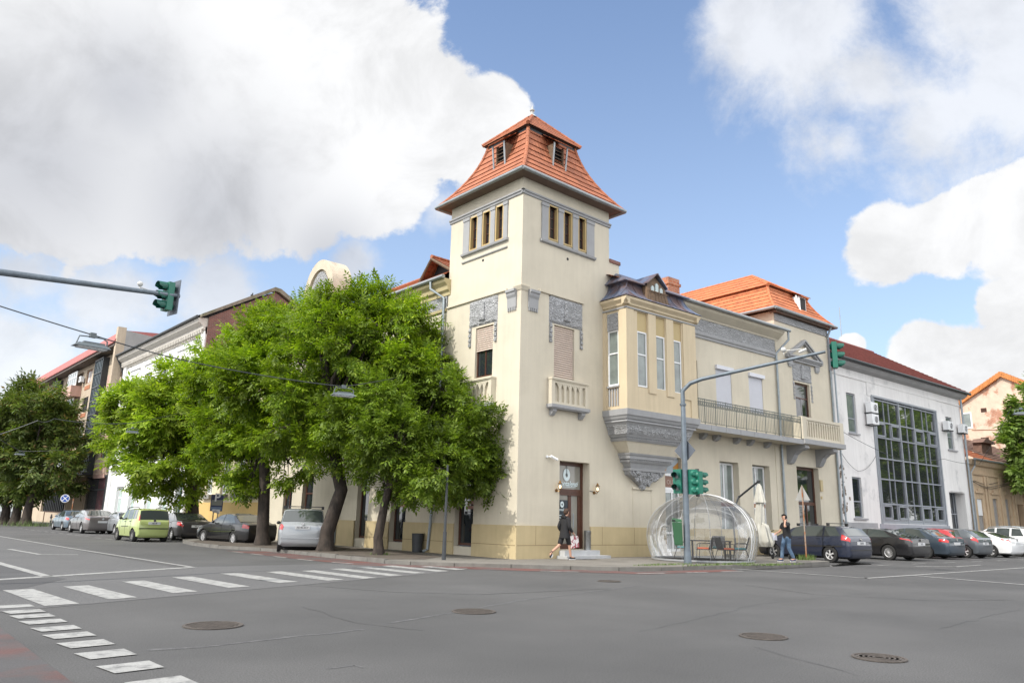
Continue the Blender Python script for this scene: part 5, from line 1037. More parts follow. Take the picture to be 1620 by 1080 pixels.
def tree(base, label, clumps, n, m, seed, r0=.28, trunk=None, top=None, L_=.42, lw=.05, ll=.15, pairs=4, group='street trees along the pavement'):
    base = Vector(base); t = thing('street_tree', label, 'tree', base, group); rnd = random.Random(seed)
    o, sub = leaves('crown', clumps, n, m, t, seed, L_, lw, ll, pairs)
    b = MB(); cen = Vector(np.mean(np.array([c[:3] for c in clumps]), 0)); zf = top or (base.z+(min(c[2]-c[3]*.5 for c in clumps)-base.z)*.9); zf = max(zf, base.z+2.2)
    trunk = trunk or [base, base+Vector((.03,.05,1.2)), Vector((base.x+(cen.x-base.x)*.12, base.y+(cen.y-base.y)*.12, zf))]
    tp = []
    for i in range(len(trunk)-1):
        for k in range(4): tp.append(Vector(trunk[i]).lerp(Vector(trunk[i+1]), k/4))
    tp.append(Vector(trunk[-1])); tp[0] = tp[0]-Vector((0,0,.15)); N = len(tp)
    b.tube(tp, [r0*(1.45 if i == 0 else 1.15 if i == 1 else 1)*(1-.35*i/N) for i in range(N)], 12)
    fork = tp[-1]; b2 = []
    for c in clumps:
        cc_ = Vector(c[:3]); mid = fork.lerp(cc_, .45)+Vector((rnd.uniform(-.3,.3), rnd.uniform(-.3,.3), .25)); st = tp[-1-rnd.choice((0,0,1,2))]
        b.tube([st, st.lerp(mid, .5)+Vector((0,0,.15)), mid, cc_], [r0*.5, r0*.36, r0*.24, .035], 7); b2.append((mid, cc_))
    for s_ in sub[:int(len(sub)*.55)]:
        s_ = Vector(s_); k = min(range(len(clumps)), key=lambda i: (Vector(clumps[i][:3])-s_).length); a = b2[k][0].lerp(b2[k][1], rnd.uniform(.3,1)); b.tube([a, a.lerp(s_, .5)+Vector((0,0,.12)), s_], [.035,.022,.008], 4, caps=False)
    b.build('trunk', BARK, t, smooth=True); return t
def pxcl(base, lst, seed, spread=.55, fl=1.0):
    """crown clumps given as photo pixel circles (x, y, r[, depth]) at the distance of the tree, each a ball in the round"""
    rnd = random.Random(seed); out = []; dep = (Vector((base[0],base[1],0))-Vector((CAM.x,CAM.y,0))).dot(_h)
    for c in lst:
        k = c[2]*dep/F*.97; dd = c[3] if len(c) > 3 else rnd.uniform(-1,1)*k*spread*1.6; p = dp(c[0], c[1], Vector(base)+_h*dd); out.append((p.x, p.y, p.z, k*.93))
    return out
Bd = gp(599.5,877,.12); Bc = gp(515,871,.12); Bb = gp(415,861.7,.12); Ba = gp(307,849.5,.12)
tree(Bd, 'small leaning ash tree nearest the tower corner with spreading low branches', pxcl(Bd, [(600,640,48),(655,640,45,.6),(700,662,40),(738,690,36),(757,728,34),(783,758,24),(625,700,55),(690,730,48),(560,705,38),(655,765,34),(702,776,24),(600,758,30),(738,758,32),(575,665,46),(540,660,40),(735,640,26),(762,655,22),(800,735,14,0),(790,770,20,0),(772,700,20),(700,610,30),(700,742,28,-1.9),(675,760,30,-1.5),(715,710,26,-1.6)], 3, .5), 8000, LEAF_C, 11, r0=.19,
     trunk=[Bd, dp(598,850,Bd), dp(608,800,Bd), dp(622,745,Bd)], L_=.40, ll=.165, lw=.062)
tree(Bc, 'tallest ash tree, its dark curved trunk just right of the silver people carrier', pxcl(Bc, [(545,486,30),(498,500,36),(600,494,38),(560,500,40,1.2),(530,600,50,1.5),(605,515,46,-1.3),(560,545,46,-1.6),(640,575,44,-1.2),(520,510,40,-1.2),(470,515,42),(530,540,60),(615,540,55),(655,580,40),(470,570,45),(570,610,60),(500,640,52),(645,630,40),(450,620,36),(480,710,42),(545,700,46),(600,690,40),(668,520,28),(578,470,24),(520,478,22),(640,500,30),(690,560,22),(600,466,18),(440,680,30)], 5, .6), 11000, LEAF_A, 12, r0=.30,
     trunk=[Bc, dp(518,840,Bc), dp(540,775,Bc), dp(525,700,Bc), dp(522,660,Bc)], L_=.44, ll=.17, lw=.062)
tree(Bb, 'ash tree with a straight rough trunk between the dark saloon and the silver van', pxcl(Bb, [(398,530,34),(428,508,26),(368,572,38),(430,550,50),(400,610,60),(345,610,40),(455,600,46),(350,670,46),(430,680,55),(390,730,48),(460,735,36),(340,720,30),(395,768,20),(330,560,22),(480,660,30),(370,690,40)], 6, .6), 8600, LEAF_A, 13, r0=.30,
     trunk=[Bb, dp(416,830,Bb), dp(419,760,Bb), dp(415,690,Bb)], L_=.46, ll=.19, lw=.072)
tree(Ba, 'bright green ash tree in front of the white house', pxcl(Ba, [(275,612,38),(312,592,30),(235,635,36),(205,650,36),(180,690,24),(215,700,38),(262,660,52),(312,640,46),(255,725,42),(300,720,44),(205,735,22),(245,770,24),(290,775,26),(320,760,24),(340,610,28),(335,680,34),(225,765,16),(188,665,18)], 7, .55), 7600, LEAF_B, 14, r0=.34,
     trunk=[Ba, dp(306,820,Ba), dp(305,770,Ba), dp(300,700,Ba)], L_=.56, ll=.26, lw=.10)
for k, (bx, by, lst, lb, sd) in enumerate(((40,829,[(70,640,30),(95,665,30),(55,690,40),(105,700,26),(85,735,34),(110,760,16),(60,765,26),(115,680,16),(40,650,28)],'rightmost of the far dark olive trees by the no stopping sign',21),
                                        (23,828,[(25,655,34),(10,690,36),(30,720,34),(15,750,30),(45,625,22),(35,770,22)],'middle one of the far dark olive trees at the left edge',22),
                                        (6,827,[(-15,655,36),(-25,700,42),(-12,745,34),(-45,680,40),(-55,730,36),(0,775,20)],'leftmost of the far dark olive trees, cut by the left edge',23))):
    g_ = gp(bx, by, .12); g_ = Vector((-4.4, 58+k*5.0, .12)) if True else g_
    q_ = gp(bx, by, .12); g_ = q_
    tree(g_, lb, pxcl(g_, lst, sd, .6), 3800, LEAF_D, sd, r0=.42, L_=.75, ll=.38, lw=.14, pairs=3)
Be = FMR(46.5, 4.5, .12)
tree(Be, 'tree with light green leaves at the right edge in front of the low beige house', pxcl(Be, [(1622,640,20),(1612,668,17),(1628,690,28),(1608,718,17),(1626,742,22),(1598,700,10,0),(1650,650,40),(1650,700,50),(1645,615,22),(1616,762,10),(1660,750,36),(1606,742,10)], 31, .5), 3600, LEAF_E, 31, r0=.3, L_=.5, ll=.34, lw=.17, pairs=3)
# the trees across the right-hand street, seen mirrored in the glass wall
rt = None
for i, (x, y) in enumerate(((58,-21),(66,-22.5),(74,-21),(82,-23),(90,-21.5),(99,-23),(109,-22))):
    if rt is None:
        cl = [(x+dx*1.7, y+dy*1.7, dz*1.7, r_*1.7) for dx, dy, dz, r_ in ((0,0,5.2,2.4),(1.9,.5,4.4,1.9),(-2.0,-.3,4.3,1.9),(.4,-1.6,4.6,1.8),(-.3,1.7,5.0,1.8),(0,0,7.6,1.9),(1.3,.8,6.6,1.6),(-1.3,-.8,6.8,1.6),(1.2,0,2.4,1.4),(-1.2,0,2.3,1.4))]
        rt = tree((x,y,0), 'one of the tall leafy trees across the street, mirrored in the office glass wall', cl, 5200, LEAF_A, 41, r0=.4, L_=.9, ll=.5, lw=.22, pairs=3, group='trees mirrored in the glass wall')
    else:
        c = copy_tree(rt); c.location = (x, y, 0); c.rotation_euler = (0,0,i*1.9)
# low weeds at the kerb
b = MB(); rnd = random.Random(5); 
WEED = mat('weed_green', (.09,.14,.03), .7, .3, 9)
def weeds(cx, cy, rx, ry, n, h, z=.12):
    for i in range(n):
        a = rnd.uniform(0, 6.28); q = rnd.random()**.5; x, y = cx+rx*q*cos(a), cy+ry*q*sin(a); hh = h*rnd.uniform(.4,1); t = rnd.uniform(0,6.28); d = Vector((cos(t), sin(t), 0))
        b.add([(x-d.y*.012, y+d.x*.012, z), (x+d.y*.012, y-d.x*.012, z), (x+d.x*hh*.5, y+d.y*hh*.5, z+hh)], [(0,1,2)])
p = gp(1276,885,.12); weeds(p.x, p.y, .55, .3, 260, .28)
for px, w_, n_, h_ in ((1050,1.6,260,.07),(1140,2.2,420,.09),(1200,1.4,200,.07),(1240,1.5,200,.08)): p = gp(px, 893, .12); weeds(p.x, p.y, w_, .22, n_, h_)
for px, py in ((735,877),(765,879),(790,881),(655,868),(540,862)): p = gp(px, py, .12); weeds(p.x+.5, p.y+.3, .5, .25, 60, .22)
p = gp(45,832,.12); weeds(p.x, p.y, 2.5, 1.5, 300, .6); weeds(Bd.x, Bd.y, .6, .5, 50, .15, .121)
tag(b.build('weeds', WEED, merge=False, recalc=False), 'short green weeds along the kerb and wall foot', 'weeds', kind='stuff')
# ================================================================ cars
TYRE = mat('tyre_rubber', (.022,.022,.022), .85, .15, 20); RIM = mat('alloy_rim', (.60,.60,.61), .35, .05, 9, metal=.25); RIMD = mat('dusty_wheel_cover', (.27,.26,.25), .5, .1, 9, metal=.3)
CGL = mat('car_glass', (.05,.06,.058), .03, 0, 1, spec=.9, coat=.5); TRIMB = mat('black_car_trim', (.02,.02,.02), .5, 0, 1); LRED = mat('red_lamp', (.45,.012,.012), .12, 0, 1, coat=1.0); LWHT = mat('clear_lamp', (.6,.6,.6), .1, 0, 1, coat=1.0)
PLATE = mat('number_plate', (.55,.56,.57), .4, .03, 9); PLT = mat('plate_lettering', (.05,.05,.06), .5); CHROME = mat('chrome', (.6,.6,.6), .12, 0, 1, metal=1.0); UNDER = mat('car_underside', (.015,.015,.016), .9, 0, 1)
def paint(nm, c, metal=.35, rough=.28): return mat(nm, c, .42, .03, 1.5, metal=metal, coat=1.0, col2=tuple(x*.85+.002 for x in c), c2lo=.5, c2hi=.8)
def lerp_tab(tab, x):
    if x <= tab[0][0]: return tab[0][1]
    for (a, p), (c, q) in zip(tab, tab[1:]):
        if x <= c:
            t = (x-a)/(c-a) if c > a else 1; return p+(q-p)*t
    return tab[-1][1]
def car(label, nm, P, plate='', group='parked cars', cat='car', kind='parked_car'):
    """x runs from nose (0) to tail (L); body surface is one lofted skin; returned with the nose pointing along local +Y"""
    L_, Wd, Hh, wb, fo, rr_ = P['L'], P['W'], P['H'], P['wb'], P['fo'], P.get('wr', .315)
    t = thing(kind, label, cat, (0,0,0), group)
    top, belt = P['top'], P['belt']; roofw = P.get('roofw', .74)
    xs = sorted(set([0,.012,.04,.09,.16,.28]+[L_-v for v in (0,.012,.04,.09,.16,.26)]+list(np.linspace(.4, L_-.35, 40))+[x for x, _ in top]))
    def wid(x):
        k = Wd/2; f = min(x, .9)/.9; r = min(L_-x, .7)/.7; return k*(1-.20*(1-f)**2.4)*(1-.13*(1-r)**2.6)
    def ring(x):
        zt = lerp_tab(top, x); zb_ = min(lerp_tab(belt, x), zt); w = wid(x); e = min(1, max(0, min(x, L_-x)/.1)); e = e**.5
        lo = P.get('gc', .19)+(1-e)*.16; zt_ = zt-(1-e)*P.get('er', .10)*(1 if zt < .95 else .5); zb_ = min(zb_, zt_); k = (zt-zb_)/max(.01, Hh-zb_); k = min(1, max(0, k)); rw = w*(.93-(.93-roofw)*k); w2 = w*(1-(1-e)*.06)
        sh = min(zb_-.02, lerp_tab([(lo,lo),(9,9)], zb_)); mid = lo+(zb_-lo)*.55
        pts = [(0,lo),(w2*.80,lo),(w2*.955,lo+.06),(w2*.985,lo+(mid-lo)*.6),(w2,mid),(w2*.99,mid+(zb_-mid)*.55),(w2*.955,zb_-.02*(1-k)),(w2*.925,zb_+.005 if k > .05 else zb_),
               (w2*.925+(rw-w2*.925)*.45*min(1,k*3+.0), zb_+(zt_-zb_)*.45),(rw+(w2*.0), zb_+(zt_-zb_)*.90),(rw*.88, zt_-.015*k-.006),(rw*.45, zt_),(0,zt_)]
        return pts
    NS = len(ring(1.0)); 
    def surf(x, u, off=0.0):                     # u in ring index units
        r = ring(x); i = int(min(NS-2, max(0, math.floor(u)))); f = u-i; y = r[i][0]+(r[i+1][0]-r[i][0])*f; z = r[i][1]+(r[i+1][1]-r[i][1])*f
        return y, z
    tr = lambda x, y, z: (y, (L_/2-x), z)        # local +Y is the nose, +X its right side
    b = MB(); vs = []; ns2 = 2*NS-2
    for x in xs:
        r = ring(x); full = r+[(-y, z) for y, z in r[-2:0:-1]]; vs += [tr(x, y, z) for y, z in full]
    fs = [(i*ns2+j, i*ns2+(j+1) % ns2, (i+1)*ns2+(j+1) % ns2, (i+1)*ns2+j) for i in range(len(xs)-1) for j in range(ns2)]; fs += [tuple(range(ns2)), tuple(range((len(xs)-1)*ns2, len(xs)*ns2))]
    b.add(vs, fs); body = b.build('body', [P['paint'], UNDER], t, smooth=False)
    ax = [(fo, 0), (fo+wb, 0)]; cut = MB()
    for x, _ in ax:
        for s in (-1, 1): cut.lathe((s*(Wd/2-.06), L_/2-x, rr_), [(rr_+.055,-.19),(rr_+.055,.25)], 28, ax='x')
    co = cut.build('cutter', UNDER, None); md = body.modifiers.new('b', 'BOOLEAN'); md.object = co; md.operation = 'DIFFERENCE'; md.solver = 'EXACT'
    dg = C.evaluated_depsgraph_get(); me = bpy.data.meshes.new_from_object(body.evaluated_get(dg)); body.modifiers.clear(); body.data = me; bpy.data.objects.remove(co)
    for p in me.polygons:
        c = p.center; und = c.z < P.get('gc', .19)+.015
        for x, _ in ax:
            dy, dz = c.y-(L_/2-x), c.z-rr_; rr2 = math.hypot(dy, dz)
            if rr2 < rr_+.06 and abs(c.x) > Wd/2-.27: und = True
        p.material_index = 1 if und else 0; p.use_smooth = True
    try: me.set_sharp_from_angle(angle=R(32))
    except Exception: pass
    def patch(name, x0, x1, u0, u1, m, off=.008, nx=8, nu=4, parent=body, sides=(1,-1), xf=None, sep=True):
        objs = []
        bb = MB()
        for s in sides:
            if sep: bb = MB()
            P_ = []
            for i in range(nx+1):
                for j in range(nu+1):
                    u = u0+(u1-u0)*j/nu; x = x0+(x1-x0)*i/nx
                    if xf: x = xf(i/nx, j/nu)
                    y, z = surf(x, u); y2, z2 = surf(x, min(NS-1, u+.05)); y1, z1_ = surf(x, max(0, u-.05)); nyy, nzz = (z2-z1_), -(y2-y1); l = math.hypot(nyy, nzz) or 1; nyy /= l; nzz /= l
                    xa, xb = max(0, x-.03), min(L_, x+.03); ya = surf(xa, u); yb = surf(xb, u); sl = -((yb[0]-ya[0])*nyy+(yb[1]-ya[1])*nzz)/max(.01, xb-xa); ln = math.sqrt(1+sl*sl)
                    P_.append(tr(x+sl/ln*off, s*(y+nyy/ln*off), z+nzz/ln*off))
            bb.add(P_, [(i*(nu+1)+j, (i+1)*(nu+1)+j, (i+1)*(nu+1)+j+1, i*(nu+1)+j+1) for i in range(nx) for j in range(nu)])
            if sep: objs.append(bb.build(name, m, parent, smooth=True))
        if not sep: objs.append(bb.build(name, m, parent, smooth=True))
        return objs
    for (x0, x1, sk0, sk1) in P['side']:         # side windows: slanted ends
        patch('side_window', x0, x1, 7.12, 9.0, CGL, .006, 8, 4, xf=lambda a, c, x0=x0, x1=x1, sk0=sk0, sk1=sk1: (x0+sk0*c)+((x1+sk1*c)-(x0+sk0*c))*a)
    x0, x1 = P['ws']; patch('windscreen', x0, x1, 9.25, NS-1, CGL, .007, 8, 6, sep=False)
    x0, x1 = P['rw']; patch('rear_window', x0, x1, P.get('rwu', 9.25), NS-1, CGL, .007, 8, 6, sep=False)
    for u0, u1, x0, x1 in P['tail']: patch('tail_lamp', L_-x0, L_-x1, u0, u1, LRED, .011, 6, 3)
    patch('headlamp', .03, .42, 5.0, 6.2, LWHT, .010, 6, 3)
    if P.get('trim'): patch('side_trim', *P['trim'], P.get('trimm', TRIMB), .012, 14, 1)
    for s in (-1, 1):
        bb = MB(); xm = P['ws'][0]+.55; yb = wid(xm)*.96; zb_ = lerp_tab(belt, xm)+.06; q = tr(xm, s*(yb+.10), zb_+.04); bb.ball(q, .09, 6, (.95,.6,.75)); bb.tube([tr(xm-.0, s*yb*.95, zb_-.02), q], .025, 6); bb.build('door_mirror', P.get('mirror', P['paint']), body, smooth=True)
    bb = MB(); 
    for xd in P.get('handles', ()):
        for s in (-1, 1): y, z = surf(xd, 6.0); bb.box(ID, min(s*(y-.0), s*(y+.03)), max(s*(y-.0), s*(y+.03)), L_/2-xd-.09, L_/2-xd+.09, z-.075, z-.045)
    if bb.v: bb.build('door_handle', P.get('handm', P['paint']), body)
    bb = MB()                                     # door shut lines
    for xd in P.get('doors', ()):
        for s in (-1, 1):
            pts = [tr(xd, s*(surf(xd, u)[0]+.001), surf(xd, u)[1]) for u in (2.4,3,4,5,6,6.9)]; bb.tube(pts, .006, 4)
    if bb.v: bb.build('door_gap', UNDER, body)
    # bumper, plate, tail panel
    yb = -L_/2; bb = MB(); zp = P.get('plate', .72); bb.box(ID, -.27, .27, yb-.022, yb+.03, zp-.06, zp+.06); pl = bb.build('number_plate', PLATE, body)
    if plate:
        fr = FR((0, yb-.024), 0); text('plate_lettering', plate, .10, fr, 0, .001, zp, PLT, body, ext=.001, sx=.9, bold=.002)
    if P.get('bump'): bb = MB(); z0, z1 = P['bump']; bb.box(ID, -Wd*.42, Wd*.42, yb-.012, yb+.05, z0, z1); bb.build('bumper_strip', P.get('bumpm', TRIMB), body)
    if P.get('emblem'): bb = MB(); bb.lathe((0, yb-.006, P['emblem']), [(0,-.02),(.055,-.02),(.055,.03)], 16, ax='y'); bb.build('badge', CHROME, body)
    if P.get('rails'):
        a, c = P['rails']
        for s in (-1, 1):
            bb = MB(); q = [tr(x, s*(wid(x)*roofw-.02), lerp_tab(top, x)+h) for x, h in ((a,-.02),(a+.12,.05),((a+c)/2,.065),(c-.12,.05),(c,-.02))]; bb.tube(q, .02, 6); bb.build('roof_rail', P.get('railm', TRIMB), t, smooth=True)
    if P.get('bars'):
        for x in P['bars']:
            bb = MB(); z = lerp_tab(top, x)+.09; w = wid(x)*roofw; bb.box(ID, -w, w, L_/2-x-.03, L_/2-x+.03, z-.015, z+.015)
            for s in (-1, 1): bb.box(ID, s*w-.05, s*w+.05, L_/2-x-.05, L_/2-x+.05, z-.1, z+.02)
            bb.build('roof_bar', TRIMB, t)
    if P.get('spoiler'): bb = MB(); x, z = P['spoiler']; bb.prism(FR((-Wd*.34, L_/2-x), 0), [(0,z),(Wd*.68,z),(Wd*.68,z+.03),(0,z+.03)], -.02, .2); bb.build('roof_spoiler', P['paint'], body)
    # wheels
    for k, x in enumerate((fo, fo+wb)):
        for s in (-1, 1):
            cx_, cy_ = s*(Wd/2-.115), L_/2-x; w = .105; a = 'x'; W_ = MB()
            W_.lathe((cx_, cy_, rr_), [(rr_*.62,-w),(rr_*.93,-w),(rr_,-w*.75),(rr_,w*.75),(rr_*.93,w),(rr_*.62,w),(rr_*.60,w*.7),(rr_*.60,-w*.7),(rr_*.62,-w)], 28, ax='x'); wo_ = W_.build('wheel', TYRE, t, smooth=True)
            g = MB(); r = rr_*.62; e = s*w*.80; g.lathe((cx_, cy_, rr_), [(r,e),(r*.90,e-s*.01),(r*.86,e-s*.05)], 28, ax='x', caps=False)
            sp = P.get('spokes', 5); fw = P.get('spw', .34)
            for i in range(sp):
                a_ = 2*pi*i/sp+.3; hw = fw*pi/sp; q = []
                for rad, h in ((r*.16, hw*2.2), (r*.90, hw)): q += [(cx_+e-s*.004*(rad < .1), cy_+rad*cos(a_-h), rr_+rad*sin(a_-h)), (cx_+e-s*.004*(rad < .1), cy_+rad*cos(a_+h), rr_+rad*sin(a_+h))]
                q2 = [(p_[0]-s*.03, p_[1], p_[2]) for p_ in q]; g.add(q+q2, [(0,1,3,2),(4,5,7,6),(0,2,6,4),(1,3,7,5)])
            g.lathe((cx_, cy_, rr_), [(0,e+s*.006),(r*.2,e+s*.003),(r*.24,e-s*.03)], 14, ax='x'); g.build('rim', P.get('rimm', RIM), wo_, smooth=False)
            g = MB(); g.lathe((cx_, cy_, rr_), [(0,e-s*.075),(r*.97,e-s*.075)], 20, ax='x'); g.build('brake_disc', UNDER, wo_)
    bb = MB(); bb.box(ID, -Wd*.40, Wd*.40, -L_/2+.3, L_/2-.3, .16, .30); bb.build('underside', UNDER, t)
    return t
def estate(paint_, **k):
    L_ = 4.5; d = dict(L=L_, W=1.76, H=1.47, wb=2.70, fo=.92, paint=paint_, wr=.32, top=[(0,.55),(.03,.66),(.25,.80),(1.0,.95),(1.12,.98),(1.9,1.38),(2.3,1.455),(2.9,1.47),(3.8,1.44),(4.12,1.38),(4.40,1.05),(4.47,.98),(4.5,.93)], belt=[(0,.66),(1.1,.93),(4.2,1.03),(4.5,.98)],
        side=[(1.62,2.42,.38,.0),(2.50,3.30,.0,.0),(3.38,4.12,.0,-.28)], ws=(1.20,1.86), rw=(4.14,4.385), tail=[(5.2,7.6,.34,.02)], handles=(2.28,3.15), doors=(1.55,2.46,3.35), plate=.78, emblem=.93); d.update(k); return d
def saloon(paint_, **k):
    L_ = 4.75; d = dict(L=L_, W=1.82, H=1.46, wb=2.71, fo=.95, paint=paint_, wr=.32, top=[(0,.55),(.03,.64),(.3,.77),(1.15,.92),(1.28,.95),(2.05,1.37),(2.5,1.45),(2.9,1.46),(3.35,1.40),(4.05,1.06),(4.2,1.02),(4.6,1.01),(4.72,.96),(4.75,.88)], belt=[(0,.64),(1.25,.91),(4.1,1.0),(4.75,.90)],
        side=[(1.75,2.55,.40,.0),(2.62,3.72,.0,-.40)], ws=(1.38,2.02), rw=(3.42,4.02), tail=[(5.0,6.9,.40,.02)], handles=(2.42,3.3), doors=(1.65,2.58,3.5), plate=.74, emblem=.92); d.update(k); return d
def hatch(paint_, **k):
    L_ = 4.1; d = dict(L=L_, W=1.76, H=1.47, wb=2.60, fo=.85, paint=paint_, wr=.315, top=[(0,.55),(.03,.66),(.25,.80),(.95,.94),(1.08,.98),(1.85,1.37),(2.3,1.46),(2.7,1.47),(3.3,1.43),(3.6,1.36),(3.98,1.02),(4.06,.95),(4.1,.90)], belt=[(0,.66),(1.05,.93),(3.8,1.04),(4.1,.95)],
        side=[(1.58,2.35,.38,.0),(2.42,3.32,.0,-.22)], ws=(1.15,1.80), rw=(3.62,3.96), tail=[(5.2,7.4,.30,.02)], handles=(2.2,3.0), doors=(1.5,2.38,3.2), plate=.74, emblem=.90); d.update(k); return d
NAVY = paint('dark_blue_paint', (.014,.020,.042), .1); BLK = paint('black_paint', (.006,.006,.008), .0); SLV = paint('silver_paint', (.36,.38,.40), .5); GRY = paint('mid_grey_paint', (.10,.115,.13), .5); LGRY = paint('taupe_grey_paint', (.17,.155,.155), .5); BLG = paint('blue_grey_paint', (.16,.21,.26), .5)
WHP = paint('white_paint', (.72,.73,.74), .0); REDC = paint('red_paint', (.42,.02,.03), .0); LIME = paint('lime_paint', (.38,.45,.16), .0, .35); DBL = paint('steel_blue_paint', (.05,.07,.095), .5); CHA = paint('charcoal_paint', (.035,.033,.035), .2)
def place(t, px, py, z, head, sc=1.0, at='rl', P=None, side=1):
    """put the car so that its rear wheel on the given side (1 = left) touches the ground at the photo pixel; heading in degrees"""
    g = gp(px, py, z); h = R(head); f = Vector((cos(h), sin(h), 0)); lf = Vector((-sin(h), cos(h), 0)); ly = P['L']/2-(P['fo']+P['wb']) if at[0] == 'r' else P['L']/2-P['fo']
    c = Vector((g.x, g.y, z))-f*(ly*sc)-lf*(side*(P['W']/2-.02)*sc); t.location = c; t.rotation_euler = (0,0,h-pi/2); t.scale = (sc,sc,sc)
def addcar(label, P, px, py, head, sc=1.0, z=0.0, side=1, plate='', at='r'): t = car(label, '', P, plate); place(t, px, py, z, head, sc, at, P, side); return t
# right side, parked nose to the wall
addcar('dark blue estate car with roof bars nearest the man on the phone', estate(NAVY, rails=None, bars=(2.1,3.5), trim=(1.5,4.2,3.9,4.15), bump=(.50,.53)), 1313.5, 889.5, 82, 1.05, plate='AR 88')
addcar('black low saloon with a chrome window line and fan spoked wheels', saloon(BLK, L=4.73, spokes=16, spw=.22, wr=.335, top=[(0,.55),(.03,.64),(.3,.75),(1.2,.89),(1.3,.92),(2.05,1.31),(2.5,1.385),(2.9,1.395),(3.4,1.34),(4.3,1.03),(4.5,1.0),(4.68,.96),(4.73,.86)], rw=(3.5,4.28), tail=[(5.9,6.9,.50,.02)], H=1.395, trim=(1.7,4.1,6.95,7.05), trimm=CHROME, side=[(1.78,2.6,.40,0),(2.66,3.9,0,-.5)]), 1406.5, 885.5, 82, 1.05, plate='B 57')
addcar('dark blue grey saloon between the black saloon and the red car', saloon(DBL, tail=[(5.2,6.9,.42,.02)]), 1466, 883, 82, 1.05)
addcar('bright red small car mostly hidden behind the blue grey saloon', hatch(REDC, tail=[(5.2,8.6,.20,.02)]), 1497, 881.5, 84, 1.04)
addcar('dark grey hatchback between the red car and the white coupe', hatch(GRY, rimm=RIM), 1527.7, 882.3, 82, 1.06, plate='AR 17')
addcar('white coupe saloon in front of the low beige house', saloon(WHP, H=1.38, L=4.65, top=[(0,.55),(.03,.64),(.3,.75),(1.2,.89),(1.3,.92),(2.05,1.30),(2.5,1.375),(2.9,1.38),(3.4,1.32),(4.25,1.02),(4.5,.98),(4.62,.94),(4.65,.86)], rw=(3.48,4.22), side=[(1.78,2.6,.40,0),(2.66,3.8,0,-.5)], tail=[(5.8,6.9,.45,.02)], wr=.33), 1569, 881, 82, 1.05)
addcar('white tall off-roader with roof rails at the right edge', estate(WHP, L=4.32, H=1.62, W=1.82, top=[(0,.62),(.03,.76),(.25,.92),(1.0,1.06),(1.1,1.09),(1.8,1.53),(2.2,1.61),(2.8,1.62),(3.7,1.58),(3.95,1.50),(4.2,1.15),(4.29,1.08),(4.32,1.0)], belt=[(0,.76),(1.1,1.02),(4.0,1.12),(4.32,1.06)], wb=2.67, fo=.82, side=[(1.55,2.3,.34,0),(2.4,3.1,0,0),(3.2,3.85,0,-.2)], ws=(1.16,1.78), rw=(3.97,4.19), gc=.24, wr=.34, rails=(1.9,3.7), railm=STEEL), 1612, 880, 82, 1.05)
# left side
addcar('silver people carrier with a roof box lip parked between two tree trunks', estate(SLV, L=4.39, H=1.66, W=1.80, fo=.88, wb=2.68, gc=.22, roofw=.80, top=[(0,.58),(.03,.70),(.25,.84),(.9,.98),(1.0,1.01),(1.9,1.55),(2.2,1.62),(2.8,1.66),(3.8,1.64),(4.08,1.60),(4.30,1.12),(4.36,1.05),(4.39,1.0)], belt=[(0,.70),(1.0,.95),(4.0,1.06),(4.39,1.02)],
     side=[(1.5,2.3,.40,0),(2.38,3.15,0,0),(3.22,4.0,0,-.12)], ws=(1.1,1.84), rw=(4.09,4.29), rwu=8.9, tail=[(4.9,6.9,.2,.0)], bars=(3.95,), plate=.93, emblem=1.06, mirror=TRIMB, bump=(.52,.56), bumpm=SLV), 438, 872, 63, 1.02, z=.03, plate='AR 06 ZCV')
addcar('black saloon parked half on the kerb behind the straight tree trunk', saloon(BLK, spokes=14, spw=.25, rimm=RIM, trim=(1.4,3.9,3.9,4.02), trimm=CHROME), 367, 861.5, 99, 1.0)
PAN = estate(LIME, L=3.54, W=1.58, H=1.54, wb=2.30, fo=.68, roofw=.82, wr=.29, gc=.20, top=[(0,.60),(.03,.72),(.22,.86),(.62,.96),(.70,.99),(1.38,1.44),(1.7,1.52),(2.2,1.54),(3.1,1.52),(3.34,1.48),(3.48,1.02),(3.52,.97),(3.54,.9)], belt=[(0,.72),(.7,.94),(3.2,1.02),(3.54,.98)],
     side=[(1.1,1.85,.30,0),(1.92,2.6,0,0),(2.68,3.18,0,-.05)], ws=(.78,1.34), rw=(3.35,3.475), rwu=9.0, tail=[(6.2,9.0,.15,.02)], rails=(1.5,3.2), plate=.86, emblem=.98, mirror=TRIMB, bump=(.60,.64), trim=(1.3,2.3,4.3,4.45), handm=TRIMB, handles=(1.78,2.5), doors=(1.05,1.88,2.62), rimm=RIMD, spokes=8)
addcar('lime green boxy small car with tall red tail lamps', PAN, 206.9, 856.6, 91, 1.04, plate='AR 06')
addcar('dark taupe saloon parked behind the lime green car', saloon(CHA, tail=[(5.0,7.0,.45,.0)]), 269.5, 854.0, 91, 1.0, plate='AR 11')
addcar('light silver saloon just ahead of the lime green car', saloon(SLV, tail=[(5.0,6.9,.35,.02)], rimm=RIM), 179.5, 845.5, 91, .97)
addcar('taupe grey liftback with a wide dark rear window', saloon(LGRY, L=4.8, W=1.86, top=[(0,.55),(.03,.66),(.3,.80),(1.15,.96),(1.28,1.0),(2.1,1.42),(2.5,1.49),(2.9,1.50),(3.5,1.43),(4.35,1.12),(4.55,1.09),(4.76,1.03),(4.8,.92)], H=1.5, rw=(3.55,4.33), tail=[(5.7,6.9,.6,.02)], spokes=7, wr=.34), 126.6, 843.4, 91, 1.0)
addcar('blue grey saloon, farthest of the cars parked on the left', saloon(BLG, rimm=RIM), 96.5, 838.8, 91, .97)
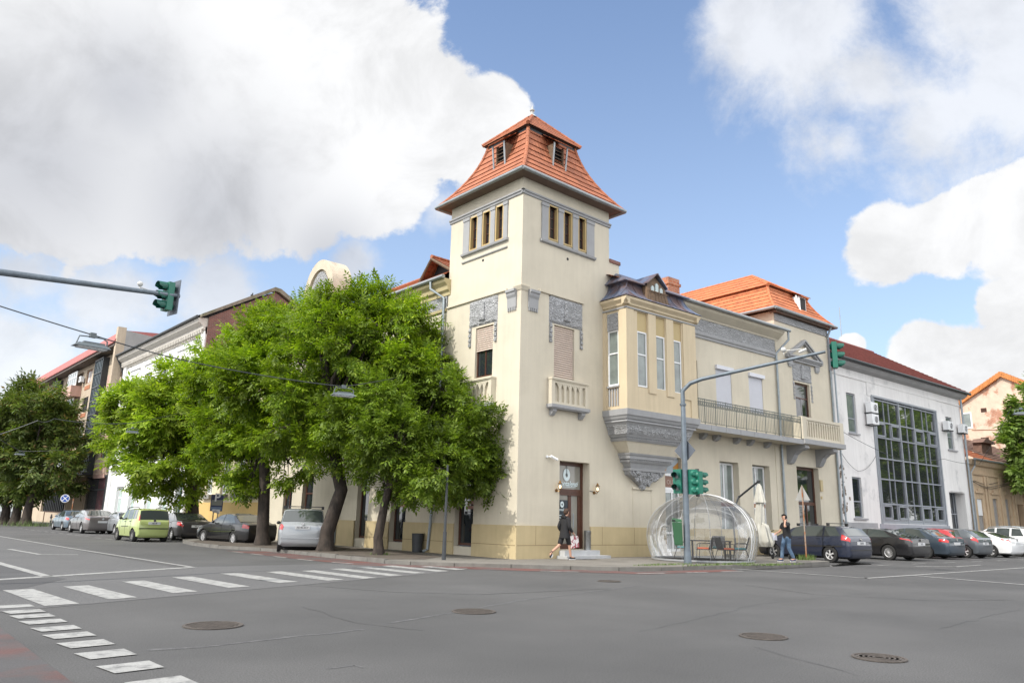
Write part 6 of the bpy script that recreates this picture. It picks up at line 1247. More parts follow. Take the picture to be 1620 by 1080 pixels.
# ================================================================ people
SKIN = mat('skin', (.48,.27,.19), .55, .05, 9); HAIRB = mat('brown_hair', (.045,.022,.012), .7, .3, 30); HAIRK = mat('black_curly_hair', (.015,.012,.010), .8, .3, 40)
BLACKC = mat('black_cloth', (.012,.012,.014), .85, .3, 6); JEAN = mat('blue_jeans', (.075,.13,.21), .85, .25, 7, .3, 60, col2=(.14,.20,.28), c2lo=.5, c2hi=.7, c2scale=4); SHOE = mat('dark_shoe', (.015,.015,.018), .6); SOLE = mat('white_sole', (.62,.62,.62), .6)
def skinmesh(nodes, edges, root=0, sub=2):
    me = bpy.data.meshes.new('sk'); me.from_pydata([n[:3] for n in nodes], edges, []); o = bpy.data.objects.new('sk', me); COL.objects.link(o)
    md = o.modifiers.new('s', 'SKIN'); md.use_smooth_shade = True
    for i, n in enumerate(nodes): sv = me.skin_vertices[0].data[i]; r = n[3]; sv.radius = (r, r) if not isinstance(r, tuple) else r; sv.use_root = (i == root)
    m2 = o.modifiers.new('u', 'SUBSURF'); m2.levels = sub; m2.render_levels = sub
    dg = C.evaluated_depsgraph_get(); q = bpy.data.meshes.new_from_object(o.evaluated_get(dg)); bpy.data.objects.remove(o)
    vs = [tuple(v.co) for v in q.vertices]; fs = [tuple(p.vertices) for p in q.polygons]; bpy.data.meshes.remove(q); return vs, fs
class Fig:
    def __init__(s, name, label, pos, head, sc=1.0):
        s.t = thing(name, label, 'person', pos); s.h = R(head); s.p = Vector(pos); s.sc = sc
    def w(s, v): x, y, z = v; return s.p + Vector((x*cos(s.h)-y*sin(s.h), x*sin(s.h)+y*cos(s.h), z))*s.sc
    def add(s, b, vf, sq=None, m=None):
        vs, fs = vf
        if sq: vs = [((v[0]-sq[0])*sq[1]+sq[0], v[1], v[2]) for v in vs]
        b.add([s.w(v) for v in vs], fs, m); return b
def loft(F_, b, rings, n=20):
    vs = [F_.w((x+rx*cos(2*pi*j/n), y+ry*sin(2*pi*j/n), z)) for x, y, z, rx, ry in rings for j in range(n)]
    b.add(vs, [(i*n+j, i*n+(j+1)%n, (i+1)*n+(j+1)%n, (i+1)*n+j) for i in range(len(rings)-1) for j in range(n)]+[tuple(range(n)), tuple(range((len(rings)-1)*n, len(rings)*n))])
def chain(pts): return pts, [(i, i+1) for i in range(len(pts)-1)]
def headpts(c, f):           # c = head centre, f = forward offset sign
    x, y, z = c; return x, y, z
def figure(F_, J, cloth):
    """J: joints; the body is one continuous skin with the head, arms, hands and legs"""
    N = [(*J['pel'], .105), (*J['waist'], .09), (*J['chest'], .095), (*J['neck'], .058), (*J['jaw'], .072), (*J['head'], .098), (*J['crown'], .078)]; E = [(0,1),(1,2),(2,3),(3,4),(4,5),(5,6)]
    for sd in 'LR':
        b0 = len(N); N += [(*J['sh'+sd], .062), (*J['el'+sd], .044), (*J['wr'+sd], .030), (*J['ha'+sd], .036)]; E += [(2,b0),(b0,b0+1),(b0+1,b0+2),(b0+2,b0+3)]
        b0 = len(N); N += [(*J['hi'+sd], .085), (*J['kn'+sd], .060), (*J['an'+sd], .042), (*J['to'+sd], .036)]; E += [(0,b0),(b0,b0+1),(b0+1,b0+2),(b0+2,b0+3)]
    b = MB(); F_.add(b, skinmesh(N, E))
    hd = Vector(J['head']); fw = Vector(J.get('face', (1,0,0))).normalized(); sdv = Vector((-fw.y, fw.x, 0))
    nose = hd+fw*.105+Vector((0,0,-.015)); F_.add(b, skinmesh([(*(hd+fw*.08+Vector((0,0,.03))), .016), (*nose, .016)], [(0,1)], 0, 1))
    for s_ in (1,-1): e = hd+sdv*.093*s_-fw*.01; F_.add(b, skinmesh([(*(e+Vector((0,0,.025))), .014), (*(e-Vector((0,0,.03))), .012)], [(0,1)], 0, 1))
    chin = hd+fw*.07+Vector((0,0,-.095)); F_.add(b, skinmesh([(*(hd+fw*.03+Vector((0,0,-.06))), .05), (*chin, .03)], [(0,1)], 0, 1))
    for sd in 'LR':
        w_, h_ = Vector(J['wr'+sd]), Vector(J['ha'+sd]); d = (h_-w_).normalized(); c_ = Vector(J.get('curl'+sd, (0,0,-1))).normalized(); ac_ = d.cross(c_).normalized()
        if ac_.length < .1: ac_ = Vector((1,0,0))
        for k, L_ in enumerate((.068,.078,.074,.058)):
            o = h_+ac_*(k-1.5)*.021+d*.02; p1 = o+d*L_*.5+c_*.006; p2 = p1+d*L_*.32+c_*L_*.35; p3 = p2+d*L_*.02+c_*L_*.4; b.tube([F_.w(o), F_.w(p1), F_.w(p2), F_.w(p3)], [.0105*F_.sc,.0098*F_.sc,.009*F_.sc,.0065*F_.sc], 6)
        o = h_-d*.03-ac_*.03; p1 = o-ac_*.03+d*.03+c_*.01; p2 = p1+d*.03+c_*.02; b.tube([F_.w(o), F_.w(p1), F_.w(p2)], [.0125*F_.sc,.011*F_.sc,.008*F_.sc], 6)
    b.build('body', SKIN, F_.t, smooth=True)
    b = MB(); 
    for s_ in (1,-1): e = hd+fw*.092+sdv*.034*s_+Vector((0,0,.012)); b.ball(F_.w(e), .012*F_.sc, 5)
    b.build('eyes', mat('dark_eye', (.02,.015,.012), .2), F_.t)
    b = MB(); m_ = hd+fw*.098+Vector((0,0,-.058)); b.ball(F_.w(m_), .016*F_.sc, 5, (1,1,.4)); b.build('mouth', mat('lips', (.35,.12,.10), .5), F_.t)
def shoes(F_, J, b_sole, b_up):
    for sd in 'LR':
        a, t_ = Vector(J['an'+sd]), Vector(J['to'+sd]); d = (t_-a); heel = a-Vector((d.x, d.y, 0)).normalized()*.06+Vector((0,0,-.045)); tip = t_+d.normalized()*.05
        dn = Vector((0,0,-.035)); 
        F_.add(b_up, skinmesh([(*heel, .038), (*(a.lerp(t_,.35)+Vector((0,0,-.02))), .045), (*tip, .034)], [(0,1),(1,2)], 0, 2)); F_.add(b_up, skinmesh([(*(a+Vector((0,0,.03))), .05), (*(a-Vector((0,0,.03))), .048)], [(0,1)], 0, 1))
        dd = (tip-heel).normalized(); up = dd.cross(Vector((0,1,0))); up = -up if up.z < 0 else up
        F_.add(b_sole, skinmesh([(*(heel-up*.032), .028), (*(heel.lerp(tip,.5)-up*.032), .034), (*(tip-up*.026), .026)], [(0,1),(1,2)], 0, 1))
# --- the man walking past the cafe door
g = gp(897, 884.5, .12); M1 = Fig('person', 'man in a black hooded jacket and shorts walking past the cafe door with a bag', (g.x-.12, g.y, .12), -6, .99)
J = dict(pel=(0,0,.95), waist=(.01,0,1.10), chest=(.03,0,1.33), neck=(.05,0,1.50), jaw=(.075,0,1.58), head=(.08,0,1.665), crown=(.06,0,1.735), face=(1,.25,-.05),
    shL=(.02,.185,1.42), elL=(-.10,.24,1.14), wrL=(.06,.22,.93), haL=(.13,.21,.88), shR=(.03,-.185,1.42), elR=(.0,-.25,1.13), wrR=(.20,-.22,.94), haR=(.27,-.21,.88),
    hiL=(-.01,.095,.90), knL=(-.16,.10,.50), anL=(-.56,.10,.245), toL=(-.58,.10,.11), hiR=(.02,-.095,.90), knR=(.14,-.10,.50), anR=(.20,-.10,.09), toR=(.36,-.12,.055), curlL=(-.3,0,-1), curlR=(0,.3,-1))
figure(M1, J, None)
b = MB(); loft(M1, b, [(-.03,0,.75,.16,.22),(-.02,0,.90,.15,.205),(0,0,1.05,.135,.185),(.015,0,1.20,.13,.185),(.03,0,1.34,.135,.20),(.03,0,1.42,.115,.185),(.035,0,1.47,.085,.13),(.04,0,1.51,.07,.085),(.045,0,1.53,.062,.07)])
for s_, sd in ((1,'L'),(-1,'R')): M1.add(b, skinmesh([(J['chest'][0], s_*.06, 1.39, .10), (J['chest'][0], s_*.13, 1.405, .095), (*J['sh'+sd], .088), (*J['el'+sd], .066), (*[a*.92+c*.08 for a, c in zip(J['wr'+sd], J['el'+sd])], .052)], [(0,1),(1,2),(2,3),(3,4)]))
M1.add(b, skinmesh([(-.06,0,1.47,.07),(-.05,.06,1.50,.055),(.0,.085,1.52,.04),(-.05,-.06,1.50,.055),(.0,-.085,1.52,.04)], [(0,1),(1,2),(0,3),(3,4)])); b.build('hooded_jacket', BLACKC, M1.t, smooth=True)
b = MB()
for s_, sd in ((1,'L'),(-1,'R')): hi, kn = Vector(J['hi'+sd]), Vector(J['kn'+sd]); M1.add(b, skinmesh([(0, s_*.05, .93, .12), (*hi, .115), (*hi.lerp(kn,.5), .105), (*hi.lerp(kn,.98), .095)], [(0,1),(1,2),(2,3)]))
loft(M1, b, [(0,0,.80,.10,.13),(0,0,.86,.13,.175),(0,0,1.0,.125,.17)]); b.build('shorts', BLACKC, M1.t, smooth=True)
b = MB(); b2 = MB(); shoes(M1, J, b2, b)
for sd in 'LR': a, k = Vector(J['an'+sd]), Vector(J['kn'+sd]); M1.add(b, skinmesh([(*a, .048), (*a.lerp(k,.22), .046)], [(0,1)], 0, 1))
b.build('trainers', SHOE, M1.t, smooth=True); b2.build('white_soles', SOLE, M1.t, smooth=True)
b = MB(); hd = Vector(J['head'])
for c_, r_ in (((-.02,0,.035),.100),((-.035,0,-.005),.092),((.02,0,.065),.078),((-.04,0,-.045),.068)): b.ball(M1.w(hd+Vector(c_)), r_, 8)
b.build('hair', HAIRB, M1.t, smooth=True)
b = MB(); M1.add(b, skinmesh([(.13,.02,1.585,.052),(.135,.02,1.56,.04)], [(0,1)], 0, 1)); b.build('beard', HAIRB, M1.t, smooth=True)
bg_ = thing('carrier_bag', 'white and red printed carrier bag held by the man in black', 'bag', M1.w((.29,-.21,.5)))
b = MB(); FB = lambda a, d, z: M1.w((.16+a+(.03 if z < .7 else 0)*(1-z/.8)*4*0, -.21+d, z)); 
P = [(.10,-.25,.82),(.42,-.25,.84),(.42,-.17,.84),(.10,-.17,.82),(.16,-.27,.40),(.46,-.27,.44),(.46,-.15,.44),(.16,-.15,.40)]; b.add([M1.w(p) for p in P], [(0,1,5,4),(1,2,6,5),(2,3,7,6),(3,0,4,7),(4,5,6,7)])
b.build('bag', mat('printed_bag', (.62,.58,.58), .6, .05, 5, col2=(.28,.05,.07), c2lo=.50, c2hi=.54, c2scale=9, c2det=2), bg_)
b = MB(); b.tube([M1.w((.18,-.21,.82)), M1.w((.24,-.21,.885)), M1.w((.31,-.21,.885)), M1.w((.36,-.21,.84))], .008, 5); b.build('handle', SOLE, bg_)
# --- the man with the phone
g = gp(1247, 888.0, .12); M2 = Fig('person', 'man in black T-shirt and blue jeans with a phone at his ear', (g.x, g.y, .12), 152, 1.0)
J = dict(pel=(0,0,.95), waist=(.0,0,1.10), chest=(.01,0,1.34), neck=(.03,0,1.50), jaw=(.055,0,1.58), head=(.065,0,1.665), crown=(.05,0,1.735), face=(1,.0,-.12),
    shL=(.01,.19,1.43), elL=(.24,.25,1.30), wrL=(.14,.16,1.52), haL=(.10,.13,1.58), shR=(.03,-.19,1.42), elR=(.10,-.24,1.15), wrR=(.34,-.12,1.07), haR=(.42,-.08,1.06),
    hiL=(.01,.095,.90), knL=(.0,.10,.50), anL=(-.20,.11,.10), toL=(-.05,.12,.055), hiR=(.01,-.095,.90), knR=(.16,-.10,.50), anR=(.20,-.10,.09), toR=(.36,-.11,.055), curlL=(-.4,-.8,0), curlR=(0,.2,-1))
figure(M2, J, None)
b = MB(); loft(M2, b, [(-.02,0,.88,.145,.19),(-.01,0,1.0,.14,.185),(0,0,1.15,.13,.18),(.01,0,1.32,.13,.195),(.015,0,1.42,.11,.18),(.02,0,1.47,.08,.12),(.03,0,1.50,.066,.075)])
for s_, sd in ((1,'L'),(-1,'R')): a, c = Vector(J['sh'+sd]), Vector(J['el'+sd]); M2.add(b, skinmesh([(J['chest'][0], s_*.06, 1.39, .10), (J['chest'][0], s_*.13, 1.40, .09), (*a, .086), (*a.lerp(c,.45), .078), (*a.lerp(c,.8), .070)], [(0,1),(1,2),(2,3),(3,4)]))
b.build('t_shirt', BLACKC, M2.t, smooth=True)
b = MB()
for s_, sd in ((1,'L'),(-1,'R')): hi, kn, an = Vector(J['hi'+sd]), Vector(J['kn'+sd]), Vector(J['an'+sd]); M2.add(b, skinmesh([(0, s_*.05, .94, .125), (*hi, .115), (*hi.lerp(kn,.5), .098), (*kn, .080), (*kn.lerp(an,.5), .075), (*kn.lerp(an,.97), .070)], [(0,1),(1,2),(2,3),(3,4),(4,5)]))
loft(M2, b, [(0,0,.80,.09,.10),(0,0,.86,.125,.165),(0,0,1.0,.12,.165)]); b.build('jeans', JEAN, M2.t, smooth=True)
b = MB(); b2 = MB(); shoes(M2, J, b2, b); b.build('trainers', mat('navy_shoe', (.03,.04,.09), .6), M2.t, smooth=True); b2.build('white_soles', SOLE, M2.t, smooth=True)
b = MB(); hd = Vector(J['head']); rnd = random.Random(3)
for i in range(34): a, e = rnd.uniform(0,6.28), rnd.uniform(-.3,1.5); d = Vector((cos(a)*cos(e), sin(a)*cos(e), sin(e))); 
for i in range(60):
    d = Vector((rnd.gauss(0,1), rnd.gauss(0,1), rnd.gauss(.5,1))).normalized()
    if d.x > .35 and d.z < .55: continue
    if d.z < -.45: continue
    b.ball(M2.w(hd+Vector((0,0,.02))+d*.092), .032, 4)
b.build('hair', HAIRK, M2.t, smooth=True)
ph = MB(); ph.box(M2_ := (lambda a, d, z: M2.w((a, d, z))), .04, .11, .115, .126, 1.56, 1.70); tag(ph.build('phone', mat('phone_black', (.01,.01,.012), .2)), 'black phone held to the ear of the man in the black T-shirt', 'phone')
b = MB(); P = [(.36,-.12,1.05),(.66,-.0,1.08),(.60,-.0,.80),(.34,-.14,.79)]; b.add([M2.w(p) for p in P]+[M2.w((p[0], p[1]+.006, p[2])) for p in P], [(0,1,2,3),(4,5,6,7),(0,1,5,4),(1,2,6,5),(2,3,7,6),(3,0,4,7)]); tag(b.build('paper_sheets', mat('white_paper', (.72,.71,.76), .7)), 'white paper sheets held by the man on the phone', 'paper')
# ================================================================ street furniture
GREEN = mat('signal_green', (.010,.135,.09), .4, .12, 5); GREEND = mat('signal_dark_green', (.006,.085,.06), .45, .1, 5); POLE = mat('painted_pole', (.14,.17,.20), .5, .15, 5, metal=.3, streak=.25); RUST = mat('rusty_pole', (.30,.24,.19), .8, .2, 4, col2=(.30,.11,.04), c2lo=.45, c2hi=.6, c2scale=3, c2z=.8); ALU = mat('sign_back', (.10,.115,.14), .55, .08, 3, metal=.2)
LENS = mat('dark_lens', (.02,.03,.03), .15, 0, 1, spec=.8)
def signal(parent, c, face, n=3, size=.30, plate=True, m=None, back=False):
    """lamp housings along the vertical, visors towards 'face' (degrees)"""
    a = R(face); f = Vector((cos(a), sin(a), 0)); s_ = Vector((-sin(a), cos(a), 0)); c = Vector(c); fr = lambda x, y, z: c+s_*x+f*y+Vector((0,0,z)); m = m or GREEN; H_ = n*size
    hs = MB(); hs.box(fr, -.15, .15, -.10, .06, -H_/2, H_/2)
    for i in range(n):
        z = -H_/2+size*(i+.5); pts = [fr(.0, -.10, z), fr(0, -.17, z)]; hs.tube([Vector(pts[0]), Vector(pts[1])], [.12, .07], 14)
    o = hs.build('signal_housing', m, parent)
    v = MB(); l = MB()
    for i in range(n):
        z = -H_/2+size*(i+.5); k = 14; q = []
        for j in range(k+1):
            t = -.6+(pi+1.2)*j/k; x, zz = .125*cos(t), .125*sin(t); q += [fr(x, .06, z+zz), fr(x*.98, .06+.24*(1 if sin(t) > -.2 else .6), z+zz*.98-.02)]
        v.add(q, [(2*j, 2*j+1, 2*j+3, 2*j+2) for j in range(k)]); l.tube([fr(0,.055,z), fr(0,.066,z)], .11, 16)
    v.build('visor', GREEND if m is GREEN else m, o); l.build('lens', LENS, o)
    if plate: p = MB(); p.box(fr, -.24, .24, -.20, -.185, -H_/2-.08, H_/2+.09); p.build('backing_board', ALU, parent)
    return o
def vplane(x, y, o, ang):
    a = R(ang); n = Vector((-sin(a), cos(a), 0)); d = ray(x, y); t = ((Vector((o[0],o[1],0))-CAM).dot(n))/d.dot(n); return CAM+d*t
pb = gp(1088, 891, .12); arm_a = -66
T1 = thing('traffic_light_pole', 'grey traffic light mast with a long curved arm standing by the clear dome', 'traffic light', pb)
ztop = dp(1081, 640, pb).z; tl = vplane(1306, 556, pb, arm_a); P = [Vector((pb.x, pb.y, .1)), Vector((pb.x, pb.y, 3.5)), Vector((pb.x, pb.y, ztop))]
dirv = Vector((tl.x-pb.x, tl.y-pb.y, 0)).normalized(); k1 = vplane(1083.5, 618, pb, arm_a); k2 = vplane(1092, 606, pb, arm_a); k3 = vplane(1110, 599.5, pb, arm_a)
b = MB(); b.tube(P+[Vector((pb.x, pb.y, ztop+.02))], [.115,.10,.085,.08], 14); b.tube([Vector((pb.x, pb.y, .1)), Vector((pb.x, pb.y, .6))], [.14,.12], 14); b.tube([Vector((pb.x, pb.y, ztop-.03)), Vector((pb.x, pb.y, ztop+.04))], .115, 12); b.build('mast', POLE, T1, smooth=True)
b = MB(); b.tube([Vector((pb.x, pb.y, ztop)), Vector((pb.x, pb.y, k1.z)), k2, k3, k3.lerp(tl,.5), tl], [.082,.078,.075,.07,.06,.05], 12); b.build('arm', POLE, T1, smooth=True)
sc_ = tl+dirv*.12; signal(T1, sc_+Vector((0,0,-.12))+Vector((.18,-.1,0)), -58, 3, .30)
b = MB(); q = tl-dirv*1.35; b.ball(q+Vector((0,0,.16)), .09, 7); b.tube([q, q+Vector((0,0,.12))], .02, 6); b.tube([q+Vector((0,0,.12)), tl-dirv*.75+Vector((0,0,.14))], .018, 5); b.tube([tl-dirv*.85+Vector((0,0,.03)), tl-dirv*.6+Vector((0,0,.13))], .05, 6); b.build('detector', mat('dull_white', (.5,.5,.48), .6), T1)
vd_ = math.degrees(math.atan2(pb.y-CAM.y, pb.x-CAM.x))
zs = dp(1088, 762, pb).z; R3 = Vector((cos(R(vd_-90)), sin(R(vd_-90)), 0))
o1 = signal(T1, Vector((pb.x, pb.y, zs+.02))-R3*.26+Vector((0,0,.0)), vd_+155, 2, .42, False); o2 = signal(T1, Vector((pb.x, pb.y, zs))+R3*.26, vd_+20, 3, .29, False)
o3 = signal(T1, Vector((pb.x, pb.y, zs-.02))+R3*.48, vd_-60, 3, .26, False)
b = MB(); b.box(ID, pb.x+R3.x*.42-.03, pb.x+R3.x*.42+.03, pb.y+R3.y*.42-.06, pb.y+R3.y*.42+.06, zs-.5, zs+.46); b.tube([Vector((pb.x,pb.y,zs+.33))-R3*.25, Vector((pb.x,pb.y,zs+.33))+R3*.45], .025, 6); b.tube([Vector((pb.x,pb.y,zs-.33))-R3*.25, Vector((pb.x,pb.y,zs-.33))+R3*.4], .025, 6); b.build('signal_bracket', DARKMETAL, T1)
def plate(name, pts, c, ang, m, parent, th=.012):    # flat sign in the vertical plane facing ang
    a = R(ang); f = Vector((cos(a), sin(a), 0)); s_ = Vector((-sin(a), cos(a), 0)); b = MB(); b.prism(lambda x, y, z: Vector(c)+s_*x+f*y+Vector((0,0,z)), pts, -th/2, th/2); return b.build(name, m, parent)
zc = dp(1087, 712, pb).z; plate('diamond_sign', [(-.40,0),(0,-.45),(.40,0),(0,.45)], Vector((pb.x, pb.y, zc))+Vector((cos(R(25)), sin(R(25)), 0))*.12, 12, ALU, T1)
# litter bin hung on the mast
t = thing('litter_bin', 'green plastic litter bin hanging on the grey traffic light mast', 'litter bin', (pb.x-.3, pb.y+.3, .7)); c = dp(1073, 843, pb); zb0, zb1 = dp(1073, 862, pb).z, dp(1073, 824, pb).z
GB = mat('bin_green', (.02,.085,.035), .45, .08, 5); b = MB(); fr = lambda x, y, z: Vector((c.x, c.y, 0))+R3*(x+(.9-z)*.06)+Vector((R3.y, -R3.x, 0))*y*-1+Vector((0,0,z))
b.add([fr(x, y, z) for z, k in ((zb0,.76),(zb0+.04,.84),(zb1-.04,1.0)) for x, y in ((-.17*k,-.13*k),(.17*k,-.13*k),(.17*k,.13*k),(-.17*k,.13*k))], [(0,1,2,3)]+[(4*i+j, 4*i+(j+1)%4, 4*i+4+(j+1)%4, 4*i+4+j) for i in range(2) for j in range(4)]+[(8,9,10,11)]); b.build('bin_body', GB, t)
b = MB(); b.add([fr(x*1.04, y*1.04, z) for z, x, y in [(zb1-.03,-.17,-.13),(zb1-.03,.17,-.13),(zb1-.03,.17,.13),(zb1-.03,-.17,.13),(zb1+.10,-.15,-.02),(zb1+.07,.16,-.02),(zb1+.07,.16,.12),(zb1+.10,-.15,.12)]], [(0,1,5,4),(1,2,6,5),(2,3,7,6),(3,0,4,7),(4,5,6,7)]); b.build('bin_lid', GB, t)
b = MB(); b.box(fr, -.16, -.05, -.142, -.12, zb1+.0, zb1+.05); b.build('bin_mouth', DARK, t)
# warning triangle seen from behind
g = gp(1276, 885, .12); t = thing('warning_sign', 'back of a triangular road sign on a thin rusty post', 'road sign', g); zt = dp(1275, 768, g).z
b = MB(); b.tube([g-Vector((0,0,.1)), Vector((g.x, g.y, zt))], .032, 8); b.build('post', RUST, t, smooth=True); zb_ = dp(1275, 791, g).z
a = R(28); plate('triangle_plate', [(-.36,zb_-2),(.36,zb_-2),(0,zt+.03-2)], Vector((g.x, g.y, 2))+Vector((cos(a), sin(a), 0))*.05, -8, mat('sign_back_light', (.42,.42,.41), .5, .08, 3, metal=.3), t)
# ---------------------------------------------------------------- the clear dining dome
C0 = gp(1112, 889.5, .12); Cd = C0+_h*2.0; Rr = (dp(1022, 850, Cd)-dp(1196, 850, Cd)).length/2*.985; Cd = C0+Vector((C0.x-CAM.x, C0.y-CAM.y, 0)).normalized()*(Rr*.93); Ht = dp(1112, 781, Cd).z-.12
CL_ = bpy.data.materials.new('clear_dome_plastic'); CL_.use_nodes = True; nt = CL_.node_tree; n = nt.nodes; L = nt.links.new; n.remove(n['Principled BSDF'])
trb = n.new('ShaderNodeBsdfTransparent'); trb.inputs[0].default_value = (.93,.94,.95,1); gl = n.new('ShaderNodeBsdfGlossy'); gl.inputs['Roughness'].default_value = .04; gl.inputs[0].default_value = (1,1,1,1)
lw_ = n.new('ShaderNodeLayerWeight'); lw_.inputs[0].default_value = .35; mp = n.new('ShaderNodeMapRange'); L(lw_.outputs['Fresnel'], mp.inputs[0]); mp.inputs[3].default_value = .03; mp.inputs[4].default_value = .6
df = n.new('ShaderNodeBsdfDiffuse'); df.inputs[0].default_value = (.7,.7,.7,1); m0 = n.new('ShaderNodeMixShader'); m0.inputs[0].default_value = .05; L(trb.outputs[0], m0.inputs[1]); L(df.outputs[0], m0.inputs[2])
m1 = n.new('ShaderNodeMixShader'); L(mp.outputs[0], m1.inputs[0]); L(m0.outputs[0], m1.inputs[1]); L(gl.outputs[0], m1.inputs[2]); L(m1.outputs[0], n['Material Output'].inputs[0]); CL_.diffuse_color = (.8,.85,.9,1)
zw = .85
def dome_r(z):
    if z < zw: return Rr*(1-.10*((zw-z)/zw)**1.8)
    return Rr*max(0, 1-((z-zw)/(Ht-zw))**2.25)**.52
D_ = thing('dining_dome', 'clear plastic bubble dome with thin ribs over a cafe table', 'dome', (Cd.x, Cd.y, .12))
zz = [0,.2,.45,.7,.85,1.05,1.25,1.45,1.65,1.8,1.95,2.05,2.15,2.22,2.28]; zz = [z*Ht/2.3 for z in zz]+[Ht]
b = MB(); b.lathe((Cd.x, Cd.y, .125), [(max(.0, dome_r(z)), z) for z in zz], 48, caps=False); b.build('clear_shell', CL_, D_, smooth=True)
RIB = mat('dome_rib', (.30,.31,.32), .25, .05, 5, spec=.8)
b = MB(); base_ang = R(vd_)
def rib(a, r=.010, off=0): b.tube([Vector((Cd.x+(dome_r(z)+.004)*cos(a)-off*sin(a), Cd.y+(dome_r(z)+.004)*sin(a)+off*cos(a), .125+z)) for z in zz], r, 5)
for i in range(12): rib(base_ang+.12+2*pi*i/12)
b.lathe((Cd.x, Cd.y, .13), [(dome_r(0)+.05,0),(dome_r(0)+.05,.06),(dome_r(0)-.02,.06),(dome_r(0)-.02,0)], 48); b.build('ribs', RIB, D_, smooth=True)
b = MB(); 
for o_ in (-.09,.09): rib(base_ang+pi+1.02, .014, o_)
b.build('door_track', mat('bright_track', (.66,.67,.68), .25), D_, smooth=True)
b = MB(); a_ = base_ang+pi+1.18; b.tube([Vector((Cd.x+(dome_r(z)+.05)*cos(a_), Cd.y+(dome_r(z)+.05)*sin(a_), .125+z)) for z in (1.15,1.3,1.45,1.6)], .014, 6); b.build('door_handle', SOLE, D_)
b = MB(); b.lathe((Cd.x, Cd.y, Ht*.985), [(0,.14),(.28,.13),(.34,.10)], 20); b.build('top_cap', RIB, D_)
# table and chairs inside
TBL = mat('dark_table', (.018,.018,.02), .45, .1, 6); tc_ = Cd+R3*.15-_h*.35; t = thing('cafe_table', 'dark square cafe table inside the clear dome', 'table', (tc_.x, tc_.y, .125))
fr = lambda x, y, z: Vector((tc_.x, tc_.y, .125))+R3*x+_h*y+Vector((0,0,z)); b = MB(); b.box(fr, -.75, .75, -.4, .4, .71, .745); b.build('table_top', TBL, t)
for x, y in ((-.68,-.34),(.68,-.34),(-.68,.34),(.68,.34)): b = MB(); b.box(fr, x-.03, x+.03, y-.03, y+.03, 0, .71); b.build('leg', TBL, t)
TEAL = mat('teal_cushion', (.10,.30,.32), .85, .1, 6); ORNG = mat('orange_cushion', (.55,.12,.05), .85, .1, 6); CHM = mat('chair_mesh', (.03,.03,.032), .6, .2, 30)
def chair(label):
    t = thing('cafe_chair', label, 'chair', (0,0,0), 'metal chairs inside the dome'); fr = ID
    b = MB(); b.box(fr, -.24, .24, -.22, .24, .42, .45); b.build('seat', CHM, t); b = MB(); b.box(fr, -.21, .21, -.2, .22, .45, .50); q = b.build('cushion', TEAL, t)
    b = MB(); b.add([(-.22,-.22,.46),(.22,-.22,.46),(.21,-.34,.90),(-.21,-.34,.90),(-.22,-.245,.46),(.22,-.245,.46),(.21,-.365,.90),(-.21,-.365,.90)], [(0,1,2,3),(4,5,6,7),(0,1,5,4),(2,3,7,6),(0,3,7,4),(1,2,6,5)]); b.build('backrest', CHM, t)
    for s_ in (-1,1):
        b = MB(); b.tube([(s_*.25,.24,0),(s_*.25,.20,.62),(s_*.25,.12,.655),(s_*.25,-.2,.66),(s_*.24,-.29,.64)], .012, 6); b.build('front_leg', CHM, t); b = MB(); b.tube([(s_*.24,-.36,0),(s_*.23,-.21,.44),(s_*.225,-.355,.91)], .012, 6); b.build('rear_leg', CHM, t)
    return t
specs = [(-.95,.05,-90,'teal','chair with a teal back at the left end of the table inside the dome',TEAL),(-.35,-.72,78,'orange','chair with an orange cushion on the near left side of the dome table',ORNG),(.42,-.74,-62,'orange','chair with an orange cushion on the near right side of the dome table',ORNG),(.55,.72,175,'teal','chair with a teal cushion on the far side of the dome table',TEAL),(1.12,-.05,88,'teal','chair with a teal cushion at the right end of the table inside the dome',TEAL)]
ch0 = None
for x, y, rz, cn, lb, cm in specs:
    c = chair(lb) if ch0 is None else copy_tree(ch0); ch0 = ch0 or c; c['label'] = lb; p = Vector((tc_.x, tc_.y, .125))+R3*x+_h*y; c.location = p; c.rotation_euler = (0,0,R(rz)+R(vd_-90)); 
    for q in c.children:
        if q.name.startswith('cushion'):
            if cm is not TEAL: q.data = q.data.copy(); q.data.materials[0] = cm
# ---------------------------------------------------------------- folded cantilever parasol
g = gp(1207, 884, .12); u0 = g+Vector((g.x-CAM.x, g.y-CAM.y, 0)).normalized()*.3; t = thing('closed_parasol', 'folded off white parasol hanging from a black cantilever arm beside the dome', 'parasol', (u0.x, u0.y, .12))
CAN = mat('off_white_canvas', (.47,.46,.41), .9, .10, 3, .4, 30, streak=.15)
zt = dp(1206, 765, u0).z; zr = dp(1206, 790, u0).z; zm = dp(1200, 832, u0).z; zl = dp(1200, 864, u0).z
def folds(name, prof, n, amp, cxy, seed=1):
    rnd = random.Random(seed); b = MB(); ph = [rnd.uniform(0,6) for _ in range(8)]; vs = []
    for k, (r, z, dx) in enumerate(prof):
        for j in range(n): a_ = 2*pi*j/n; rr_ = r*.88*(1+amp*sin(8*a_+.4*k)+amp*.6*sin(5*a_+ph[0]+k*.5)+amp*.5*sin(13*a_+ph[1])); vs.append(Vector((cxy.x, cxy.y, z))+R3*(rr_*cos(a_)+dx)+_h*(rr_*sin(a_)))
    b.add(vs, [(i*n+j, i*n+(j+1)%n, (i+1)*n+(j+1)%n, (i+1)*n+j) for i in range(len(prof)-1) for j in range(n)]+[tuple(range(n))]); return b.build(name, CAN, t, smooth=True)
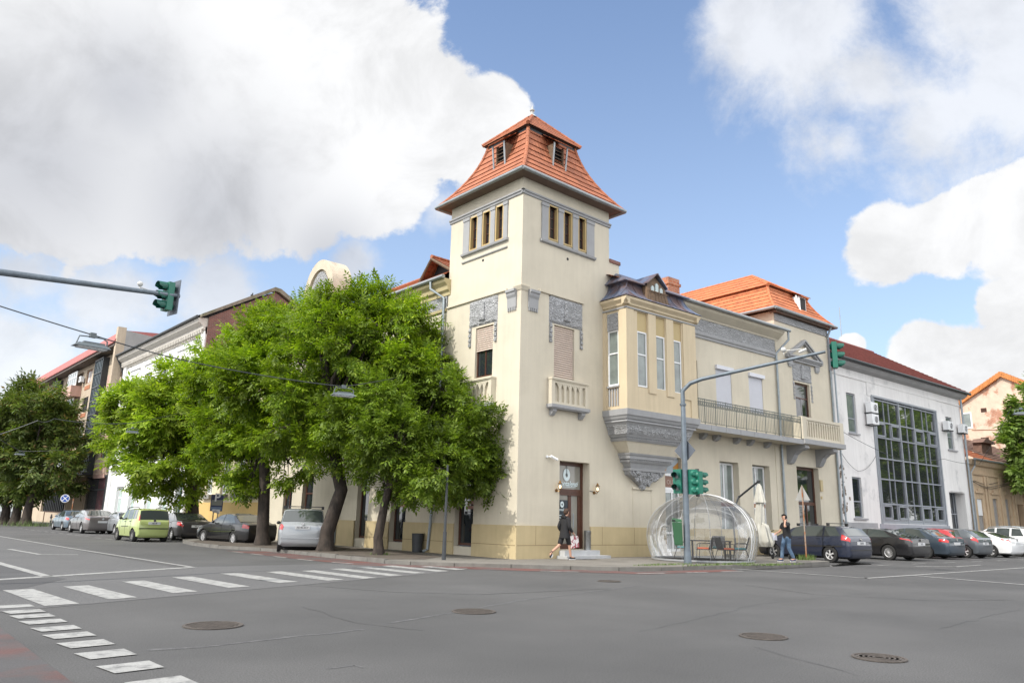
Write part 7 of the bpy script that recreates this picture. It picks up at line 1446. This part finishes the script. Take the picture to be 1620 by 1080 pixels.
folds('canopy', [(.02,zt+.02,0),(.10,zt-.1,0),(.24,zr-.02,.0),(.27,zr-.12,0),(.17,zr-.13,0),(.19,zr-.5,-.02),(.21,zm+.25,-.04),(.22,zm,-.06),(.20,zl+.3,-.05),(.12,zl+.1,-.05)], 48, .10, u0)
folds('loose_canvas', [(.16,zm+.15,-.05),(.28,zm+.05,-.02),(.34,zm-.25,-.0),(.42,zm-.6,.03),(.40,zl+.15,.06),(.30,zl,.10)], 48, .16, u0+R3*.02, 4)
b = MB(); pp = u0+R3*(-1.25)+_h*.5; ez = dp(1169, 784, pp).z
e0 = Vector((u0.x, u0.y, zt+.12)); e1 = Vector((0,0,0))+dp(1169, 786, pp); b.tube([e0, Vector((e1.x,e1.y,e1.z))], .045, 4); b.tube([Vector((e1.x,e1.y,e1.z+.05)), Vector((pp.x+R3.x*.25, pp.y+R3.y*.25, ez-.8)), Vector((pp.x+R3.x*.35, pp.y+R3.y*.35, .15))], .045, 6); b.ball(e0, .07, 6); b.tube([e0, Vector((u0.x,u0.y,zt-.05))], .03, 6); b.build('arm', DARKMETAL, t)
b = MB(); b.box(lambda x, y, z: Vector((pp.x,pp.y,.12))+R3*(x+.35)+_h*y+Vector((0,0,z)), -.35, .35, -.35, .35, 0, .12); b.build('base', DARKMETAL, t)
# kick scooter leaning by the car
g = gp(1222, 884, .12)+_h*.5; t = thing('kick_scooter', 'black kick scooter with its handlebar between the parasol and the man on the phone', 'scooter', (g.x, g.y, .12))
b = MB(); b.tube([g+R3*.22+Vector((0,0,.12)), g+R3*.05+Vector((0,0,1.05))], .022, 6); b.tube([g+R3*-.20+_h*.05+Vector((0,0,1.0)), g+R3*.05+Vector((0,0,1.07)), g+R3*.28-_h*.05+Vector((0,0,1.16))], .018, 6); b.build('handlebar', DARKMETAL, t)
b = MB(); b.box(lambda x, y, z: g+R3*x+_h*y+Vector((0,0,z)), .2, .8, -.07, .07, .06, .10); b.build('deck', DARKMETAL, t)
for x in (.18,.85): b = MB(); b.lathe(g+R3*x+Vector((0,0,.09)), [(.04,-.02),(.09,-.02),(.09,.02),(.04,.02),(.04,-.02)], 16, ax='y'); b.build('wheel', TYRE, t)
# ---------------------------------------------------------------- things on the facade by the cafe door
def lantern(s, z, label):
    t = thing('wall_lantern', label, 'wall lamp', FRT(s,0,z), 'brass lanterns beside the cafe door'); BR_ = mat('aged_brass', (.20,.11,.04), .4, .1, 5, metal=.7)
    O = FRT(s, .16, z); b = MB(); b.tube([FRT(s-.05,.0,z-.16), FRT(s-.05,.05,z-.16)], .06, 10); b.tube([FRT(s-.05,.05,z-.16), FRT(s-.03,.14,z-.2), O-Vector((0,0,.12))], .014, 6); b.lathe(O, [(.02,-.13),(.06,-.11),(.05,-.10)], 10); b.lathe(O, [(.09,.09),(.05,.13),(.03,.2),(.0,.22)], 10); b.lathe(O, [(.09,.085),(.095,.095),(.09,.10)], 10)
    for i in range(6): a_ = 2*pi*i/6; b.tube([O+Vector((.05*cos(a_),.05*sin(a_),-.1)), O+Vector((.085*cos(a_),.085*sin(a_),.09))], .006, 4)
    b.build('lantern_frame', BR_, t); b = MB(); b.ball(O-Vector((0,0,.02)), .045, 8, (1,1,1.4)); b.build('lit_bulb', mat('warm_lit_bulb', (.9,.8,.6), .4, 0, 1, emit=((1,.72,.38), 2.2)), t)
lantern(2.02, 2.72, 'left brass lantern beside the cafe door'); lantern(4.12, 2.72, 'right brass lantern beside the cafe door')
b = MB(); b.tube([FRT(3.83,.01,2.62), FRT(4.05,.01,2.6)], .012, 5); tag(b.build('cable_conduit', DARKMETAL), 'short dark cable from the door frame to the right lantern', 'cable')
t = thing('security_camera', 'white security camera on the wall left of the cafe door', 'camera', FRT(1.45,0,3.75)); b = MB(); b.tube([FRT(1.45,0,3.78), FRT(1.45,.05,3.78)], .05, 8); b.tube([FRT(1.45,.04,3.78), FRT(1.6,.14,3.78)], .02, 6); b.build('bracket', WHITE, t); b = MB(); b.tube([FRT(1.55,.12,3.8), FRT(1.83,.2,3.68)], .05, 10); b.build('camera_body', WHITE, t)
t = thing('ash_bin', 'tall brushed steel bin standing on the door step', 'bin', FRT(3.62,.08,.405)); b = MB(); O = FRT(3.60,.10,.40); b.lathe(O, [(.13,0),(.13,.62),(.14,.64),(.14,.70),(.12,.72)], 20); b.build('bin_body', mat('brushed_steel', (.35,.36,.37), .3, .15, 8, metal=.9), t, smooth=True); b = MB(); b.lathe(O, [(0,.725),(.12,.725),(.12,.70)], 16); b.build('ash_tray', DARK, t)
g = gp(672, 869, .12); t = thing('waste_bin', 'black bin standing against the wall under the trees', 'bin', FLT(5.5,.35,.12)); b = MB(); O = FLT(5.55,.3,.12); b.lathe(O, [(.2,0),(.24,.7),(.25,.72),(.2,.72)], 16); b.build('bin_body', DARKMETAL, t)
b = MB(); b.lathe(O, [(0,.66),(.22,.66)], 16); b.build('bin_lid', DARK, t)
g = gp(702, 885, .12); t = thing('lamp_post', 'thin black post rising into the leaves near the tower', 'post', g); b = MB(); b.tube([g-Vector((0,0,.1)), g+Vector((0,0,.9))], [.075,.065], 10); b.build('post_base', DARKMETAL, t, smooth=True); b = MB(); b.tube([g+Vector((0,0,.85)), g+Vector((0,0,3.1))], [.05,.035], 8); b.build('shaft', DARKMETAL, t, smooth=True)
# ---------------------------------------------------------------- left side: arm with signal head, hanging lamps, signs, bollards
def at(x, y, rng): d = ray(x, y); return CAM+d*(rng/math.hypot(d.x, d.y))
T2 = thing('overhead_signal', 'green traffic light head at the end of a long arm reaching in from the left', 'traffic light', at(265,467,21)); a0_ = at(-400, 385, 18.5); a1_ = at(0, 430.5, 20); a2 = at(284, 468.5, 21)
b = MB(); b.tube([Vector((a0_.x, a0_.y, 0)), Vector((a0_.x, a0_.y, a0_.z-.5)), a0_, a1_, a1_.lerp(a2,.6), a2], [.12,.1,.085,.078,.065,.055], 12); b.build('arm', POLE, T2, smooth=True)
va = math.degrees(math.atan2((a2-CAM).y, (a2-CAM).x)); signal(T2, at(264.5, 469, 21), va+118, 3, .25)
b = MB(); q = at(220, 462, 20.8); b.ball(q+Vector((0,0,.22)), .07, 7); b.tube([q, q+Vector((0,0,.2))], .018, 6); b.tube([q+Vector((0,0,.13)), at(242, 461, 20.9)], .014, 5); b.tube([at(238,462,20.9), at(246,462,20.9)], .04, 6); b.build('detector', mat('dull_white', (.5,.5,.48), .6), T2)
LAMPM = mat('lamp_grey', (.10,.12,.13), .5, .1, 5); LAMPW = mat('lamp_glass', (.55,.57,.58), .2, .05, 5)
def hanglamp(x, y, rng, sc, label, w=1.0):
    c = at(x, y, rng); t = thing('hanging_street_lamp', label, 'street lamp', c, 'street lamps hung on cables'); a_ = R(math.degrees(math.atan2((c-CAM).y, (c-CAM).x))-90+18); s_ = Vector((cos(a_), sin(a_), 0)); f = Vector((-sin(a_), cos(a_), 0)); fr = lambda p, q_, z: c+(s_*p+f*q_)*sc+Vector((0,0,z*sc))
    b = MB(); b.add([fr(*p) for p in ((-.42,-.18,0),(.42,-.18,0),(.42,.18,0),(-.42,.18,0),(-.32,-.10,.09),(.32,-.10,.09),(.32,.10,.09),(-.32,.10,.09))], [(0,1,2,3),(4,5,6,7),(0,1,5,4),(1,2,6,5),(2,3,7,6),(3,0,4,7)]); b.box(fr, -.2, .3, -.07, .07, .09, .14); b.build('lamp_housing', LAMPM, t)
    b = MB(); b.box(fr, -.34, .34, -.13, .13, -.03, -.002); b.build('diffuser', LAMPW, t)
    b = MB(); b.tube([fr(-.36,0,.03), fr(-.30,0,.26), fr(-.05,0,.28), fr(.26,0,.28), fr(.36,0,.22), fr(.36,0,.03)], .018*sc, 6); b.box(fr, -.07, .07, -.05, .05, .26, .38); b.build('hanger', LAMPM, t); return c+Vector((0,0,.33*sc))
p1 = hanglamp(144, 550, 17.5, .82, 'nearest hanging street lamp, high on the left below the signal arm'); p2 = hanglamp(543, 626, 21.5, .80, 'hanging street lamp in front of the tallest ash tree'); p3 = hanglamp(209, 684, 36, .62, 'hanging street lamp in front of the white house and bright green tree'); p4 = hanglamp(31, 719, 50, .62, 'small hanging street lamp in front of the far dark trees'); p5 = hanglamp(1616, 655, 46, .9, 'hanging street lamp at the right edge')
def wire(name, pts, label, r=.012, sag=.0):
    b = MB(); P = []
    for i in range(len(pts)-1):
        for k in range(8): t_ = k/8; q = Vector(pts[i]).lerp(Vector(pts[i+1]), t_); q.z -= sag*4*t_*(1-t_); P.append(q)
    P.append(Vector(pts[-1])); b.tube(P, r, 5); return tag(b.build(name, DARKMETAL), label, 'cable')
wire('suspension_cable', [at(-260,395,18), p1, at(330,578,19.6), p2, FLT(6.6,.0,7.6)], 'cable carrying the two nearest hanging lamps to the corner house', .013, .04)
wire('suspension_cable', [at(-120,720,35), at(60,665,34), at(85,662,36), p3+Vector((0,0,.2)), FLT(30.5,0,8.6)], 'thin cable across the far street carrying the lamp before the white house', .014, .1)
wire('suspension_cable', [at(-80,640,44), p4, FLT(66,0,7.5)], 'faint cable carrying the farthest hanging lamp on the left', .014, .1)
wire('facade_wire', [FMR(17.9,.1,6.9), FMR(24,.6,5.55), FMR(30,.9,5.9), FMR(36.5,.6,6.0), p5+Vector((6,2,.8))], 'thin dark cable strung along the grey office front', .014, .1)
wire('facade_wire', [FMR(17.9,.1,6.0), FMR(20,.15,4.6), FMR(22.4,.1,5.6)], 'thin cable sagging between the corner house and the glass wall', .012, .25)
# signs
g = gp(103, 829, .12); g = FLT(53.5, 2.3, .12); t = thing('no_stopping_sign', 'round blue and white crossed sign on a thin post behind the parked cars', 'road sign', g); c = dp(103, 788, g); rd = (dp(103,781.5,g)-dp(103,794.5,g)).length/2
va = math.degrees(math.atan2((g-CAM).y, (g-CAM).x))+180; a_ = R(va); f = Vector((cos(a_), sin(a_), 0)); s_ = Vector((-sin(a_), cos(a_), 0)); fr = lambda x, y, z: Vector((c.x, c.y, c.z))+s_*x+f*y+Vector((0,0,z))
b = MB(); b.tube([g, Vector((g.x, g.y, c.z))], .035, 8); b.build('post', RUST, t)
circ = lambda r, n=28: [(r*cos(2*pi*i/n), r*sin(2*pi*i/n)) for i in range(n)]
b = MB(); b.prism(fr, circ(rd), 0, .02); b.build('sign_disc', mat('sign_white', (.75,.75,.76), .4), t)
b = MB(); b.prism(fr, circ(rd*.82), .02, .03); b.build('blue_face', mat('sign_blue', (.03,.10,.42), .4), t)
b = MB()
for q in (45,-45): cq, sq_ = cos(R(q)), sin(R(q)); w_ = rd*.09; l_ = rd*.82; b.prism(fr, [(-l_*cq-w_*sq_, -l_*sq_+w_*cq), (l_*cq-w_*sq_, l_*sq_+w_*cq), (l_*cq+w_*sq_, l_*sq_-w_*cq), (-l_*cq+w_*sq_, -l_*sq_-w_*cq)], .03, .036 if q > 0 else .038)
b.build('white_cross', mat('sign_white', (.75,.75,.76), .4), t)
g = gp(337, 850, .12); t = thing('parking_sign', 'dark blue parking sign with a white P on two rusty posts', 'road sign', g); c = dp(342, 795, g); sz = (dp(342,782,g)-dp(342,808,g)).length/2; va = math.degrees(math.atan2((g-CAM).y, (g-CAM).x))+180+8; a_ = R(va); f = Vector((cos(a_), sin(a_), 0)); s_ = Vector((-sin(a_), cos(a_), 0)); fr2 = lambda x, y, z: Vector((g.x, g.y, c.z))-s_*x+f*y+Vector((0,0,z))
b = MB(); b.box(fr2, -.33, .33, -.01, .01, -sz, sz); b.build('sign_board', mat('sign_navy', (.02,.025,.07), .4), t); text('parking_letter', 'P', .62, fr2, 0, .014, sz*.62, mat('sign_pale', (.45,.46,.5), .5), t, bold=.012)
b = MB(); b.box(fr2, -.28, .28, .01, .016, -.14, .16); b.build('time_panel', mat('panel_grey', (.13,.14,.13), .6), t)
b = MB(); b.box(fr2, -.28, .28, .01, .016, -sz*.92, -.22); b.build('symbol_panel', mat('panel_blue', (.10,.14,.22), .6), t)
b = MB(); b.prism(fr2, [(-.2,-sz*.8),(.0,-sz*.8),(.2,-.5),(.2,-.35),(.05,-.35),(-.2,-.6)], .016, .02); b.build('car_symbol', mat('sign_pale', (.45,.46,.5), .5), t)
b = MB(); 
for x in (-.12,.12): b.tube([fr2(x,-.04,-c.z+.1), fr2(x,-.04,-sz*.3)], .035, 6)
b.build('post', RUST, t)
bo = None
for i, (px, py) in enumerate(((69.7,832.5),(79,833.6))):
    g = gp(px, py, .12); g = Vector((-3.6+.0*i, 52.5-2.4*i+1.2, .12)); g = FLT(54.2-2.6*i, 3.6, .12)
    if bo is None:
        bo = thing('bollard', 'left one of the two short dark bollards before the parked cars', 'bollard', g, 'dark bollards on the far pavement'); b = MB(); b.lathe(g, [(.12,0),(.12,.06),(.07,.1),(.07,.62),(.1,.68),(.1,.74),(.05,.78),(.07,.86),(.04,.93),(0,.94)], 12); b.build('shaft', mat('bollard_grey', (.07,.065,.065), .7), bo, smooth=True); b = MB(); b.lathe(g, [(.073,.42),(.076,.43),(.076,.55),(.073,.56)], 12, caps=False); b.build('pale_band', mat('band_grey', (.35,.33,.3), .7), bo)
    else: c = copy_tree(bo); c.location = g; c['label'] = 'right one of the two short dark bollards, nearer the parked cars'
# ---------------------------------------------------------------- pieces that stand apart become parts of their own
def cluster_split(o, gap=.03):
    me = o.data; n = len(me.vertices)
    if n > 6000: return
    par = list(range(n))
    def fd(i):
        while par[i] != i: par[i] = par[par[i]]; i = par[i]
        return i
    for e in me.edges:
        a, b_ = fd(e.vertices[0]), fd(e.vertices[1])
        if a != b_: par[a] = b_
    comp = {}
    for v in me.vertices: comp.setdefault(fd(v.index), []).append(v.index)
    if len(comp) < 2: return
    bx = [(np.min([me.vertices[i].co[:] for i in c], 0)-gap, np.max([me.vertices[i].co[:] for i in c], 0)+gap, c) for c in comp.values()]
    m_ = len(bx); q = list(range(m_))
    if m_ > 260: return
    def f2(i):
        while q[i] != i: i = q[i]
        return i
    for i in range(m_):
        for j in range(i+1, m_):
            if all(bx[i][0][k] <= bx[j][1][k] and bx[j][0][k] <= bx[i][1][k] for k in range(3)):
                a, b_ = f2(i), f2(j)
                if a != b_: q[a] = b_
    gr = {}
    for i in range(m_): gr.setdefault(f2(i), []).extend(bx[i][2])
    if not 2 <= len(gr) <= 24: return
    gs = sorted(gr.values(), key=lambda g: -len(g)); base = me; nm = o.name.split('.')[0]
    for k, g in enumerate(gs):
        keep = set(g); c = base.copy(); bm = bmesh.new(); bm.from_mesh(c); bm.verts.ensure_lookup_table()
        bmesh.ops.delete(bm, geom=[v for v in bm.verts if v.index not in keep], context='VERTS'); bm.to_mesh(c); bm.free()
        if k == 0: o.data = c
        else: o2 = o.copy(); o2.data = c; o2.name = nm; COL.objects.link(o2)
SPLIT = ('plinth','plinth_joint','window_surround','roller_shutter','big_corbel','small_corbel','corner_bracket','sill','pink_balcony_panel','orange_panel','window_ledge','dark_entrance','wood_panel','window_sticker','window_pilasters','downpipe','eyes','white_soles','trainers','pilaster','wall_hole','wall_crack','bay_blind_panel','bay_string_line','dormer_pane','ring_emblem','flashing','carved_panel','concrete_fin','hanger','brown_sign','poster_lines','facade_cable','signal_bracket','old_roof_part','soffit','post','red_curtain','bay_cornice','balcony_slab','wall_box','dormer_opening','party_wall','metal_gate')
for o in list(COL.objects):
    if o.type == 'MESH' and o.parent and o.name.split('.')[0] in SPLIT and not o.children: cluster_split(o)
S.render.engine = 'CYCLES'
